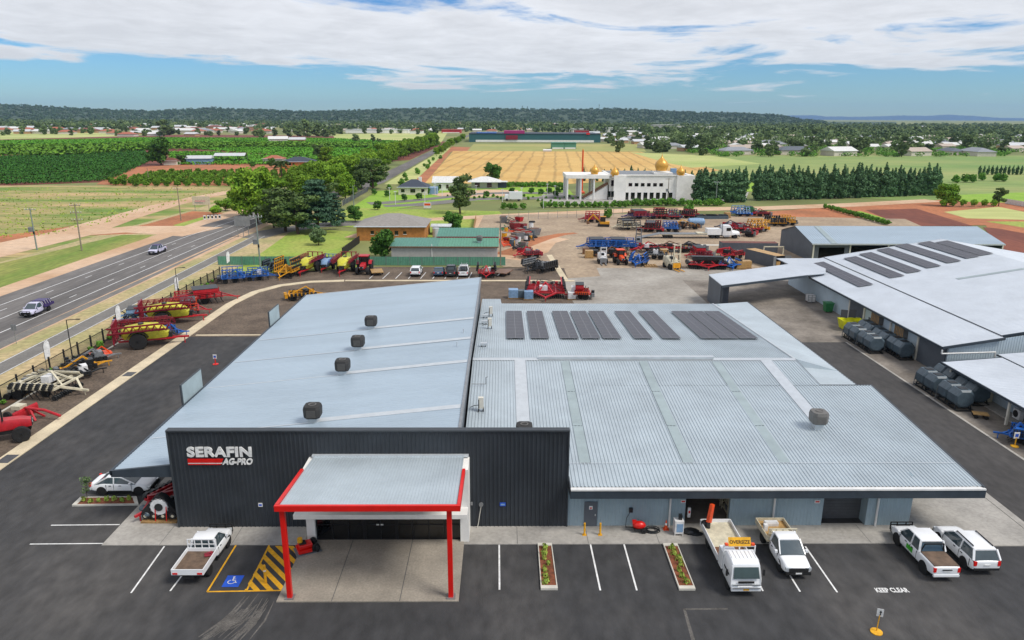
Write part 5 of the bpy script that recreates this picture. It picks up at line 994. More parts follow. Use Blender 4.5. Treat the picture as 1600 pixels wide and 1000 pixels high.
# ================================================================== houses, temple, stores
def hiphouse(name, label, cat, c, sx, sy, h, rh, wm_, rm, rz=0, group=None, gable=False, eave=.5, wins=(), far=False):
    t = thing(name, label, cat, c, rz, group); x, y = sx/2, sy/2
    MB().box(-x, x, -y, y, 0, h).build('wall', wm_, t); mb = MB(); X, Y = x+eave, y+eave
    if gable: r0 = [(-X, 0, h+rh), (X, 0, h+rh)]; mb.add([(-X, -Y, h-.05), (X, -Y, h-.05), (X, Y, h-.05), (-X, Y, h-.05)]+r0, [(0, 1, 5, 4), (2, 3, 4, 5), (0, 4, 3), (1, 2, 5), (3, 2, 1, 0)])
    else: k = max(0, X-Y); mb.add([(-X, -Y, h-.05), (X, -Y, h-.05), (X, Y, h-.05), (-X, Y, h-.05), (-k, 0, h+rh), (k+.01, 0, h+rh)], [(0, 1, 5, 4), (2, 3, 4, 5), (0, 4, 3), (1, 2, 5), (3, 2, 1, 0)])
    rf = mb.build('roof', rm, t)
    if not far: MB().prism([(-X, -Y-.12, h-.15), (X, -Y-.12, h-.15), (X, -Y, h-.05), (-X, -Y, h-.05)], (0, 0, .12)).build('gutter', 'flashing', rf)
    for wx, wz, ww, wh_ in wins: w_ = MB().box(wx-ww/2, wx+ww/2, -y-.04, -y+.02, wz, wz+wh_).build('window', 'glass_dark', t); MB().box(wx-ww/2-.06, wx+ww/2+.06, -y-.08, -y-.002, wz-.1, wz).build('sill', 'white_render', w_)
    return t
p0, p1 = G(558, 376), G(664, 376)
bh = hiphouse('brick_house', 'orange brick house with hipped grey brown roof', 'house', ((p0.x+p1.x)/2, p0.y+6.5, 0), p1.x-p0.x, 13, 3.5, 2.3, 'brick_orange', 'roof_taupe', wins=((-4.4, 1.6, .8, .8), (1.4, 1.4, .9, 1.0), (3.4, 1.6, .8, .7)), eave=.55)
MB().tube((10.6, -3, 0), (10.6, -3, 2.6), .9, 14).build('water_tank', 'flashing', bh)
p0, p1 = G(612, 407), G(777, 407); gs = thing('green_roof_shed', 'low grey shed with stepped green metal roofs', 'shed', ((p0.x+p1.x)/2, p0.y+4, 0)); hx = (p1.x-p0.x)/2
MB().box(-hx, hx, -4, 4, 0, 3.0).build('wall', 'wall_grey', gs); MB().box(-2, hx, 4, 11, 0, 3.6).build('rear_wall', 'wall_grey', gs)
for a, b, m_ in ((-hx-.3, -hx+9.7, 'roof_green'), (-hx+9.7, hx+.3, 'fence_green')): mb = MB(); corr(mb, a, b, .6, .05, lambda u: (u, -4.3, 3.0), lambda u: (u, 4, 3.5), (0, 0, 1)); mb.build('roof_sheet', m_, gs, fix=False)
mb = MB(); corr(mb, -2.3, hx+.3, .6, .05, lambda u: (u, 4, 3.75), lambda u: (u, 11.3, 4.6), (0, 0, 1)); mb.build('roof_sheet', 'roof_green', gs, fix=False); MB().box(-2.3, hx+.3, 3.9, 4, 3.4, 3.75).build('step_flashing', 'm_dred', gs); MB().box(-hx-.3, hx+.3, -4.45, -4.3, 2.8, 3.02).build('gutter', 'm_brown', gs)
MB().tube((-2.6, -4.1, 0), (-2.6, -4.1, 3.4), .09, 8).build('downpipe', 'white_paint_metal', gs); cooler(gs.location.x+7.2, gs.location.y-.5, 3.3, 'beige cooler on the green roofed shed', False, .4)
p = G(690, 366); hiphouse('garden_shed', 'small grey garden shed behind the brick house', 'shed', (p.x, p.y, 0), 4.2, 3, 2.3, .4, 'm_grey', 'roof_far0', gable=True)
p = G(645, 305); wb = hiphouse('white_bungalow', 'white bungalow with dark slate hip roof and chimney', 'house', (p.x, p.y+5, 0), 11, 9, 3, 2.6, 'wall_cream', 'roof_charcoal', wins=((-3.8, 1, 1.4, 1.3), (0, .9, 1.9, 1.4), (3.8, 1, 1.2, 1.3))); MB().box(1.8, 2.9, 0, 1, 4.4, 6.4).build('chimney', 'white_render', wb); MB().box(5.5, 9, -2, 3, 0, 2.6).build('side_wing', 'm_pblue', wb)
p = G(699, 298); hiphouse('white_hall', 'long white gabled hall beside the bungalow', 'house', (p.x, p.y+5, 0), 11.5, 9, 3.2, 2.2, 'white_render', 'roof_far3', gable=True, wins=((-3, .8, 1, 1.6), (0, .8, 1, 1.6), (3, .8, 1, 1.6)))
p = G(757, 295); hiphouse('white_pavilion', 'white open pavilion right of the long hall', 'house', (p.x, p.y+5, 0), 11, 8, 2.8, 1.9, 'wall_grey', 'roof_far3', eave=1.5, wins=((-3, .4, 2, 2), (2, .4, 2, 2))); p = G(782, 294); hiphouse('small_annex', 'small grey annex right of the pavilion', 'house', (p.x, p.y+3, 0), 5, 5, 2.6, .3, 'm_navy', 'roof_far3')
p = G(464, 266); hiphouse('orange_house', 'orange brick house with dark roof beyond the garden pines', 'house', (p.x, p.y+6, 0), 17, 12, 4.6, 2.4, 'brick_orange', 'roof_charcoal', wins=((-3.6, 2.6, 1.3, 1.2), (-1.6, 2.6, 1, 1.2))); p = G(425, 256); hiphouse('villa', 'pale terracotta roofed house left of the orange house', 'house', (p.x, p.y+6, 0), 12, 9, 3, 2, 'wall_cream', 'roof_far1')
p = G(308, 257); hiphouse('farm_shed', 'pale blue metal farm shed in the vineyard', 'shed', (p.x, p.y+5, 0), 14, 10, 3.6, 1.6, 'm_pblue', 'roof_far0', rz=.2, gable=True)
p = G(358, 254); fs = thing('open_farm_shed', 'open sided hay shed with pale roof in the vineyard', 'shed', (p.x, p.y+4, 0), .15); MB().prism([(-9, -5, 4), (9, -5, 4), (9, 0, 5.4), (9, 5, 4), (-9, 5, 4), (-9, 0, 5.4)], (0, 0, .12)) if False else None
mb = MB(); corr(mb, -9.5, 9.5, .8, .05, lambda u: (u, -5.5, 4.2), lambda u: (u, 0, 5.8), (0, 0, 1)); corr(mb, -9.5, 9.5, .8, .05, lambda u: (u, 0, 5.8), lambda u: (u, 5.5, 4.2), (0, 0, 1)); mb.build('roof_sheet', 'roof_far0', fs, fix=False)
for x in (-9, -3, 3, 9):
    for y in (-5, 5): MB().bar((x, y, 0), (x, y, 4.25), .2).build('post', 'm_grey', fs)
for k in range(9): MB().cb(-8+k*1.9, random.uniform(-2, 3), .8, 1.6, 1.6, 1.6).build('stored_load', ('m_black', 'm_white', 'm_brown', 'm_red')[k % 4], fs)
p = G(266, 258); hiphouse('farm_cottage', 'small pale cottage half hidden by the vineyard tree', 'house', (p.x, p.y+3, 0), 8, 6, 2.6, 1.6, 'wall_cream', 'roof_far4')
# ---- temple
Yt = 264.; X0 = G(960, 311).x; tp = thing('temple', 'white two storey temple with gold onion domes and columned porch', 'temple', (45, Yt, 0))
xa, xb = D(967, 310, Yt).x, D(1077, 310, Yt).x; H_ = D(1000, 273, Yt).z
MB().box(xa, xb, Yt, Yt+20, 0, H_-.4).build('wall', 'white_render', tp, True); MB().box(xa-3.6, xa-.01, Yt+.6, Yt+16, 0, H_-.5).build('wall', 'white_render', tp, True)
MB().box(xa-3.9, xb+.3, Yt-.3, Yt+20.3, H_-.4, H_).build('parapet', 'white_render', tp, True); MB().box(xa-3, xb-1, Yt+.8, Yt+19.5, H_, H_+.03).build('roof_deck', 'm_grey', tp, True)
MB().box(xb-5, xb+1.4, Yt-.8, Yt+6, 0, H_-.2).build('corner_tower', 'white_render', tp, True); MB().box(xa-2.2, xa+2.2, Yt-.9, Yt+5, 0, H_-.2).build('corner_tower', 'white_render', tp, True); MB().box(xb+1.4, xb+8, Yt+2, Yt+12, 0, 4.8).build('side_wing', 'white_render', tp, True)
for k in range(6): x = D(985+k*9.6, 290, Yt).x; w_ = MB().box(x-.65, x+.65, Yt-.06, Yt+.02, D(985, 291, Yt).z, D(985, 286, Yt).z).build('window', 'glass_dark', tp, True)
for k in range(8): x = D(979+k*9.8, 305, Yt).x; MB().box(x-(.4 if k in (0,) else .7), x+.7, Yt-.05, Yt+.02, .4 if k % 3 else .1, 2.7).build('window', 'glass_dark', tp, True)
for px_, z in ((957, 286), (957, 303), (952, 303)): x = D(px_, z, Yt-.9).x; q = D(px_, z, Yt-.9).z; MB().box(x-.5, x+.5, Yt-.96, Yt-.88, max(.1, q-1.1), q+1).build('window', 'glass_dark', tp, True)
pL, pR = D(884, 277, Yt).x, xa-3.9; zp = D(884, 273, Yt).z
MB().box(pL, pR, Yt-1, Yt+14, zp-1.3, zp).build('porch_roof', 'white_render', tp, True, bevel=.05)
for x in (pL+.6, pL+5.4, pL+10.2):
    for y in (Yt-.4, Yt+6, Yt+13): MB().tube((x, y, 0), (x, y, zp-1.3), .36, 12).build('column', 'white_paint_metal', tp, True, smooth=50)
MB().prism([(pR-.2, Yt+1, 0), (pR-8.5, Yt+1, 0), (pR-.2, Yt+1, 5.2)], (0, 4, 0)).build('stair_flank', 'white_render', tp, True)
for k in range(14): MB().box(pR-8.8+k*.6, pR-8.2+k*.6, Yt+5, Yt+9, 0, .36*(k+1)).build('step', 'm_brown', tp, True)
MB().bar((pR-8.9, Yt+.9, .9), (pR-.2, Yt+.9, 6.0), .1, .9).build('stair_rail', 'm_brown', tp, True)
def dome(px_, py_, r_, yy, par=tp):
    b = D(px_, py_, yy); r_ = r_*yy/F; n_ = 20
    d_ = MB().lathe([(r_*.8, -.25*r_), (r_*.85, 0), (r_, .35*r_), (r_*1.02, .6*r_), (r_*.92, .95*r_), (r_*.62, 1.3*r_), (r_*.28, 1.58*r_), (r_*.09, 1.85*r_), (.03, 2.3*r_)], (b.x, b.y, b.z), 20).build('dome', 'gold', tp, True, smooth=50); MB().lathe([(r_*.9, 0), (r_*.9, .3)], (b.x, b.y, b.z-.25*r_-.3), 20).build('dome_ring', 'white_render', d_, True)
dome(929, 270.5, 6.6, Yt+1); dome(960.5, 274, 6.6, Yt+.5); dome(1063.5, 272.5, 6.6, Yt+.5); dome(1033.5, 264, 10.2, Yt+6)
b = D(1034, 266.5, Yt+6); MB().box(b.x-3.4, b.x+3.4, Yt+2.6, Yt+9.4, H_, b.z-.5).build('dome_base', 'white_render', tp, True); MB().cb(b.x+5.2, Yt+10, H_+.8, 2, 2, 1.6).build('roof_tank', 'm_pblue', tp, True)
p = G(909, 302); fp = thing('flagpole', 'tall orange wrapped flagpole beside the temple porch', 'flagpole', (p.x, p.y, 0)); MB().tube((0, 0, 0), (0, 0, 16.5), .4, 10, .3).build('pole', 'm_orange', fp); MB().ell((0, 0, 16.7), .3, .3, .4).build('finial', 'gold', fp); MB().lathe([(1.2, 0), (1.2, .5), (.8, .9), (.5, 1)], (0, 0, 0), 12).build('base', 'm_orange', fp)
# ---- far stores
def store(name, label, px0, px1, py, h, d, m_, mr, group=None, cat='store', extra=None):
    a, b = G(px0, py), G(px1, py); t = thing(name, label, cat, ((a.x+b.x)/2, a.y, 0), 0, group); x = (b.x-a.x)/2; MB().box(-x, x, 0, d, 0, h).build('wall', m_, t); MB().box(-x-.4, x+.4, -.6, d+.4, h, h+.5).build('roof', mr, t); MB().box(-x*.9, x*.9, -.25, -.02, .2, h*.28).build('shopfront', 'white_render', t); return t
s1 = store('warehouse_store', 'long dark green store with magenta sign in the distance', 733, 935, 222, 9.5, 80, 'store_green', 'roof_charcoal'); a = G(800, 222); MB().box(-36, -12, -1, 30, 9.9, 13).build('sign_tower', 'magenta', s1); MB().box(-34, -20, -1.2, -.7, 3, 8).build('banner', 'm_dred', s1); MB().box(60, 64, -1, 3, 9, 11).build('sign_box', 'red_paint', s1); MB().box(-68, -45, 0, 30, 10, 11).build('side_roof', 'm_blue', s1)
store('twin_shed', 'pair of green sheds behind the stubble field, left one', 862, 881, 233, 5.5, 14, 'fence_green', 'roof_green', cat='shed'); store('twin_shed', 'pair of green sheds behind the stubble field, right one', 881.5, 900, 233, 5.5, 14, 'fence_green', 'roof_green', cat='shed')
for k, (a, b, y, h, m_, mr, l_) in enumerate(((892, 935, 207.5, 7, 'white_render', 'roof_far0', 'pale warehouse behind the green store'), (942, 1010, 207, 8, 'white_render', 'roof_far3', 'long white warehouse beyond the orchard'), (1022, 1052, 204, 12, 'wall_grey', 'roof_far3', 'tall pale factory hall on the skyline'), (1052, 1122, 204, 9, 'white_render', 'roof_far3', 'long white factory right of the tall hall'), (900, 920, 208.5, 5, 'm_red', 'roof_far4', 'small red shed before the white warehouse'), (690, 720, 208, 6, 'm_red', 'roof_far1', 'red fronted shop at the end of the avenue'), (500, 548, 182.5+4.5, 26, 'm_pblue', 'roof_far5', 'blue glass block on the far township slope'), (640, 660, 209, 5, 'm_white', 'roof_far4', 'white and maroon shed by the dry paddock'), (540, 640, 208, 6, 'white_render', 'roof_far0', 'row of white sales sheds by the dry paddock'))): store('far_warehouse', l_, a, b, y, h, 40, m_, mr, 'far commercial buildings')
# township houses and the nearest township trees
rg_ = random.Random(33)
hv = []
for k in range(7):
    sx, sy, h, rh = 17+k % 3*4, 12, 3, 2.4; X, Y = sx/2+.6, sy/2+.6; q = max(.01, X-Y) if k % 3 else X
    a = MB().box(-sx/2, sx/2, -sy/2, sy/2, 0, h).mesh('wall'); a.materials.append(M['wall_far' if k % 4 else 'wall_far2']); b = MB().add([(-X, -Y, h-.05), (X, -Y, h-.05), (X, Y, h-.05), (-X, Y, h-.05), (-q, 0, h+rh), (q, 0, h+rh)], [(0, 1, 5, 4), (2, 3, 4, 5), (0, 4, 3), (1, 2, 5), (3, 2, 1, 0)]).mesh('roof'); b.materials.append(M['roof_far%d' % k]); hv.append((a, b))
RN = ('pale metal', 'terracotta', 'grey', 'white', 'maroon', 'charcoal', 'sandy')
def fhouse(px_, py_, k=None, sc=1.):
    k = rg_.randrange(7) if k is None else k; p = G(px_, py_)
    if not clear(p.x, p.y, 7): return
    HOUSES.append((p.x, p.y, 11*sc)); t = thing('township_house', RN[k]+' roofed house among the township trees', 'house', (p.x, p.y, 0), rg_.choice((0, .12, -.15, 1.5, .3)), RN[k]+' roofed township houses'); t.scale = (sc, sc, sc); link(hv[k][0], 'wall', None, t); link(hv[k][1], 'roof', None, t)
for a in ((1012, 231, 3), (1045, 232, 2), (1000, 225, 0), (1030, 222, 3), (1060, 224, 0), (1148, 241, 2, 1.1), (1310, 243, 3, 1.3), (1345, 243, 0, 1.0), (1240, 241, 5, 1.2), (1428, 243, 6, 1.2), (1392, 234, 3), (1440, 229, 3), (1475, 233, 6), (1485, 241, 5), (1525, 243, 2, 1.2), (1160, 222, 3), (1200, 219, 0), (1250, 223, 3), (1215, 229, 2), (948, 221, 3), (968, 223, 0), (985, 219, 2), (905, 216, 3), (1340, 219, 0), (1520, 224, 0), (1095, 214, 3), (1130, 213, 0), (435, 222, 3, 1.2), (465, 222, 0), (200, 213, 1, 1.1), (243, 212.5, 3), (300, 212.5, 0), (180, 210.5, 1), (215, 210, 0), (855, 237, 3, .4)): fhouse(*a)
for k in range(110): fhouse(rg_.uniform(-5, 420), rg_.uniform(195, 209.5), rg_.choice((0, 1, 1, 2, 3, 3, 4, 0)), rg_.uniform(1., 1.5))
for k in range(90): fhouse(rg_.uniform(420, 900), rg_.uniform(193, 206.5), rg_.choice((0, 3, 3, 6, 1)))
for k in range(60): fhouse(rg_.uniform(1060, 1600), rg_.uniform(218, 237), rg_.choice((0, 3, 3, 2, 6, 3)))
for k in range(120): fhouse(rg_.uniform(900, 1600), rg_.uniform(197, 222), rg_.choice((0, 3, 3, 2, 5, 6)))
cnt = 0
def ttree(px_, py_, sc=1.):
    global cnt
    p = G(px_, py_)
    if cnt >= 300 or not clear(p.x, p.y, 2): return
    cnt += 1; k = rg_.randrange(3); tree(KT[k], ('broad', 'tall', 'low rounded')[k]+' tree standing among the nearer township houses', (p.x, p.y, 0), rg_.uniform(.8, 1.25)*sc, group='nearer township trees', var=rg_.randrange(2))
for px_, py_, s_ in ((255, 213, 1.9), (265, 211, 1.9), (70, 207, 1.4), (60, 206, 1.4), (408, 215, 1.5), (400, 213, 1.3), (430, 213, 1.2), (450, 214, 1.5), (465, 213, 1.6), (480, 214, 1.7), (495, 213, 1.7), (510, 214, 1.6), (520, 212, 1.4), (557, 222, 1.), (583, 223, .9), (592, 223, .8), (670, 213, 1.6), (680, 212, 1.5), (1290, 214, 1.8), (1275, 216, 1.7), (1260, 218, 1.5), (1028, 216, 1.3), (95, 208, 1.1)): ttree(px_, py_, s_)
for k in range(150): ttree(rg_.uniform(1060, 1620), 246-rg_.random()**.8*28)
for k in range(60): ttree(rg_.uniform(940, 1150), rg_.uniform(214, 240) if rg_.random() > .5 else rg_.uniform(208, 222))
for k in range(60): ttree(rg_.uniform(0, 430), rg_.uniform(203.5, 213))
for k in range(50): ttree(rg_.uniform(440, 730), rg_.uniform(200, 210))
for px_, h_ in ((816, 22), (824, 18), (936, 26)):
    b = D(px_, 172 if px_ < 900 else 171, 4600); t = thing('radio_mast', 'slender radio mast on the skyline ridge, '+dict([(816, 'left of a pair'), (824, 'right of a pair'), (936, 'standing alone')])[px_], 'mast', (b.x, b.y, b.z-4)); MB().tube((0, 0, 0), (0, 0, h_+4), 1.2, 6, .8).build('mast', 'm_black', t); MB().tube((0, 0, h_), (0, 0, h_+8), 1.8, 6).build('antenna', 'm_black', t)
# ================================================================== farm machinery (drawbar towards local +y)
def bigwheel(t, x, y, r, wd, rim='rim'):
    w_ = MB().wheel((x, y, r), r, wd, 18).build('wheel', 'rubber', t, smooth=40); s = 1 if x > 0 else -1; MB().tube((x-s*wd*.2, y, r), (x+s*wd*.42, y, r), r*.56, 12).build('rim', rim, w_); MB().tube((x, y, r), (x+s*wd*.5, y, r), r*.2, 8).build('hub', 'm_black', w_)
def implement(label, px_, py_, L_, W_, col, rz=0, col2=None, wings=0, discs=0, tines=1, hopper=None, hh=1.0, wr=.45, z=.06, cat='implement', name='cultivator', group=None, loc=None, seed=0, fold=.15, bar_=.14, roller=0, nw=2, units=1, sc=1.):
    rg = random.Random(seed or int(px_*7+py_)); p = Vector(loc) if loc else G(px_, py_, z); t = thing(name, label, cat, p, rz, group); t.scale = (sc,)*3; c = 'm_'+col; c2 = 'm_'+(col2 or col); fz = hh
    mb = MB(); y0, y1 = -L_/2, L_/2*.55
    for x in (-W_*.28, W_*.28): mb.bar((x, y0, fz), (x, y1, fz), bar_)
    n = max(3, int(L_/1.0))
    for k in range(n): y = y0+(y1-y0)*k/(n-1); mb.bar((-W_/2, y, fz+.02), (W_/2, y, fz+.02), bar_*.9)
    for x in (-W_/2, W_/2): mb.bar((x, y0, fz), (x, y1, fz), bar_*.8)
    mb.build('frame', c, t); mb = MB(); mb.bar((-W_*.28, y1, fz), (0, L_/2, .6), bar_); mb.bar((W_*.28, y1, fz), (0, L_/2, .6), bar_); mb.bar((0, L_/2-.2, .6), (0, L_/2+.7, .55), bar_); mb.bar((0, L_/2+.3, 0), (0, L_/2+.3, .6), .08); mb.build('drawbar', c, t)
    if tines:
        mb = MB()
        for k in range(n):
            y = y0+(y1-y0)*k/(n-1)
            for j in range(max(3, int(W_/.55))): x = -W_/2+.2+j*.55+(k % 2)*.25; mb.bar((x, y, fz), (x, y-.28, fz*.45), .05); mb.bar((x, y-.28, fz*.45), (x, y+.05, .03), .05)
        mb.build('tines', 'm_black', t)['kind'] = 'stuff'
    if discs:
        mb = MB()
        for k in range(discs):
            y = y0+.3+(y1-y0-.6)*k/max(1, discs-1)
            for j in range(int(W_/.32)): x = -W_/2+.15+j*.32; mb.tube((x-.02, y, .3), (x+.03, y+.02, .3), .3, 10, .26)
            mb.tube((-W_/2, y, .3), (W_/2, y, .3), .05, 6)
        mb.build('discs', 'm_black', t)['kind'] = 'stuff'
        for x in (-W_*.3, W_*.3): mb = MB(); mb.bar((x, y0+.3, .3), (x, y0+.3, fz), .09); mb.build('disc_hanger', c, t)
    for s in (-1, 1) if wings else ():                      # folded wings standing up
        mb = MB(); x = s*(W_/2+.1); xt = x-s*wings*fold
        for k in range(5): y = y0+.2+(y1-y0-.4)*k/4; mb.bar((x, y, fz), (xt, y, fz+wings), bar_*.8)
        for f_ in (.25, .6, 1.): mb.bar((x+(xt-x)*f_, y0+.1, fz+wings*f_), (x+(xt-x)*f_, y1-.1, fz+wings*f_), bar_*.8)
        w_ = mb.build('folded_wing', c2, t); mb = MB()
        for f_ in (.35, .65, .95):
            for k in range(7): y = y0+.3+(y1-y0-.5)*k/6; xx = x+(xt-x)*f_; mb.tube((xx+s*.1, y, fz+wings*f_), (xx+s*.38, y, fz+wings*f_), .2 if discs else .07, 8 if discs else 5)
        mb.build('wing_tools', 'm_black', w_)['kind'] = 'stuff'
    if hopper:
        h0 = fz+.1; ring = lambda sx, sy, z_: [(-sx, -sy, z_), (sx, -sy, z_), (sx, sy, z_), (-sx, sy, z_)]
        hp = MB().loft([ring(W_*.2, L_*.1, h0), ring(W_*.42, L_*.2, h0+.7), ring(W_*.42, L_*.2, h0+1.2)]).build('hopper', 'm_'+hopper, t); MB().box(-W_*.43, W_*.43, -L_*.21, L_*.21, h0+1.2, h0+1.27).build('lid', 'm_black', hp)
    if roller: MB().tube((-W_/2, y0-.5, .35), (W_/2, y0-.5, .35), .35, 12).build('roller', 'm_black', t); mb = MB(); [mb.bar((x, y0-.5, .35), (x, y0, fz), .1) for x in (-W_*.4, W_*.4)]; mb.build('roller_arm', c, t)['kind'] = 'stuff'
    if units:
        for j in range(max(3, int(W_/.7))):
            x = -W_/2+.35+j*.7; y = y0-.15; hgt = rg.uniform(.5, .9); mb = MB(); mb.box(x-.22, x+.22, y-.55, y-.1, fz*.5, fz*.5+hgt); mb.bar((x, y-.1, fz*.7), (x, y+.2, fz), .1); mb.build('row_unit', 'm_'+rg.choice([col, col2 or col, 'black', 'grey']), t)
        mb = MB()
        for j in range(6): a = Vector((rg.uniform(-W_/2, W_/2), rg.uniform(y0, y1), fz)); b = Vector((rg.uniform(-W_/2, W_/2)*.6, rg.uniform(y0, y1), fz+rg.uniform(.3, 1.0))); mb.path([a, (a+b)/2+Vector((0, 0, .3)), b], .05, 6)
        mb.build('hoses', 'm_black', t)['kind'] = 'stuff'; MB().cb(rg.uniform(-.5, .5), rg.uniform(-.5, .8), fz+.45, 1.2, .9, .7).build('control_box', 'm_'+rg.choice(['grey', 'black', col, 'white']), t)
        mb = MB(); mb.bar((-W_*.2, y1, fz), (0, 0, fz+1.2), .16); mb.bar((W_*.2, y1, fz), (0, 0, fz+1.2), .16); mb.bar((0, 0, fz+1.2), (0, y0, fz), .16); mb.build('headstock', c, t)
    for k in range(nw):
        for s in (-1, 1): bigwheel(t, s*W_*(.22+.2*k), y0+.6 if k else -.2, wr, wr*.55, 'm_'+(col if rg.random() > .5 else 'grey'))
    return t
def sprayer(label, loc, rz, sc=1., tank='lime', red='dred', group=None):
    t = thing('boom_sprayer', label, 'sprayer', loc, rz, group); t.scale = (sc,)*3
    MB().loft([[(-.8*w_, y, 1.0+d_), (.8*w_, y, 1.0+d_), (1.05*w_, y, 1.5+d_), (1.0*w_, y, zt-.2), (.7*w_, y, zt), (-.7*w_, y, zt), (-1.0*w_, y, zt-.2), (-1.05*w_, y, 1.5+d_)] for y, w_, d_, zt in ((-2.2, .75, .35, 2.1), (-1.9, .95, .1, 2.35), (0, 1, 0, 2.6), (1.4, .95, 0, 2.5), (2.3, .7, 0, 1.9), (2.6, .45, .1, 1.6))]).build('tank', 'm_'+tank, t, smooth=40)
    MB().tube((0, -.2, 2.55), (0, -.2, 2.72), .3, 12).build('tank_lid', 'm_black', t); mb = MB(); [mb.bar((x, -2.6, .85), (x, 2.4, .85), .18) for x in (-.5, .5)]; mb.bar((-.5, 2.4, .85), (0, 3.6, .8), .18); mb.bar((.5, 2.4, .85), (0, 3.6, .8), .18); mb.bar((0, 3.4, .8), (0, 4.6, .75), .2); mb.bar((0, 4.1, 0), (0, 4.1, .8), .1); mb.bar((-1.1, -.5, .85), (1.1, -.5, .85), .2); mb.build('chassis', 'm_red', t)
    for s in (-1, 1):
        bigwheel(t, s*1.25, -.5, .92, .5); MB().loft([[(s*.98, -.5+1.1*math.cos(a), .95+1.08*math.sin(a)), (s*1.52, -.5+1.1*math.cos(a), .95+1.08*math.sin(a)), (s*1.52, -.5+1.16*math.cos(a), .95+1.14*math.sin(a)), (s*.98, -.5+1.16*math.cos(a), .95+1.14*math.sin(a))] for a in [R(20+k*20) for k in range(8)]]).build('mudguard', 'm_black', t)
        mb = MB()
        for q in range(3):
            x = s*(1.35+q*.22); 
            for z_ in (1.9+q*.12, 2.55+q*.1): mb.bar((x, -3.4, z_), (x*.9, 3.0-q*.3, z_+.18), .08)
            for k in range(9): y = -3.3+k*.72; mb.bar((x, y, 1.95+q*.12), (x*.98, y+.36, 2.6+q*.1), .05); mb.bar((x*.98, y+.36, 2.6+q*.1), (x, y+.7, 1.98+q*.12), .05)
        mb.build('folded_boom', 'm_'+red, t)
    mb = MB(); [mb.bar((x, -2.9, .7), (x, -2.9, 3.0), .14) for x in (-1.3, -.5, .5, 1.3)]; [mb.bar((-1.5, -2.9, z_), (1.5, -2.9, z_), .12) for z_ in (.9, 1.9, 3.0)]; mb.build('boom_mast', 'm_'+red, t); mb = MB(); [mb.path([(x, 2.3, 1.3), (x*.7, 2.9, 1.5), (x*.3, 3.4, 1.0)], .05) for x in (-.4, 0, .4)]; mb.build('hoses', 'm_black', t)['kind'] = 'stuff'
    MB().box(-.45, .45, 2.35, 2.9, .95, 1.5).build('pump_box', 'm_black', t); MB().box(-.9, .9, -2.3, -2.25, 1.5, 2.0).build('name_band', 'm_black', t); return t
def tractor(label, loc, rz, col='red', sc=1.):
    t = thing('tractor', label, 'tractor', loc, rz); t.scale = (sc,)*3; c = 'm_'+col
    MB().loft([xring(.2, .9, 1.75, .4, .38), xring(1.7, .9, 1.65, .4, .34), xring(2.3, .95, 1.5, .34, .26)]).build('bonnet', c, t, smooth=35); MB().box(-.3, .3, 2.28, 2.36, 1.0, 1.4).build('grille', 'm_black', t)
    MB().loft([[(-.62*w_, y, z0), (.62*w_, y, z0), (.7*w_, y, 2.6), (-.7*w_, y, 2.6)] for y, w_, z0 in ((-1.15, 1, 1.2), (-.9, 1.05, 1.1), (.1, 1, 1.1), (.3, .9, 1.3))]).build('cab_glass', 'glass_dark', t); mb = MB(); [mb.bar((sx*.66, y, 1.1), (sx*.72, y, 2.62), .09) for sx in (-1, 1) for y in (-1.1, -.4, .2)]; mb.build('cab_pillar', 'm_black', t)['kind'] = 'stuff'
    MB().box(-.78, .78, -1.25, .4, 2.6, 2.78).build('cab_roof', c, t, bevel=.05); MB().box(-.3, .3, -1.4, 1.9, .6, .95).build('chassis', 'm_black', t); MB().tube((.42, .6, 1.7), (.42, .6, 2.7), .06, 8).build('exhaust', 'm_black', t)
    for s in (-1, 1):
        bigwheel(t, s*.95, -.8, .88, .5, 'm_grey'); bigwheel(t, s*.82, 1.6, .6, .38, 'm_grey'); MB().loft([[(s*.62, -.8+.98*math.cos(a), .9+.98*math.sin(a)), (s*1.2, -.8+.98*math.cos(a), .9+.98*math.sin(a)), (s*1.2, -.8+1.04*math.cos(a), .9+1.04*math.sin(a)), (s*.62, -.8+1.04*math.cos(a), .9+1.04*math.sin(a))] for a in [R(30+k*20) for k in range(7)]]).build('mudguard', c, t); MB().cb(s*.26, 2.37, 1.28, .14, .03, .12).build('headlight', 'flashing', t)
    return t
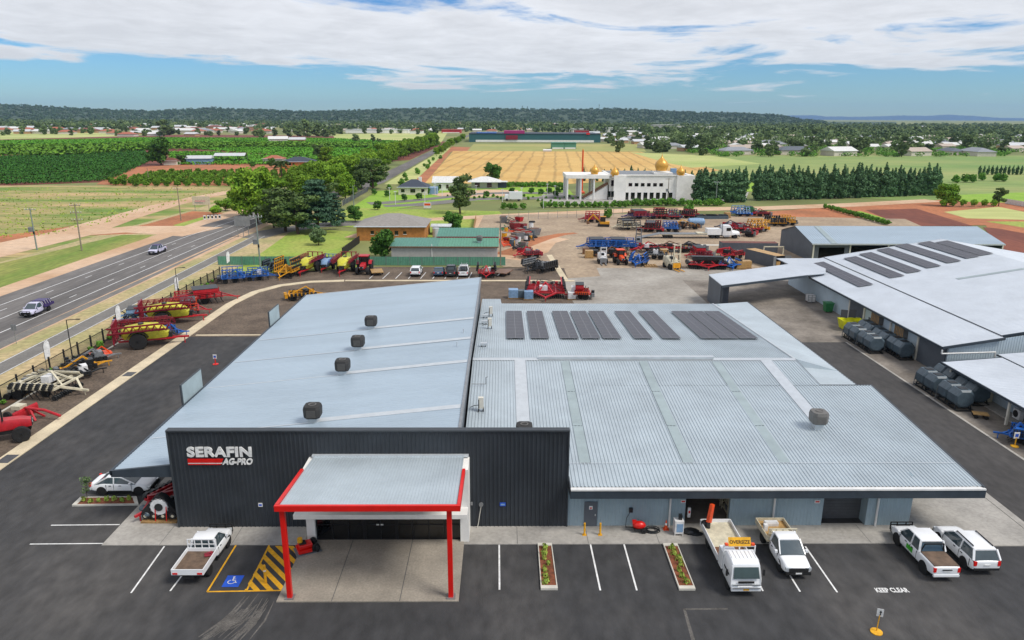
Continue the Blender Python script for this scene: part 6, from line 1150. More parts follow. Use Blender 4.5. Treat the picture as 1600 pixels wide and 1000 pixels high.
def forklift(label, loc, rz, col='cream', sc=1., forks='yellow', tall=3.2):
    t = thing('forklift', label, 'forklift', loc, rz); t.scale = (sc,)*3; MB().loft([xring(-1.5, .35, 1.2, .55, .5), xring(-1.3, .3, 1.45, .65, .6), xring(-.4, .3, 1.4, .65, .6), xring(.8, .3, .9, .65, .6)]).build('body', 'm_'+col, t, smooth=35); MB().cb(0, -.1, 1.25, .5, .5, .5).build('seat', 'm_black', t)
    mb = MB(); [mb.bar((sx*.52, y0, z0), (sx*.45, y1, 2.2), .07) for sx in (-1, 1) for y0, y1, z0 in ((-.9, -.6, 1.3), (.7, .4, .8))]; [mb.bar((sx*.45, -.6, 2.2), (sx*.45, .4, 2.2), .07) for sx in (-1, 1)]; [mb.bar((-.45, y, 2.2), (.45, y, 2.2), .06) for y in (-.6, -.3, 0, .2, .4)]; mb.build('overhead_guard', 'm_black', t)
    mb = MB(); [mb.bar((sx*.42, 1.05, .1), (sx*.42, 1.05, tall), .12) for sx in (-1, 1)]; [mb.bar((-.42, 1.05, z_), (.42, 1.05, z_), .1) for z_ in (.3, 1.2, 2.0, tall-.1)]; mb.build('mast', 'm_'+col, t); 
    for s in (-1, 1): MB().box(min(s*.25, s*.4), max(s*.25, s*.4), 1.15, 2.5, .1, .17).build('fork', 'm_'+forks, t); bigwheel(t, s*.6, .6, .38, .28); bigwheel(t, s*.55, -1.0, .32, .24)
    MB().box(-.5, .5, 1.1, 1.18, .3, .9).build('carriage', 'm_'+forks, t); return t
z_ = .055
# ---- left display strip
sprayer('yellow tanked boom sprayer with red folded booms, nearest on the display strip', (G(228, 541).x, G(228, 541).y, z_), R(-72), 1.15); sprayer('yellow tanked boom sprayer with red booms, second on the display strip', (G(258, 506).x+.5, G(258, 506).y, z_), R(-72), 1.15)
implement('blue compact implement beside the nearest yellow sprayer', 268, 527, 3.2, 2.4, 'blue', R(-60), wings=.5, hh=.8, wr=.35); implement('grey blue seed box implement behind the nearest sprayer', 212, 505, 4, 3, 'pblue', R(-72), hopper='pblue', wings=0, tines=1)
sd1 = implement('long red seeder with black hoses on the display strip', 322, 473, 9, 3.6, 'red', R(-62), 'red', wings=.7, hopper='red', hh=1.2, wr=.6, name='seeder'); implement('red and black planter between the sprayer and the long seeder', 296, 492, 5, 4, 'red', R(-66), 'orange', wings=1.0, hopper='black', hh=1.1, wr=.6, name='planter')
implement('cream framed chisel plough nearest on the display strip', 86, 615, 6.4, 4.6, 'cream', R(-96), 'cream', wings=.45, discs=2, hh=1.35, wr=.5, name='chisel_plough', fold=1.0, bar_=.22, roller=1)
ra = thing('grader_blade', 'red three point grader blade on the gravel', 'blade', (G(58, 655).x, G(58, 655).y, z_), R(-100)); MB().path([(0, -2.2, .5), (0, -1, 1.1), (0, 1, 1.0), (0, 2.7, .5)], .14, 8).build('boom', 'm_red', ra); MB().loft([[(x, -1.2+.15*math.cos(a), .1+.5*(1+math.sin(a))) for a in [R(-80+q*40) for q in range(5)]]+[(x, -1.35, .6)] for x in (-1.5, 1.5)]).build('blade', 'm_red', ra); MB().box(-.45, .45, -2.3, -1.3, .95, 1.35).build('water_ballast', 'm_cream', ra); bigwheel(ra, -.7, -2.6, .42, .26); bigwheel(ra, .7, -2.6, .42, .26); mb = MB(); mb.bar((0, -.6, 1.0), (.6, .4, .05), .16); mb.bar((0, -.6, 1.0), (-.6, .4, .05), .16); mb.build('stand', 'm_red', ra)
tractor('red tractor cut by the left edge of the picture', (G(-4, 692).x, G(-4, 692).y, z_), R(-60), 'red', 1.25)
for k, (x, y, c, l_, rz) in enumerate(((132, 578, 'yellow', 'low orange yellow drill with black tools by the fence', -52), (122, 590, 'black', 'black toolbar lying nearest the fence', -52), (148, 566, 'grey', 'grey toolbar next to the orange mower', -52))): implement(l_, x, y, 4.6, 1.7, c, R(rz), 'black', wings=.25, hh=.5, wr=.25, discs=1)
om = thing('slasher_mower', 'bright orange slasher deck resting by the fence', 'mower', (G(157, 558).x, G(157, 558).y, z_), R(-52)); MB().prism([(-1, -1.2, .1), (1, -1.2, .1), (1.1, .6, .1), (.5, 1.3, .1), (-.5, 1.3, .1), (-1.1, .6, .1)], (0, 0, .35)).build('deck', 'm_orange', om); MB().lathe([(.35, .4), (.35, .7), (.2, .85)], (0, 0, 0), 10).build('gearbox', 'm_orange', om); mb = MB(); mb.bar((-.5, 1.1, .4), (0, .3, 1.3), .1); mb.bar((.5, 1.1, .4), (0, .3, 1.3), .1); mb.bar((0, .3, 1.3), (0, -1, .45), .1); mb.build('hitch', 'm_orange', om); bigwheel(om, 0.2, -1.5, .22, .15)
implement('blue folding plough at the far corner of the strip', 370, 440, 5, 3.6, 'blue', R(-70), wings=1.5, hh=1.0, wr=.45, name='plough'); implement('blue folding plough second from the corner', 408, 436, 5, 3.4, 'blue', R(-75), wings=1.0, hh=.9, wr=.4, name='plough')
# ---- rear display row
implement('tall yellow offset disc harrow with black discs', 448, 433, 5, 3.4, 'yellow', R(170), wings=2.4, discs=2, hh=1.2, wr=.55, name='disc_harrow'); implement('grey blue harrow behind the yellow disc harrow', 428, 425, 4, 3, 'bluegrey', R(170), wings=1.2, discs=1)
sprayer('red boomed sprayer facing out in the rear row, left one', (G(484, 425).x, G(484, 425).y, z_), R(172), 1.1, 'lime'); sprayer('red boomed sprayer facing out in the rear row, right one', (G(540, 425).x, G(540, 425).y, z_), R(178), 1.1, 'lime'); sprayer('small pale blue tank sprayer in the rear row', (G(512, 421).x, G(512, 421).y, z_), R(175), .85, 'pblue', 'blue')
tractor('red tractor facing out in the rear row', (G(568, 428).x, G(568, 428).y+1, z_), R(180), 'red', 1.2); tl_ = thing('flat_trailer', 'tan decked trailer beside the red tractor', 'trailer', (G(589, 429).x, G(589, 429).y, z_), R(15)); MB().box(-1.1, 1.1, -1.7, 1.7, .6, .75).build('deck', 'm_tan', tl_); MB().bar((0, 1.7, .6), (0, 2.8, .5), .12).build('drawbar', 'm_grey', tl_); bigwheel(tl_, -1, -.3, .35, .22); bigwheel(tl_, 1, -.3, .35, .22)
implement('yellow gang roller on the brown gravel behind the showroom', 479, 466, 5.5, 2.6, 'yellow', R(-68), 'yellow', wings=.35, hh=.8, wr=.5, name='roller', discs=1, nw=2)
implement('red disc machine at the end of the rear bays', 760, 433, 4, 3, 'red', R(180), 'black', wings=1.5, discs=2, hh=1., wr=.4); t = thing('flat_trailer', 'brown decked trailer at the rear yard gate', 'trailer', (G(786, 430).x, G(786, 430).y, z_), R(160)); MB().box(-1.3, 1.3, -1.9, 1.9, .6, .75).build('deck', 'm_brown', t); MB().bar((0, 1.9, .6), (0, 3, .5), .12).build('drawbar', 'm_grey', t); bigwheel(t, -1.15, -.3, .35, .22); bigwheel(t, 1.15, -.3, .35, .22)
# ---- rear yard
YD = [  # px, py, length, width, colour, second, wings, discs, hopper, heading, label
 (852, 462, 7, 5.5, 'red', 'red', 1.7, 2, None, 175, 'large red folding seeder bar just behind the warehouse'), (840, 424, 5, 4.5, 'black', 'grey', 1.4, 1, None, 150, 'black tyred grey implement at the yard kerb'), (822, 402, 4, 4, 'red', 'dred', .8, 0, None, 120, 'red scrap implement beside the junk heap'), (905, 466, 3, 2.4, 'red', 'orange', .4, 0, 'red', 90, 'small red spreader with pink cover near the warehouse roof'),
 (922, 346, 5, 5, 'dred', 'red', 2.0, 0, None, 90, 'red folded wing cultivator at the back left of the yard'), (978, 358, 6, 5, 'cream', 'black', 2.0, 0, 'cream', 90, 'cream and black planter in the middle of the yard'), (997, 341, 8, 5, 'purple', 'dred', .9, 0, 'dred', 90, 'purple red seeder bar along the back fence'), (1016, 361, 5, 5, 'red', 'dred', 1.8, 2, 'red', 70, 'red rolling harrow with black rollers mid yard'), (1028, 341, 4, 4, 'dred', 'red', 2.4, 1, None, 90, 'tall red folded disc at the back of the yard'),
 (1048, 342, 4, 4, 'red', 'navy', 2.2, 0, None, 90, 'red and navy folded plough at the back of the yard'), (1072, 340, 5, 4, 'red', 'dred', 1.6, 1, None, 60, 'bright red mower conditioner at the back of the yard'), (1043, 361, 4.5, 4, 'blue', 'blue', 1.8, 0, None, 90, 'blue twin wing implement mid yard'), (1065, 357, 7, 3, 'yellow', 'brown', .4, 1, None, 90, 'low yellow and black toolbar behind the trailer'), (1140, 358, 6, 3.5, 'navy', 'red', .6, 0, None, 90, 'blue and red implement behind the white truck'), (1153, 337, 5, 5, 'blue', 'pblue', 2.3, 0, None, 90, 'tall blue frames at the back right of the yard'),
 (1169, 335, 4, 3, 'green', 'green', 1.2, 0, 'green', 90, 'green planter unit at the back right of the yard'), (1186, 338, 5, 2.5, 'red', 'dred', .4, 0, None, 90, 'low red drawbar implement at the far right back'), (1160, 362, 8, 3, 'dred', 'red', .3, 0, None, 90, 'low red plough right of the white truck'), (1167, 369, 3, 3, 'red', 'black', .5, 1, None, 60, 'small red disc near the white truck nose'), (1178, 361, 5, 3.5, 'yellow', 'yellow', 2.6, 0, None, 90, 'yellow machine with two upright masts'),
 (1207, 352, 5, 5, 'yellow', 'black', 1.6, 1, None, 90, 'yellow and black ripper by the rear shed'), (1226, 351, 4, 4, 'yellow', 'yellow', 1.8, 0, None, 90, 'bright yellow frame stack beside the rear shed'), (932, 389, 7, 4, 'blue', 'blue', 1.5, 0, 'blue', 90, 'long blue planter toolbar, left half of the row'), (965, 389, 7, 4, 'blue', 'blue', 1.5, 0, 'blue', 90, 'long blue planter toolbar, right half of the row'), (1012, 394, 6, 3, 'red', 'black', .3, 0, None, 90, 'flattened red frames lying left in the yard'), (1045, 393, 7, 2.6, 'brown', 'red', .3, 0, None, 90, 'rusty red frames lying mid yard'), (1075, 393, 6, 3, 'black', 'grey', .4, 0, None, 90, 'black frames lying towards the container'),
 (1020, 404, 4, 2.5, 'black', 'grey', .3, 0, None, 90, 'heap like black toolbar behind the forklift'), (997, 415, 3.6, 3, 'blue', 'blue', 1.9, 0, None, 150, 'upright blue spreader with a dark wheel'), (1091, 403, 4, 4, 'red', 'dred', .9, 0, 'red', 90, 'red seed drill behind the dark drill row'), (1104, 420, 3, 6.5, 'red', 'black', .5, 2, 'black', 180, 'wide red and black seed drill near the slab edge'), (1138, 403, 4, 4, 'red', 'red', .9, 0, None, 120, 'curved red frame behind the blue harrow'), (1138, 420, 2.6, 4, 'blue', 'blue', 1.0, 1, None, 180, 'upright blue harrow stack near the container'), (955, 402, 5, 2, 'brown', 'black', .3, 0, None, 90, 'rusty toolbar behind the two small tractors')]
for a in YD: implement(a[10], a[0], a[1], a[2], a[3], a[4], R(a[9]+(hash(a[0]) % 20-10)), a[5], wings=a[6]*.72, discs=a[7], hopper=a[8], hh=.9, wr=.5, sc=1.12, bar_=.2, fold=.15+(a[0] % 5)*.12, group='machines stored in the rear yard')
forklift('large cream forklift with yellow forks in the yard', (G(1050, 420).x, G(1050, 420).y, z_), R(195), 'cream', 1.6); forklift('white forklift facing the warehouse', (G(941, 411).x, G(941, 411).y, z_), R(180), 'white', 1.35, 'grey', 2.6); forklift('grey forklift parked by the blue toolbars', (G(997, 386).x, G(997, 386).y, z_), R(170), 'grey', 1.35, 'red', 3.4); tractor('rusty orange tractor beside the white forklift', (G(969, 412).x, G(969, 412).y, z_), R(185), 'orange', 1.05)
ex = thing('mini_excavator', 'yellow mini excavator with raised arm in the yard', 'excavator', (G(943, 354).x, G(943, 354).y, z_), R(80)); MB().box(-1.1, -.6, -1.6, 1.6, 0, .65).build('track', 'rubber', ex, bevel=.15); MB().box(.6, 1.1, -1.6, 1.6, 0, .65).build('track', 'rubber', ex, bevel=.15); MB().box(-.95, .95, -1.6, 1.0, .7, 1.4).build('body', 'm_yellow', ex, bevel=.08); MB().box(-.95, .1, -.5, .9, 1.4, 2.7).build('cab', 'glass_dark', ex); MB().box(-1, .15, -.55, .95, 2.7, 2.82).build('cab_roof', 'm_yellow', ex); MB().bar((.3, .9, 1.2), (.3, 3, 3.2), .3, .4).build('boom', 'm_yellow', ex); MB().bar((.3, 2.9, 3.2), (.3, 4.4, 1.4), .25, .3).build('arm', 'm_yellow', ex); MB().prism([(0, 4.2, 1.4), (0, 4.8, 1.2), (0, 4.6, .4), (0, 3.8, .6)], (.6, 0, 0)).build('bucket', 'm_brown', ex)
for k, (x, y, l_) in enumerate(((1100, 342, 'left bundle of long black steel rails'), (1120, 342, 'right bundle of long black steel rails'))):
    t = thing('rail_bundle', l_, 'steel', (G(x, y).x, G(x, y).y, z_), R(2)); [MB().box(-3.2, 3.2, -.9+q*.62, -.4+q*.62, 0, .9+.3*(q % 2)).build('rail', 'm_black' if q % 2 else 'm_bluegrey', t) for q in range(4)]; MB().cb(0, 0, 1.25, .15, 2.2, .1).build('strap', 'm_tan', t)
t = thing('liquid_tank', 'pale blue cylindrical tank behind the trailer', 'tank', (G(1087, 356).x, G(1087, 356).y, z_), R(90)); MB().loft([[(1.1*f_*math.cos(q*.5236), y, 1.6+1.1*f_*math.sin(q*.5236)) for q in range(12)] for y, f_ in ((-2.3, .5), (-2.0, .9), (0, 1), (2.0, .9), (2.3, .5))]).build('shell', 'm_pblue', t, smooth=50); [MB().box(-.9, .9, y-.2, y+.2, 0, .8).build('cradle', 'm_grey', t) for y in (-1.3, 1.3)]
# junk heap: each piece its own thing
rg = random.Random(12); JC = ['red', 'orange', 'blue', 'white', 'grey', 'black', 'brown', 'yellow', 'dred', 'green', 'tan', 'bluegrey']
JN = [('scrap_drum', 'drum'), ('scrap_bin', 'bin'), ('scrap_rack', 'rack'), ('tyre_stack', 'tyre stack')]
for k in range(64):
    px_ = 786+rg.random()*50; py_ = 345+rg.random()*48
    if py_ > 376: px_ = 786+rg.random()*38
    p = G(px_, py_); c = JC[(k*5+3) % 12]; nm, ct = JN[k % 4]; s = rg.uniform(.8, 1.5)
    t = thing(nm, '%s scrap %s in the junk heap at the left of the yard' % (dict(dred='maroon', bluegrey='slate').get(c, c), ct), ct, (p.x, p.y, z_), rg.uniform(0, 3), 'pieces of the junk heap')
    if k % 4 == 0: MB().tube((0, 0, 0), (0, 0, 1.1*s), .45*s, 10).build('shell', 'm_'+c, t); MB().tube((0, 0, 1.1*s), (0, 0, 1.14*s), .4*s, 10).build('lid', 'm_grey', t)
    elif k % 4 == 1: MB().loft([[(-a_, -a_*.7, z0), (a_, -a_*.7, z0), (a_, a_*.7, z0), (-a_, a_*.7, z0)] for a_, z0 in ((.8*s, 0), (1.1*s, 1.2*s))]).build('shell', 'm_'+c, t); MB().cb(0, 0, 1.25*s, 1.6*s, 1.0*s, .2).build('contents', 'm_brown', t)
    elif k % 4 == 2:
        mb = MB(); [mb.bar((sx*s, -1.2*s, .1), (sx*s*.8, 1.2*s, .5+rg.random()), .16) for sx in (-1, 1)]; [mb.bar((-s, y*s, .3), (s, y*s, .5), .14) for y in (-1, 0, 1)]; mb.build('frame', 'm_'+c, t)
    else: MB().loft([[(r_*s*math.cos(q*.45), r_*s*math.sin(q*.45), z0*s) for q in range(14)] for r_, z0 in ((.35, 0), (.62, 0), (.68, .14), (.62, .28), (.35, .28))]).build('tyre', 'rubber', t); MB().tube((0, 0, .02), (0, 0, .2*s), .33*s, 10).build('rim', 'm_'+c, t)
# pallets, crates
def crate(label, px_, py_, s=1., m_='timber', load=None, loc=None, rz=0., cat='crate', nm='crate', group=None):
    p = Vector(loc) if loc else G(px_, py_); t = thing(nm, label, cat, (p.x, p.y, loc[2] if loc else z_), rz, group); mb = MB(); [mb.box(-.6*s, .6*s, y*s-.06, y*s+.06, 0, .12) for y in (-.5, 0, .5)]; mb.build('bearer', m_, t); 
    for q in range(5): MB().box(-.6*s+q*.25*s, -.42*s+q*.25*s, -.58*s, .58*s, .12, .16).build('slat', m_, t)
    if load: MB().box(-.52*s, .52*s, -.5*s, .5*s, .165, .165+.9*s).build('load', 'm_'+load, t, bevel=.03)
    return t
for k, (x, y, s, l, d_) in enumerate(((920, 403, 1.6, 'tan', 'left tan crate by the rusty toolbar'), (929, 401, 1.4, 'black', 'black crate by the rusty toolbar'), (915, 397, 1.3, 'brown', 'brown crate at the end of the blue toolbar'), (1016, 416, 2.2, None, 'wide brown pallet beside the upright blue spreader'), (1156, 420, 1.6, 'tan', 'left tan bale pallet near the container'), (1166, 419, 1.5, 'tan', 'right tan bale pallet near the container'), (1037, 401, 1.6, 'tan', 'tan crate left of the large forklift'), (1068, 393, 1.4, 'tan', 'tan crate among the black frames'), (802, 466, 1.5, 'pblue', 'stacked grey blue crate behind the showroom corner'), (815, 466, 1.3, 'bluegrey', 'dark crate behind the showroom corner'), (826, 468, 1.4, 'pblue', 'pale blue crate beside the red seeder bar'), (893, 468, 1.2, 'white', 'white bag pallet near the pink cover'), (1136, 340, 1.6, 'tan', 'tan crate at the end of the steel rails'))): crate(d_, x, y, s, load=l)
# ---- hoppers on skids by the service workshop
def hopper(label, x, y, z=.066):
    t = thing('grain_hopper', label, 'hopper', (x, y, z), 0, 'grey hoppers by the workshop'); oct_ = lambda f_, y_: [(f_*1.0*sx, y_, 1.25+f_*.95*sz) for sx, sz in ((.45, -1), (1, -.45), (1, .4), (.55, 1), (-.55, 1), (-1, .4), (-1, -.45), (-.45, -1))]
    for k in range(2): b_ = MB().loft([oct_(.8, -1.7+k*1.75), oct_(1, -1.55+k*1.75), oct_(1, -.2+k*1.75), oct_(.85, -.05+k*1.75)]).build('bin', 'm_bluegrey', t); MB().box(-.4, .4, -1.3+k*1.75, -.5+k*1.75, 2.19, 2.25).build('lid', 'm_black', b_)
    mb = MB(); [mb.bar((sx, -1.9, .12), (sx, 1.9, .12), .14) for sx in (-.8, .8)]; [mb.bar((sx, y_, .1), (sx*.75, y_, .9), .1) for sx in (-.85, .85) for y_ in (-1.5, -.3, .3, 1.5)]; [mb.bar((-.8, y_, .12), (.8, y_, .12), .1) for y_ in (-1.9, 0, 1.9)]; mb.build('skid', 'm_black', t)
    mb = MB(); [mb.bar((-1.15, 1.5, .1+q*.35), (-.75, 1.5, .1+q*.35), .05) for q in range(4)]; mb.bar((-1.15, 1.5, 0), (-1.0, 1.5, 1.6), .05); mb.bar((-.75, 1.5, 0), (-.7, 1.5, 1.6), .05); mb.build('ladder', 'm_grey', t); return t
for x, y, l in ((47.4, 92.6, 'grey hopper on skids, outer row far end by the yellow skip'), (47.5, 88.8, 'grey hopper on skids, outer row near end by the upper doors'), (49.9, 94.0, 'grey hopper on skids against the wall, farthest'), (49.95, 90.1, 'grey hopper on skids against the wall, middle'), (50.0, 86.3, 'grey hopper on skids against the wall, nearest'), (47.2, 74.3, 'grey hopper on skids before the annex, outer far one'), (47.3, 70.2, 'grey hopper on skids before the annex, outer near one'), (49.9, 75.6, 'grey hopper on skids before the annex, inner far one'), (49.9, 71.6, 'grey hopper on skids before the annex, inner near one')): hopper(l, x, y)
sk = thing('skip_bin', 'bright yellow skip bin with open black lids by the workshop wall', 'skip', (49.3, 98.0, .066)); mat('skip_yellow', '#d8d81c', .5); mb = MB(); r4 = lambda a, b, z0: [(-a, -b, z0), (a, -b, z0), (a, b, z0), (-a, b, z0)]; mb.loft([r4(1.3, .8, .15), r4(1.6, 1.0, 1.5), r4(1.52, .92, 1.5), r4(1.25, .75, .4)]).build('shell', 'skip_yellow', sk); [MB().bar((x, .95, 1.5), (x+.25, 1.5, 2.5), .9, .05).build('lid', 'm_black', sk) for x in (-.7, .5)]
wbn = thing('wheelie_bin', 'large green bin by the workshop corner', 'bin', (50.2, 107.6, .066)); MB().loft([r4(.5, .5, .15), r4(.62, .6, 1.45)]).build('shell', 'm_green', wbn); MB().box(-.68, .68, -.68, .66, 1.45, 1.56).build('lid', 'm_green', wbn); [MB().tube((x, -.3, .12), (x+.08, -.3, .12), .12, 8).build('caster', 'rubber', wbn) for x in (-.4, .35)]
t = thing('bulk_container', 'white caged bulk container by the porch', 'container', (50.0, 113.8, .066)); MB().box(-.55, .55, -.55, .55, .2, 1.25).build('bottle', 'm_white', t); mb = MB(); [mb.bar((sx*.6, sy*.6, 0), (sx*.6, sy*.6, 1.3), .06) for sx in (-1, 0, 1) for sy in (-1, 1)]; [mb.bar((-.6, sy*.6, z0), (.6, sy*.6, z0), .05) for sy in (-1, 1) for z0 in (.15, .5, .9, 1.3)]; mb.build('cage', 'steel', t)
t = thing('tool_cabinet', 'white cabinet with dark vents by the annex wall', 'cabinet', (51.0, 71.3, .2)); MB().box(-.6, .6, -.7, .7, 0, 2.0).build('case', 'm_cream', t); [MB().box(-.64, -.6, -.5+k*.55, -.1+k*.55, .9, 1.7).build('vent', 'm_black', t) for k in range(2)]; MB().tube((0, 0, 2), (0, 0, 2.3), .2, 8).build('cap', 'm_cream', t)
t = thing('outdoor_unit', 'white air conditioner unit on the ground by the annex', 'air conditioner', (51.1, 66.0, .2), R(-90)); MB().box(-.5, .5, -.2, .2, .1, 1.1).build('case', 'm_white', t); MB().tube((-.1, -.22, .6), (-.1, -.2, .6), .36, 16).build('fan_guard', 'm_black', t); MB().box(-.45, .45, -.18, .18, 0, .1).build('feet', 'm_grey', t)
t = thing('hand_cart', 'small brown decked cart near the annex hoppers', 'cart', (47.9, 66.8, .066), R(70)); MB().box(-.45, .45, -.7, .7, .4, .48).build('deck', 'm_tan', t); [bigwheel(t, s*.42, y, .2, .12) for s in (-1, 1) for y in (-.45, .45)]; MB().bar((0, .7, .4), (0, 1.3, .9), .05).build('handle', 'm_black', t)
implement('small blue linkage implement at the right edge', 1588, 690, 2.4, 1.6, 'blue', R(60), wings=.8, hh=.7, wr=.25)
# tracked red machine under the showroom canopy
rt = implement('bright red harrow with silver bars under the left canopy', 0, 0, 4.6, 2.3, 'red', R(152), 'red', wings=.35, discs=1, hh=.8, wr=.36, loc=(-25.55, 50.0, .125), seed=5, nw=1, units=0, fold=1.2, bar_=.17)
mb = MB(); [mb.bar((-1.25-.12*k, -2.2, .55+.12*k), (-1.25-.12*k, 1.0, .75+.12*k), .05) for k in range(3)]; mb.build('silver_bars', 'steel', rt)['kind'] = 'stuff'; MB().bar((-.6, -1.4, .9), (.3, 1.6, 1.35), .26, .3).build('top_beam', 'm_red', rt); MB().bar((.7, -1.6, .9), (.2, .9, 1.2), .16, .2).build('top_beam', 'm_red', rt)
for x, y in ((.55, 1.9), (-.45, 2.3)): MB().ell((x, y, .55), .3, .3, .26).build('actuator', 'm_bluegrey', rt)
tu = thing('rubber_track_unit', 'black rubber track unit with white sprocket strapped on a timber pallet', 'track', (-25.3, 47.6, .125)); tri = [(-1.35, .38), (-1.15, .12), (1.15, .12), (1.4, .4), (1.3, .7), (.45, 1.85), (.1, 2.0), (-.25, 1.85), (-1.25, .75)]
MB().prism([(x, 0, z0+.12) for x, z0 in tri], (0, .65, 0)).build('track_belt', 'rubber', tu, bevel=.06); MB().tube((.1, -.1, 1.25), (.1, .0, 1.25), .62, 18).build('sprocket', 'm_white', tu); MB().tube((.1, -.16, 1.25), (.1, -.1, 1.25), .3, 14).build('hub', 'm_black', tu); mb = MB(); [mb.cb(.1+.63*math.cos(k*.4488), -.05, 1.25+.63*math.sin(k*.4488), .12, .08, .12) for k in range(14)]; mb.build('sprocket_teeth', 'm_grey', tu)['kind'] = 'stuff'
for x in (-1.0, -.35, .3, 1.0): MB().tube((x, -.08, .5), (x, 0, .5), .24, 12).build('idler', 'm_black', tu); MB().tube((x, -.11, .5), (x, -.08, .5), .11, 10).build('idler_cap', 'm_cream', tu)
for x in (-.25, .55): MB().bar((x, -.13, .1), (x+.1, -.13, 1.3), .05).build('strap', 'red_paint', tu)
MB().box(-1.3, 1.3, -.25, .8, 0, .12).build('pallet', 'timber', tu)
# ================================================================== small things, fences, poles
# garden islands in the car park
def planter(label, corners, seed, trees_=False):
    P_ = [G(*c) for c in corners]; c0 = sum(P_, Vector())/len(P_); t = thing('garden_island', label, 'planter', (c0.x, c0.y, .06)); n = len(P_); mb = MB(); inn = [p+(c0-p).normalized()*.32 for p in P_]
    for i in range(n):
        a, b, ai, bi = P_[i]-c0, P_[(i+1) % n]-c0, inn[i]-c0, inn[(i+1) % n]-c0; mb = MB().prism([(a.x, a.y, 0), (b.x, b.y, 0), (bi.x, bi.y, 0), (ai.x, ai.y, 0)], (0, 0, .15)); mb.build('kerb_edge', 'kerb_white', t)
    MB().prism([(q.x-c0.x, q.y-c0.y, 0) for q in inn], (0, 0, .1)).build('mulch', 'mulch_red', t); rg = np.random.RandomState(seed)
    A, B, C_, D_ = inn[:4]
    for k in range(7):
        f_ = (k+.5)/7; e = rg.uniform(.3, .7); q = A.lerp(D_, f_).lerp(B.lerp(C_, f_), e)-c0; m_ = 46; th = rg.uniform(0, 6.28, m_); r_ = rg.uniform(.02, .24, m_)*rg.uniform(.5, 1.2); pts = np.stack([q.x+r_*np.cos(th), q.y+r_*np.sin(th), .12+rg.uniform(0, .3, m_)], 1); nn = np.stack([np.cos(th), np.sin(th), rg.uniform(.1, .5, m_)], 1); np.random.seed(seed+k); o = link(quads('grass_tuft', pts, nn, .16, 'grass_tuft'), 'grass_tuft', None, t)
    return t
mat('mulch_red', '#8a4f33', .95, col2='#5c3523', scale=3, fine=.4)
planter('narrow garden island left of the empty bays', [(840, 852), (862, 852), (871.5, 923.5), (845, 923.5)], 1); planter('narrow garden island beside the flatbed truck', [(1035.5, 852.5), (1058, 852.5), (1086.5, 924), (1061, 924)], 2); planter('long garden island in front of the white sedan', [(113, 792.5), (126, 780), (214, 779), (217, 791)], 3)
p = G(138, 789); tree('sapling', 'slim young tree in the garden island by the sedan', (p.x, p.y, .16), 1.0, name='young_tree')
# bollards etc. at the warehouse front
for x, l in ((913, 'left of the pair at the side door'), (937.5, 'right of the pair at the side door')): p = G(x, 838); t = thing('bollard', 'yellow bollard, '+l, 'bollard', (p.x, p.y, .12)); MB().tube((0, 0, 0), (0, 0, .95), .07, 10).build('post', 'paint_yellow', t); MB().box(-.14, .14, -.14, .14, 0, .03).build('base', 'paint_yellow', t)
p = G(415.5, 912); t = thing('bollard', 'yellow bollard in the hatched bay', 'bollard', (p.x, p.y, .08)); MB().tube((0, 0, 0), (0, 0, 1.25), .085, 12).build('post', 'paint_yellow', t); MB().tube((0, 0, 1.25), (0, 0, 1.3), .06, 12).build('cap', 'paint_yellow', t); MB().tube((0, 0, .85), (0, 0, .95), .088, 12).build('band', 'paint_white', t)
p = G(998, 832); t = thing('pressure_washer', 'red wheeled pressure washer by the blue grey wall', 'washer', (p.x, p.y, .12), R(90)); MB().ell((0, 0, .5), .32, .5, .3).build('tank', 'red_paint', t, smooth=60); MB().box(-.3, .3, -.4, .4, .18, .3).build('frame', 'm_black', t); [bigwheel(t, s*.36, -.3, .2, .1) for s in (-1, 1)]; MB().bar((0, .4, .3), (0, 1.0, .35), .06).build('handle', 'm_black', t); MB().cb(0, .35, .75, .3, .3, .2).build('motor', 'red_paint', t)
p = G(1019, 832); t = thing('hose_coil', 'dark hose coiled on the pavement', 'hose', (p.x, p.y, .12)); [MB().path([(r_*math.cos(q*.35), .7*r_*math.sin(q*.35), .04+k*.05) for q in range(19)], .035, 6).build('loop', 'm_black', t) for k, r_ in enumerate((.55, .45, .38, .5))]
MB().box(9.15, 9.4, 46.75, 46.93, 1.35, 1.65).build('reel_box', 'm_black', tag(bpy.data.objects.new('x', None), 'x', 'x')) if False else None
t = thing('tap_box', 'small black hose box on the blue grey wall', 'box', (9.3, 46.92, 1.3)); MB().box(-.13, .13, -.18, 0, 0, .32).build('case', 'm_black', t); MB().path([(-.05, -.1, 0), (-.3, -.12, -.5), (-.35, -.2, -1.1)], .02).build('hose', 'm_black', t)
p = G(1040, 829); t = thing('traffic_cone', 'orange traffic cone with white band by the downpipe', 'cone', (p.x, p.y, .12)); MB().box(-.2, .2, -.2, .2, 0, .04).build('base', 'm_orange', t); MB().tube((0, 0, .04), (0, 0, .72), .15, 14, .03).build('cone', 'm_orange', t); MB().tube((0, 0, .36), (0, 0, .52), .094, 14, .068).build('band', 'paint_white', t)
p = G(1059, 836); t = thing('ice_chest', 'white wheeled locker with blue panel beside the loading door', 'locker', (p.x, p.y, .12)); MB().box(-.32, .32, -.3, .3, .15, 1.15).build('case', 'm_white', t); MB().box(-.2, .26, -.31, -.3, .3, .95).build('panel', 'm_pblue', t); [MB().bar((sx*.28, sy*.26, 0), (sx*.28, sy*.26, .15), .06).build('leg', 'm_white', t) for sx in (-1, 1) for sy in (-1, 1)]; MB().box(-.02, .22, -.1, .14, 1.15, 1.55).build('bin_bag', 'm_black', t)
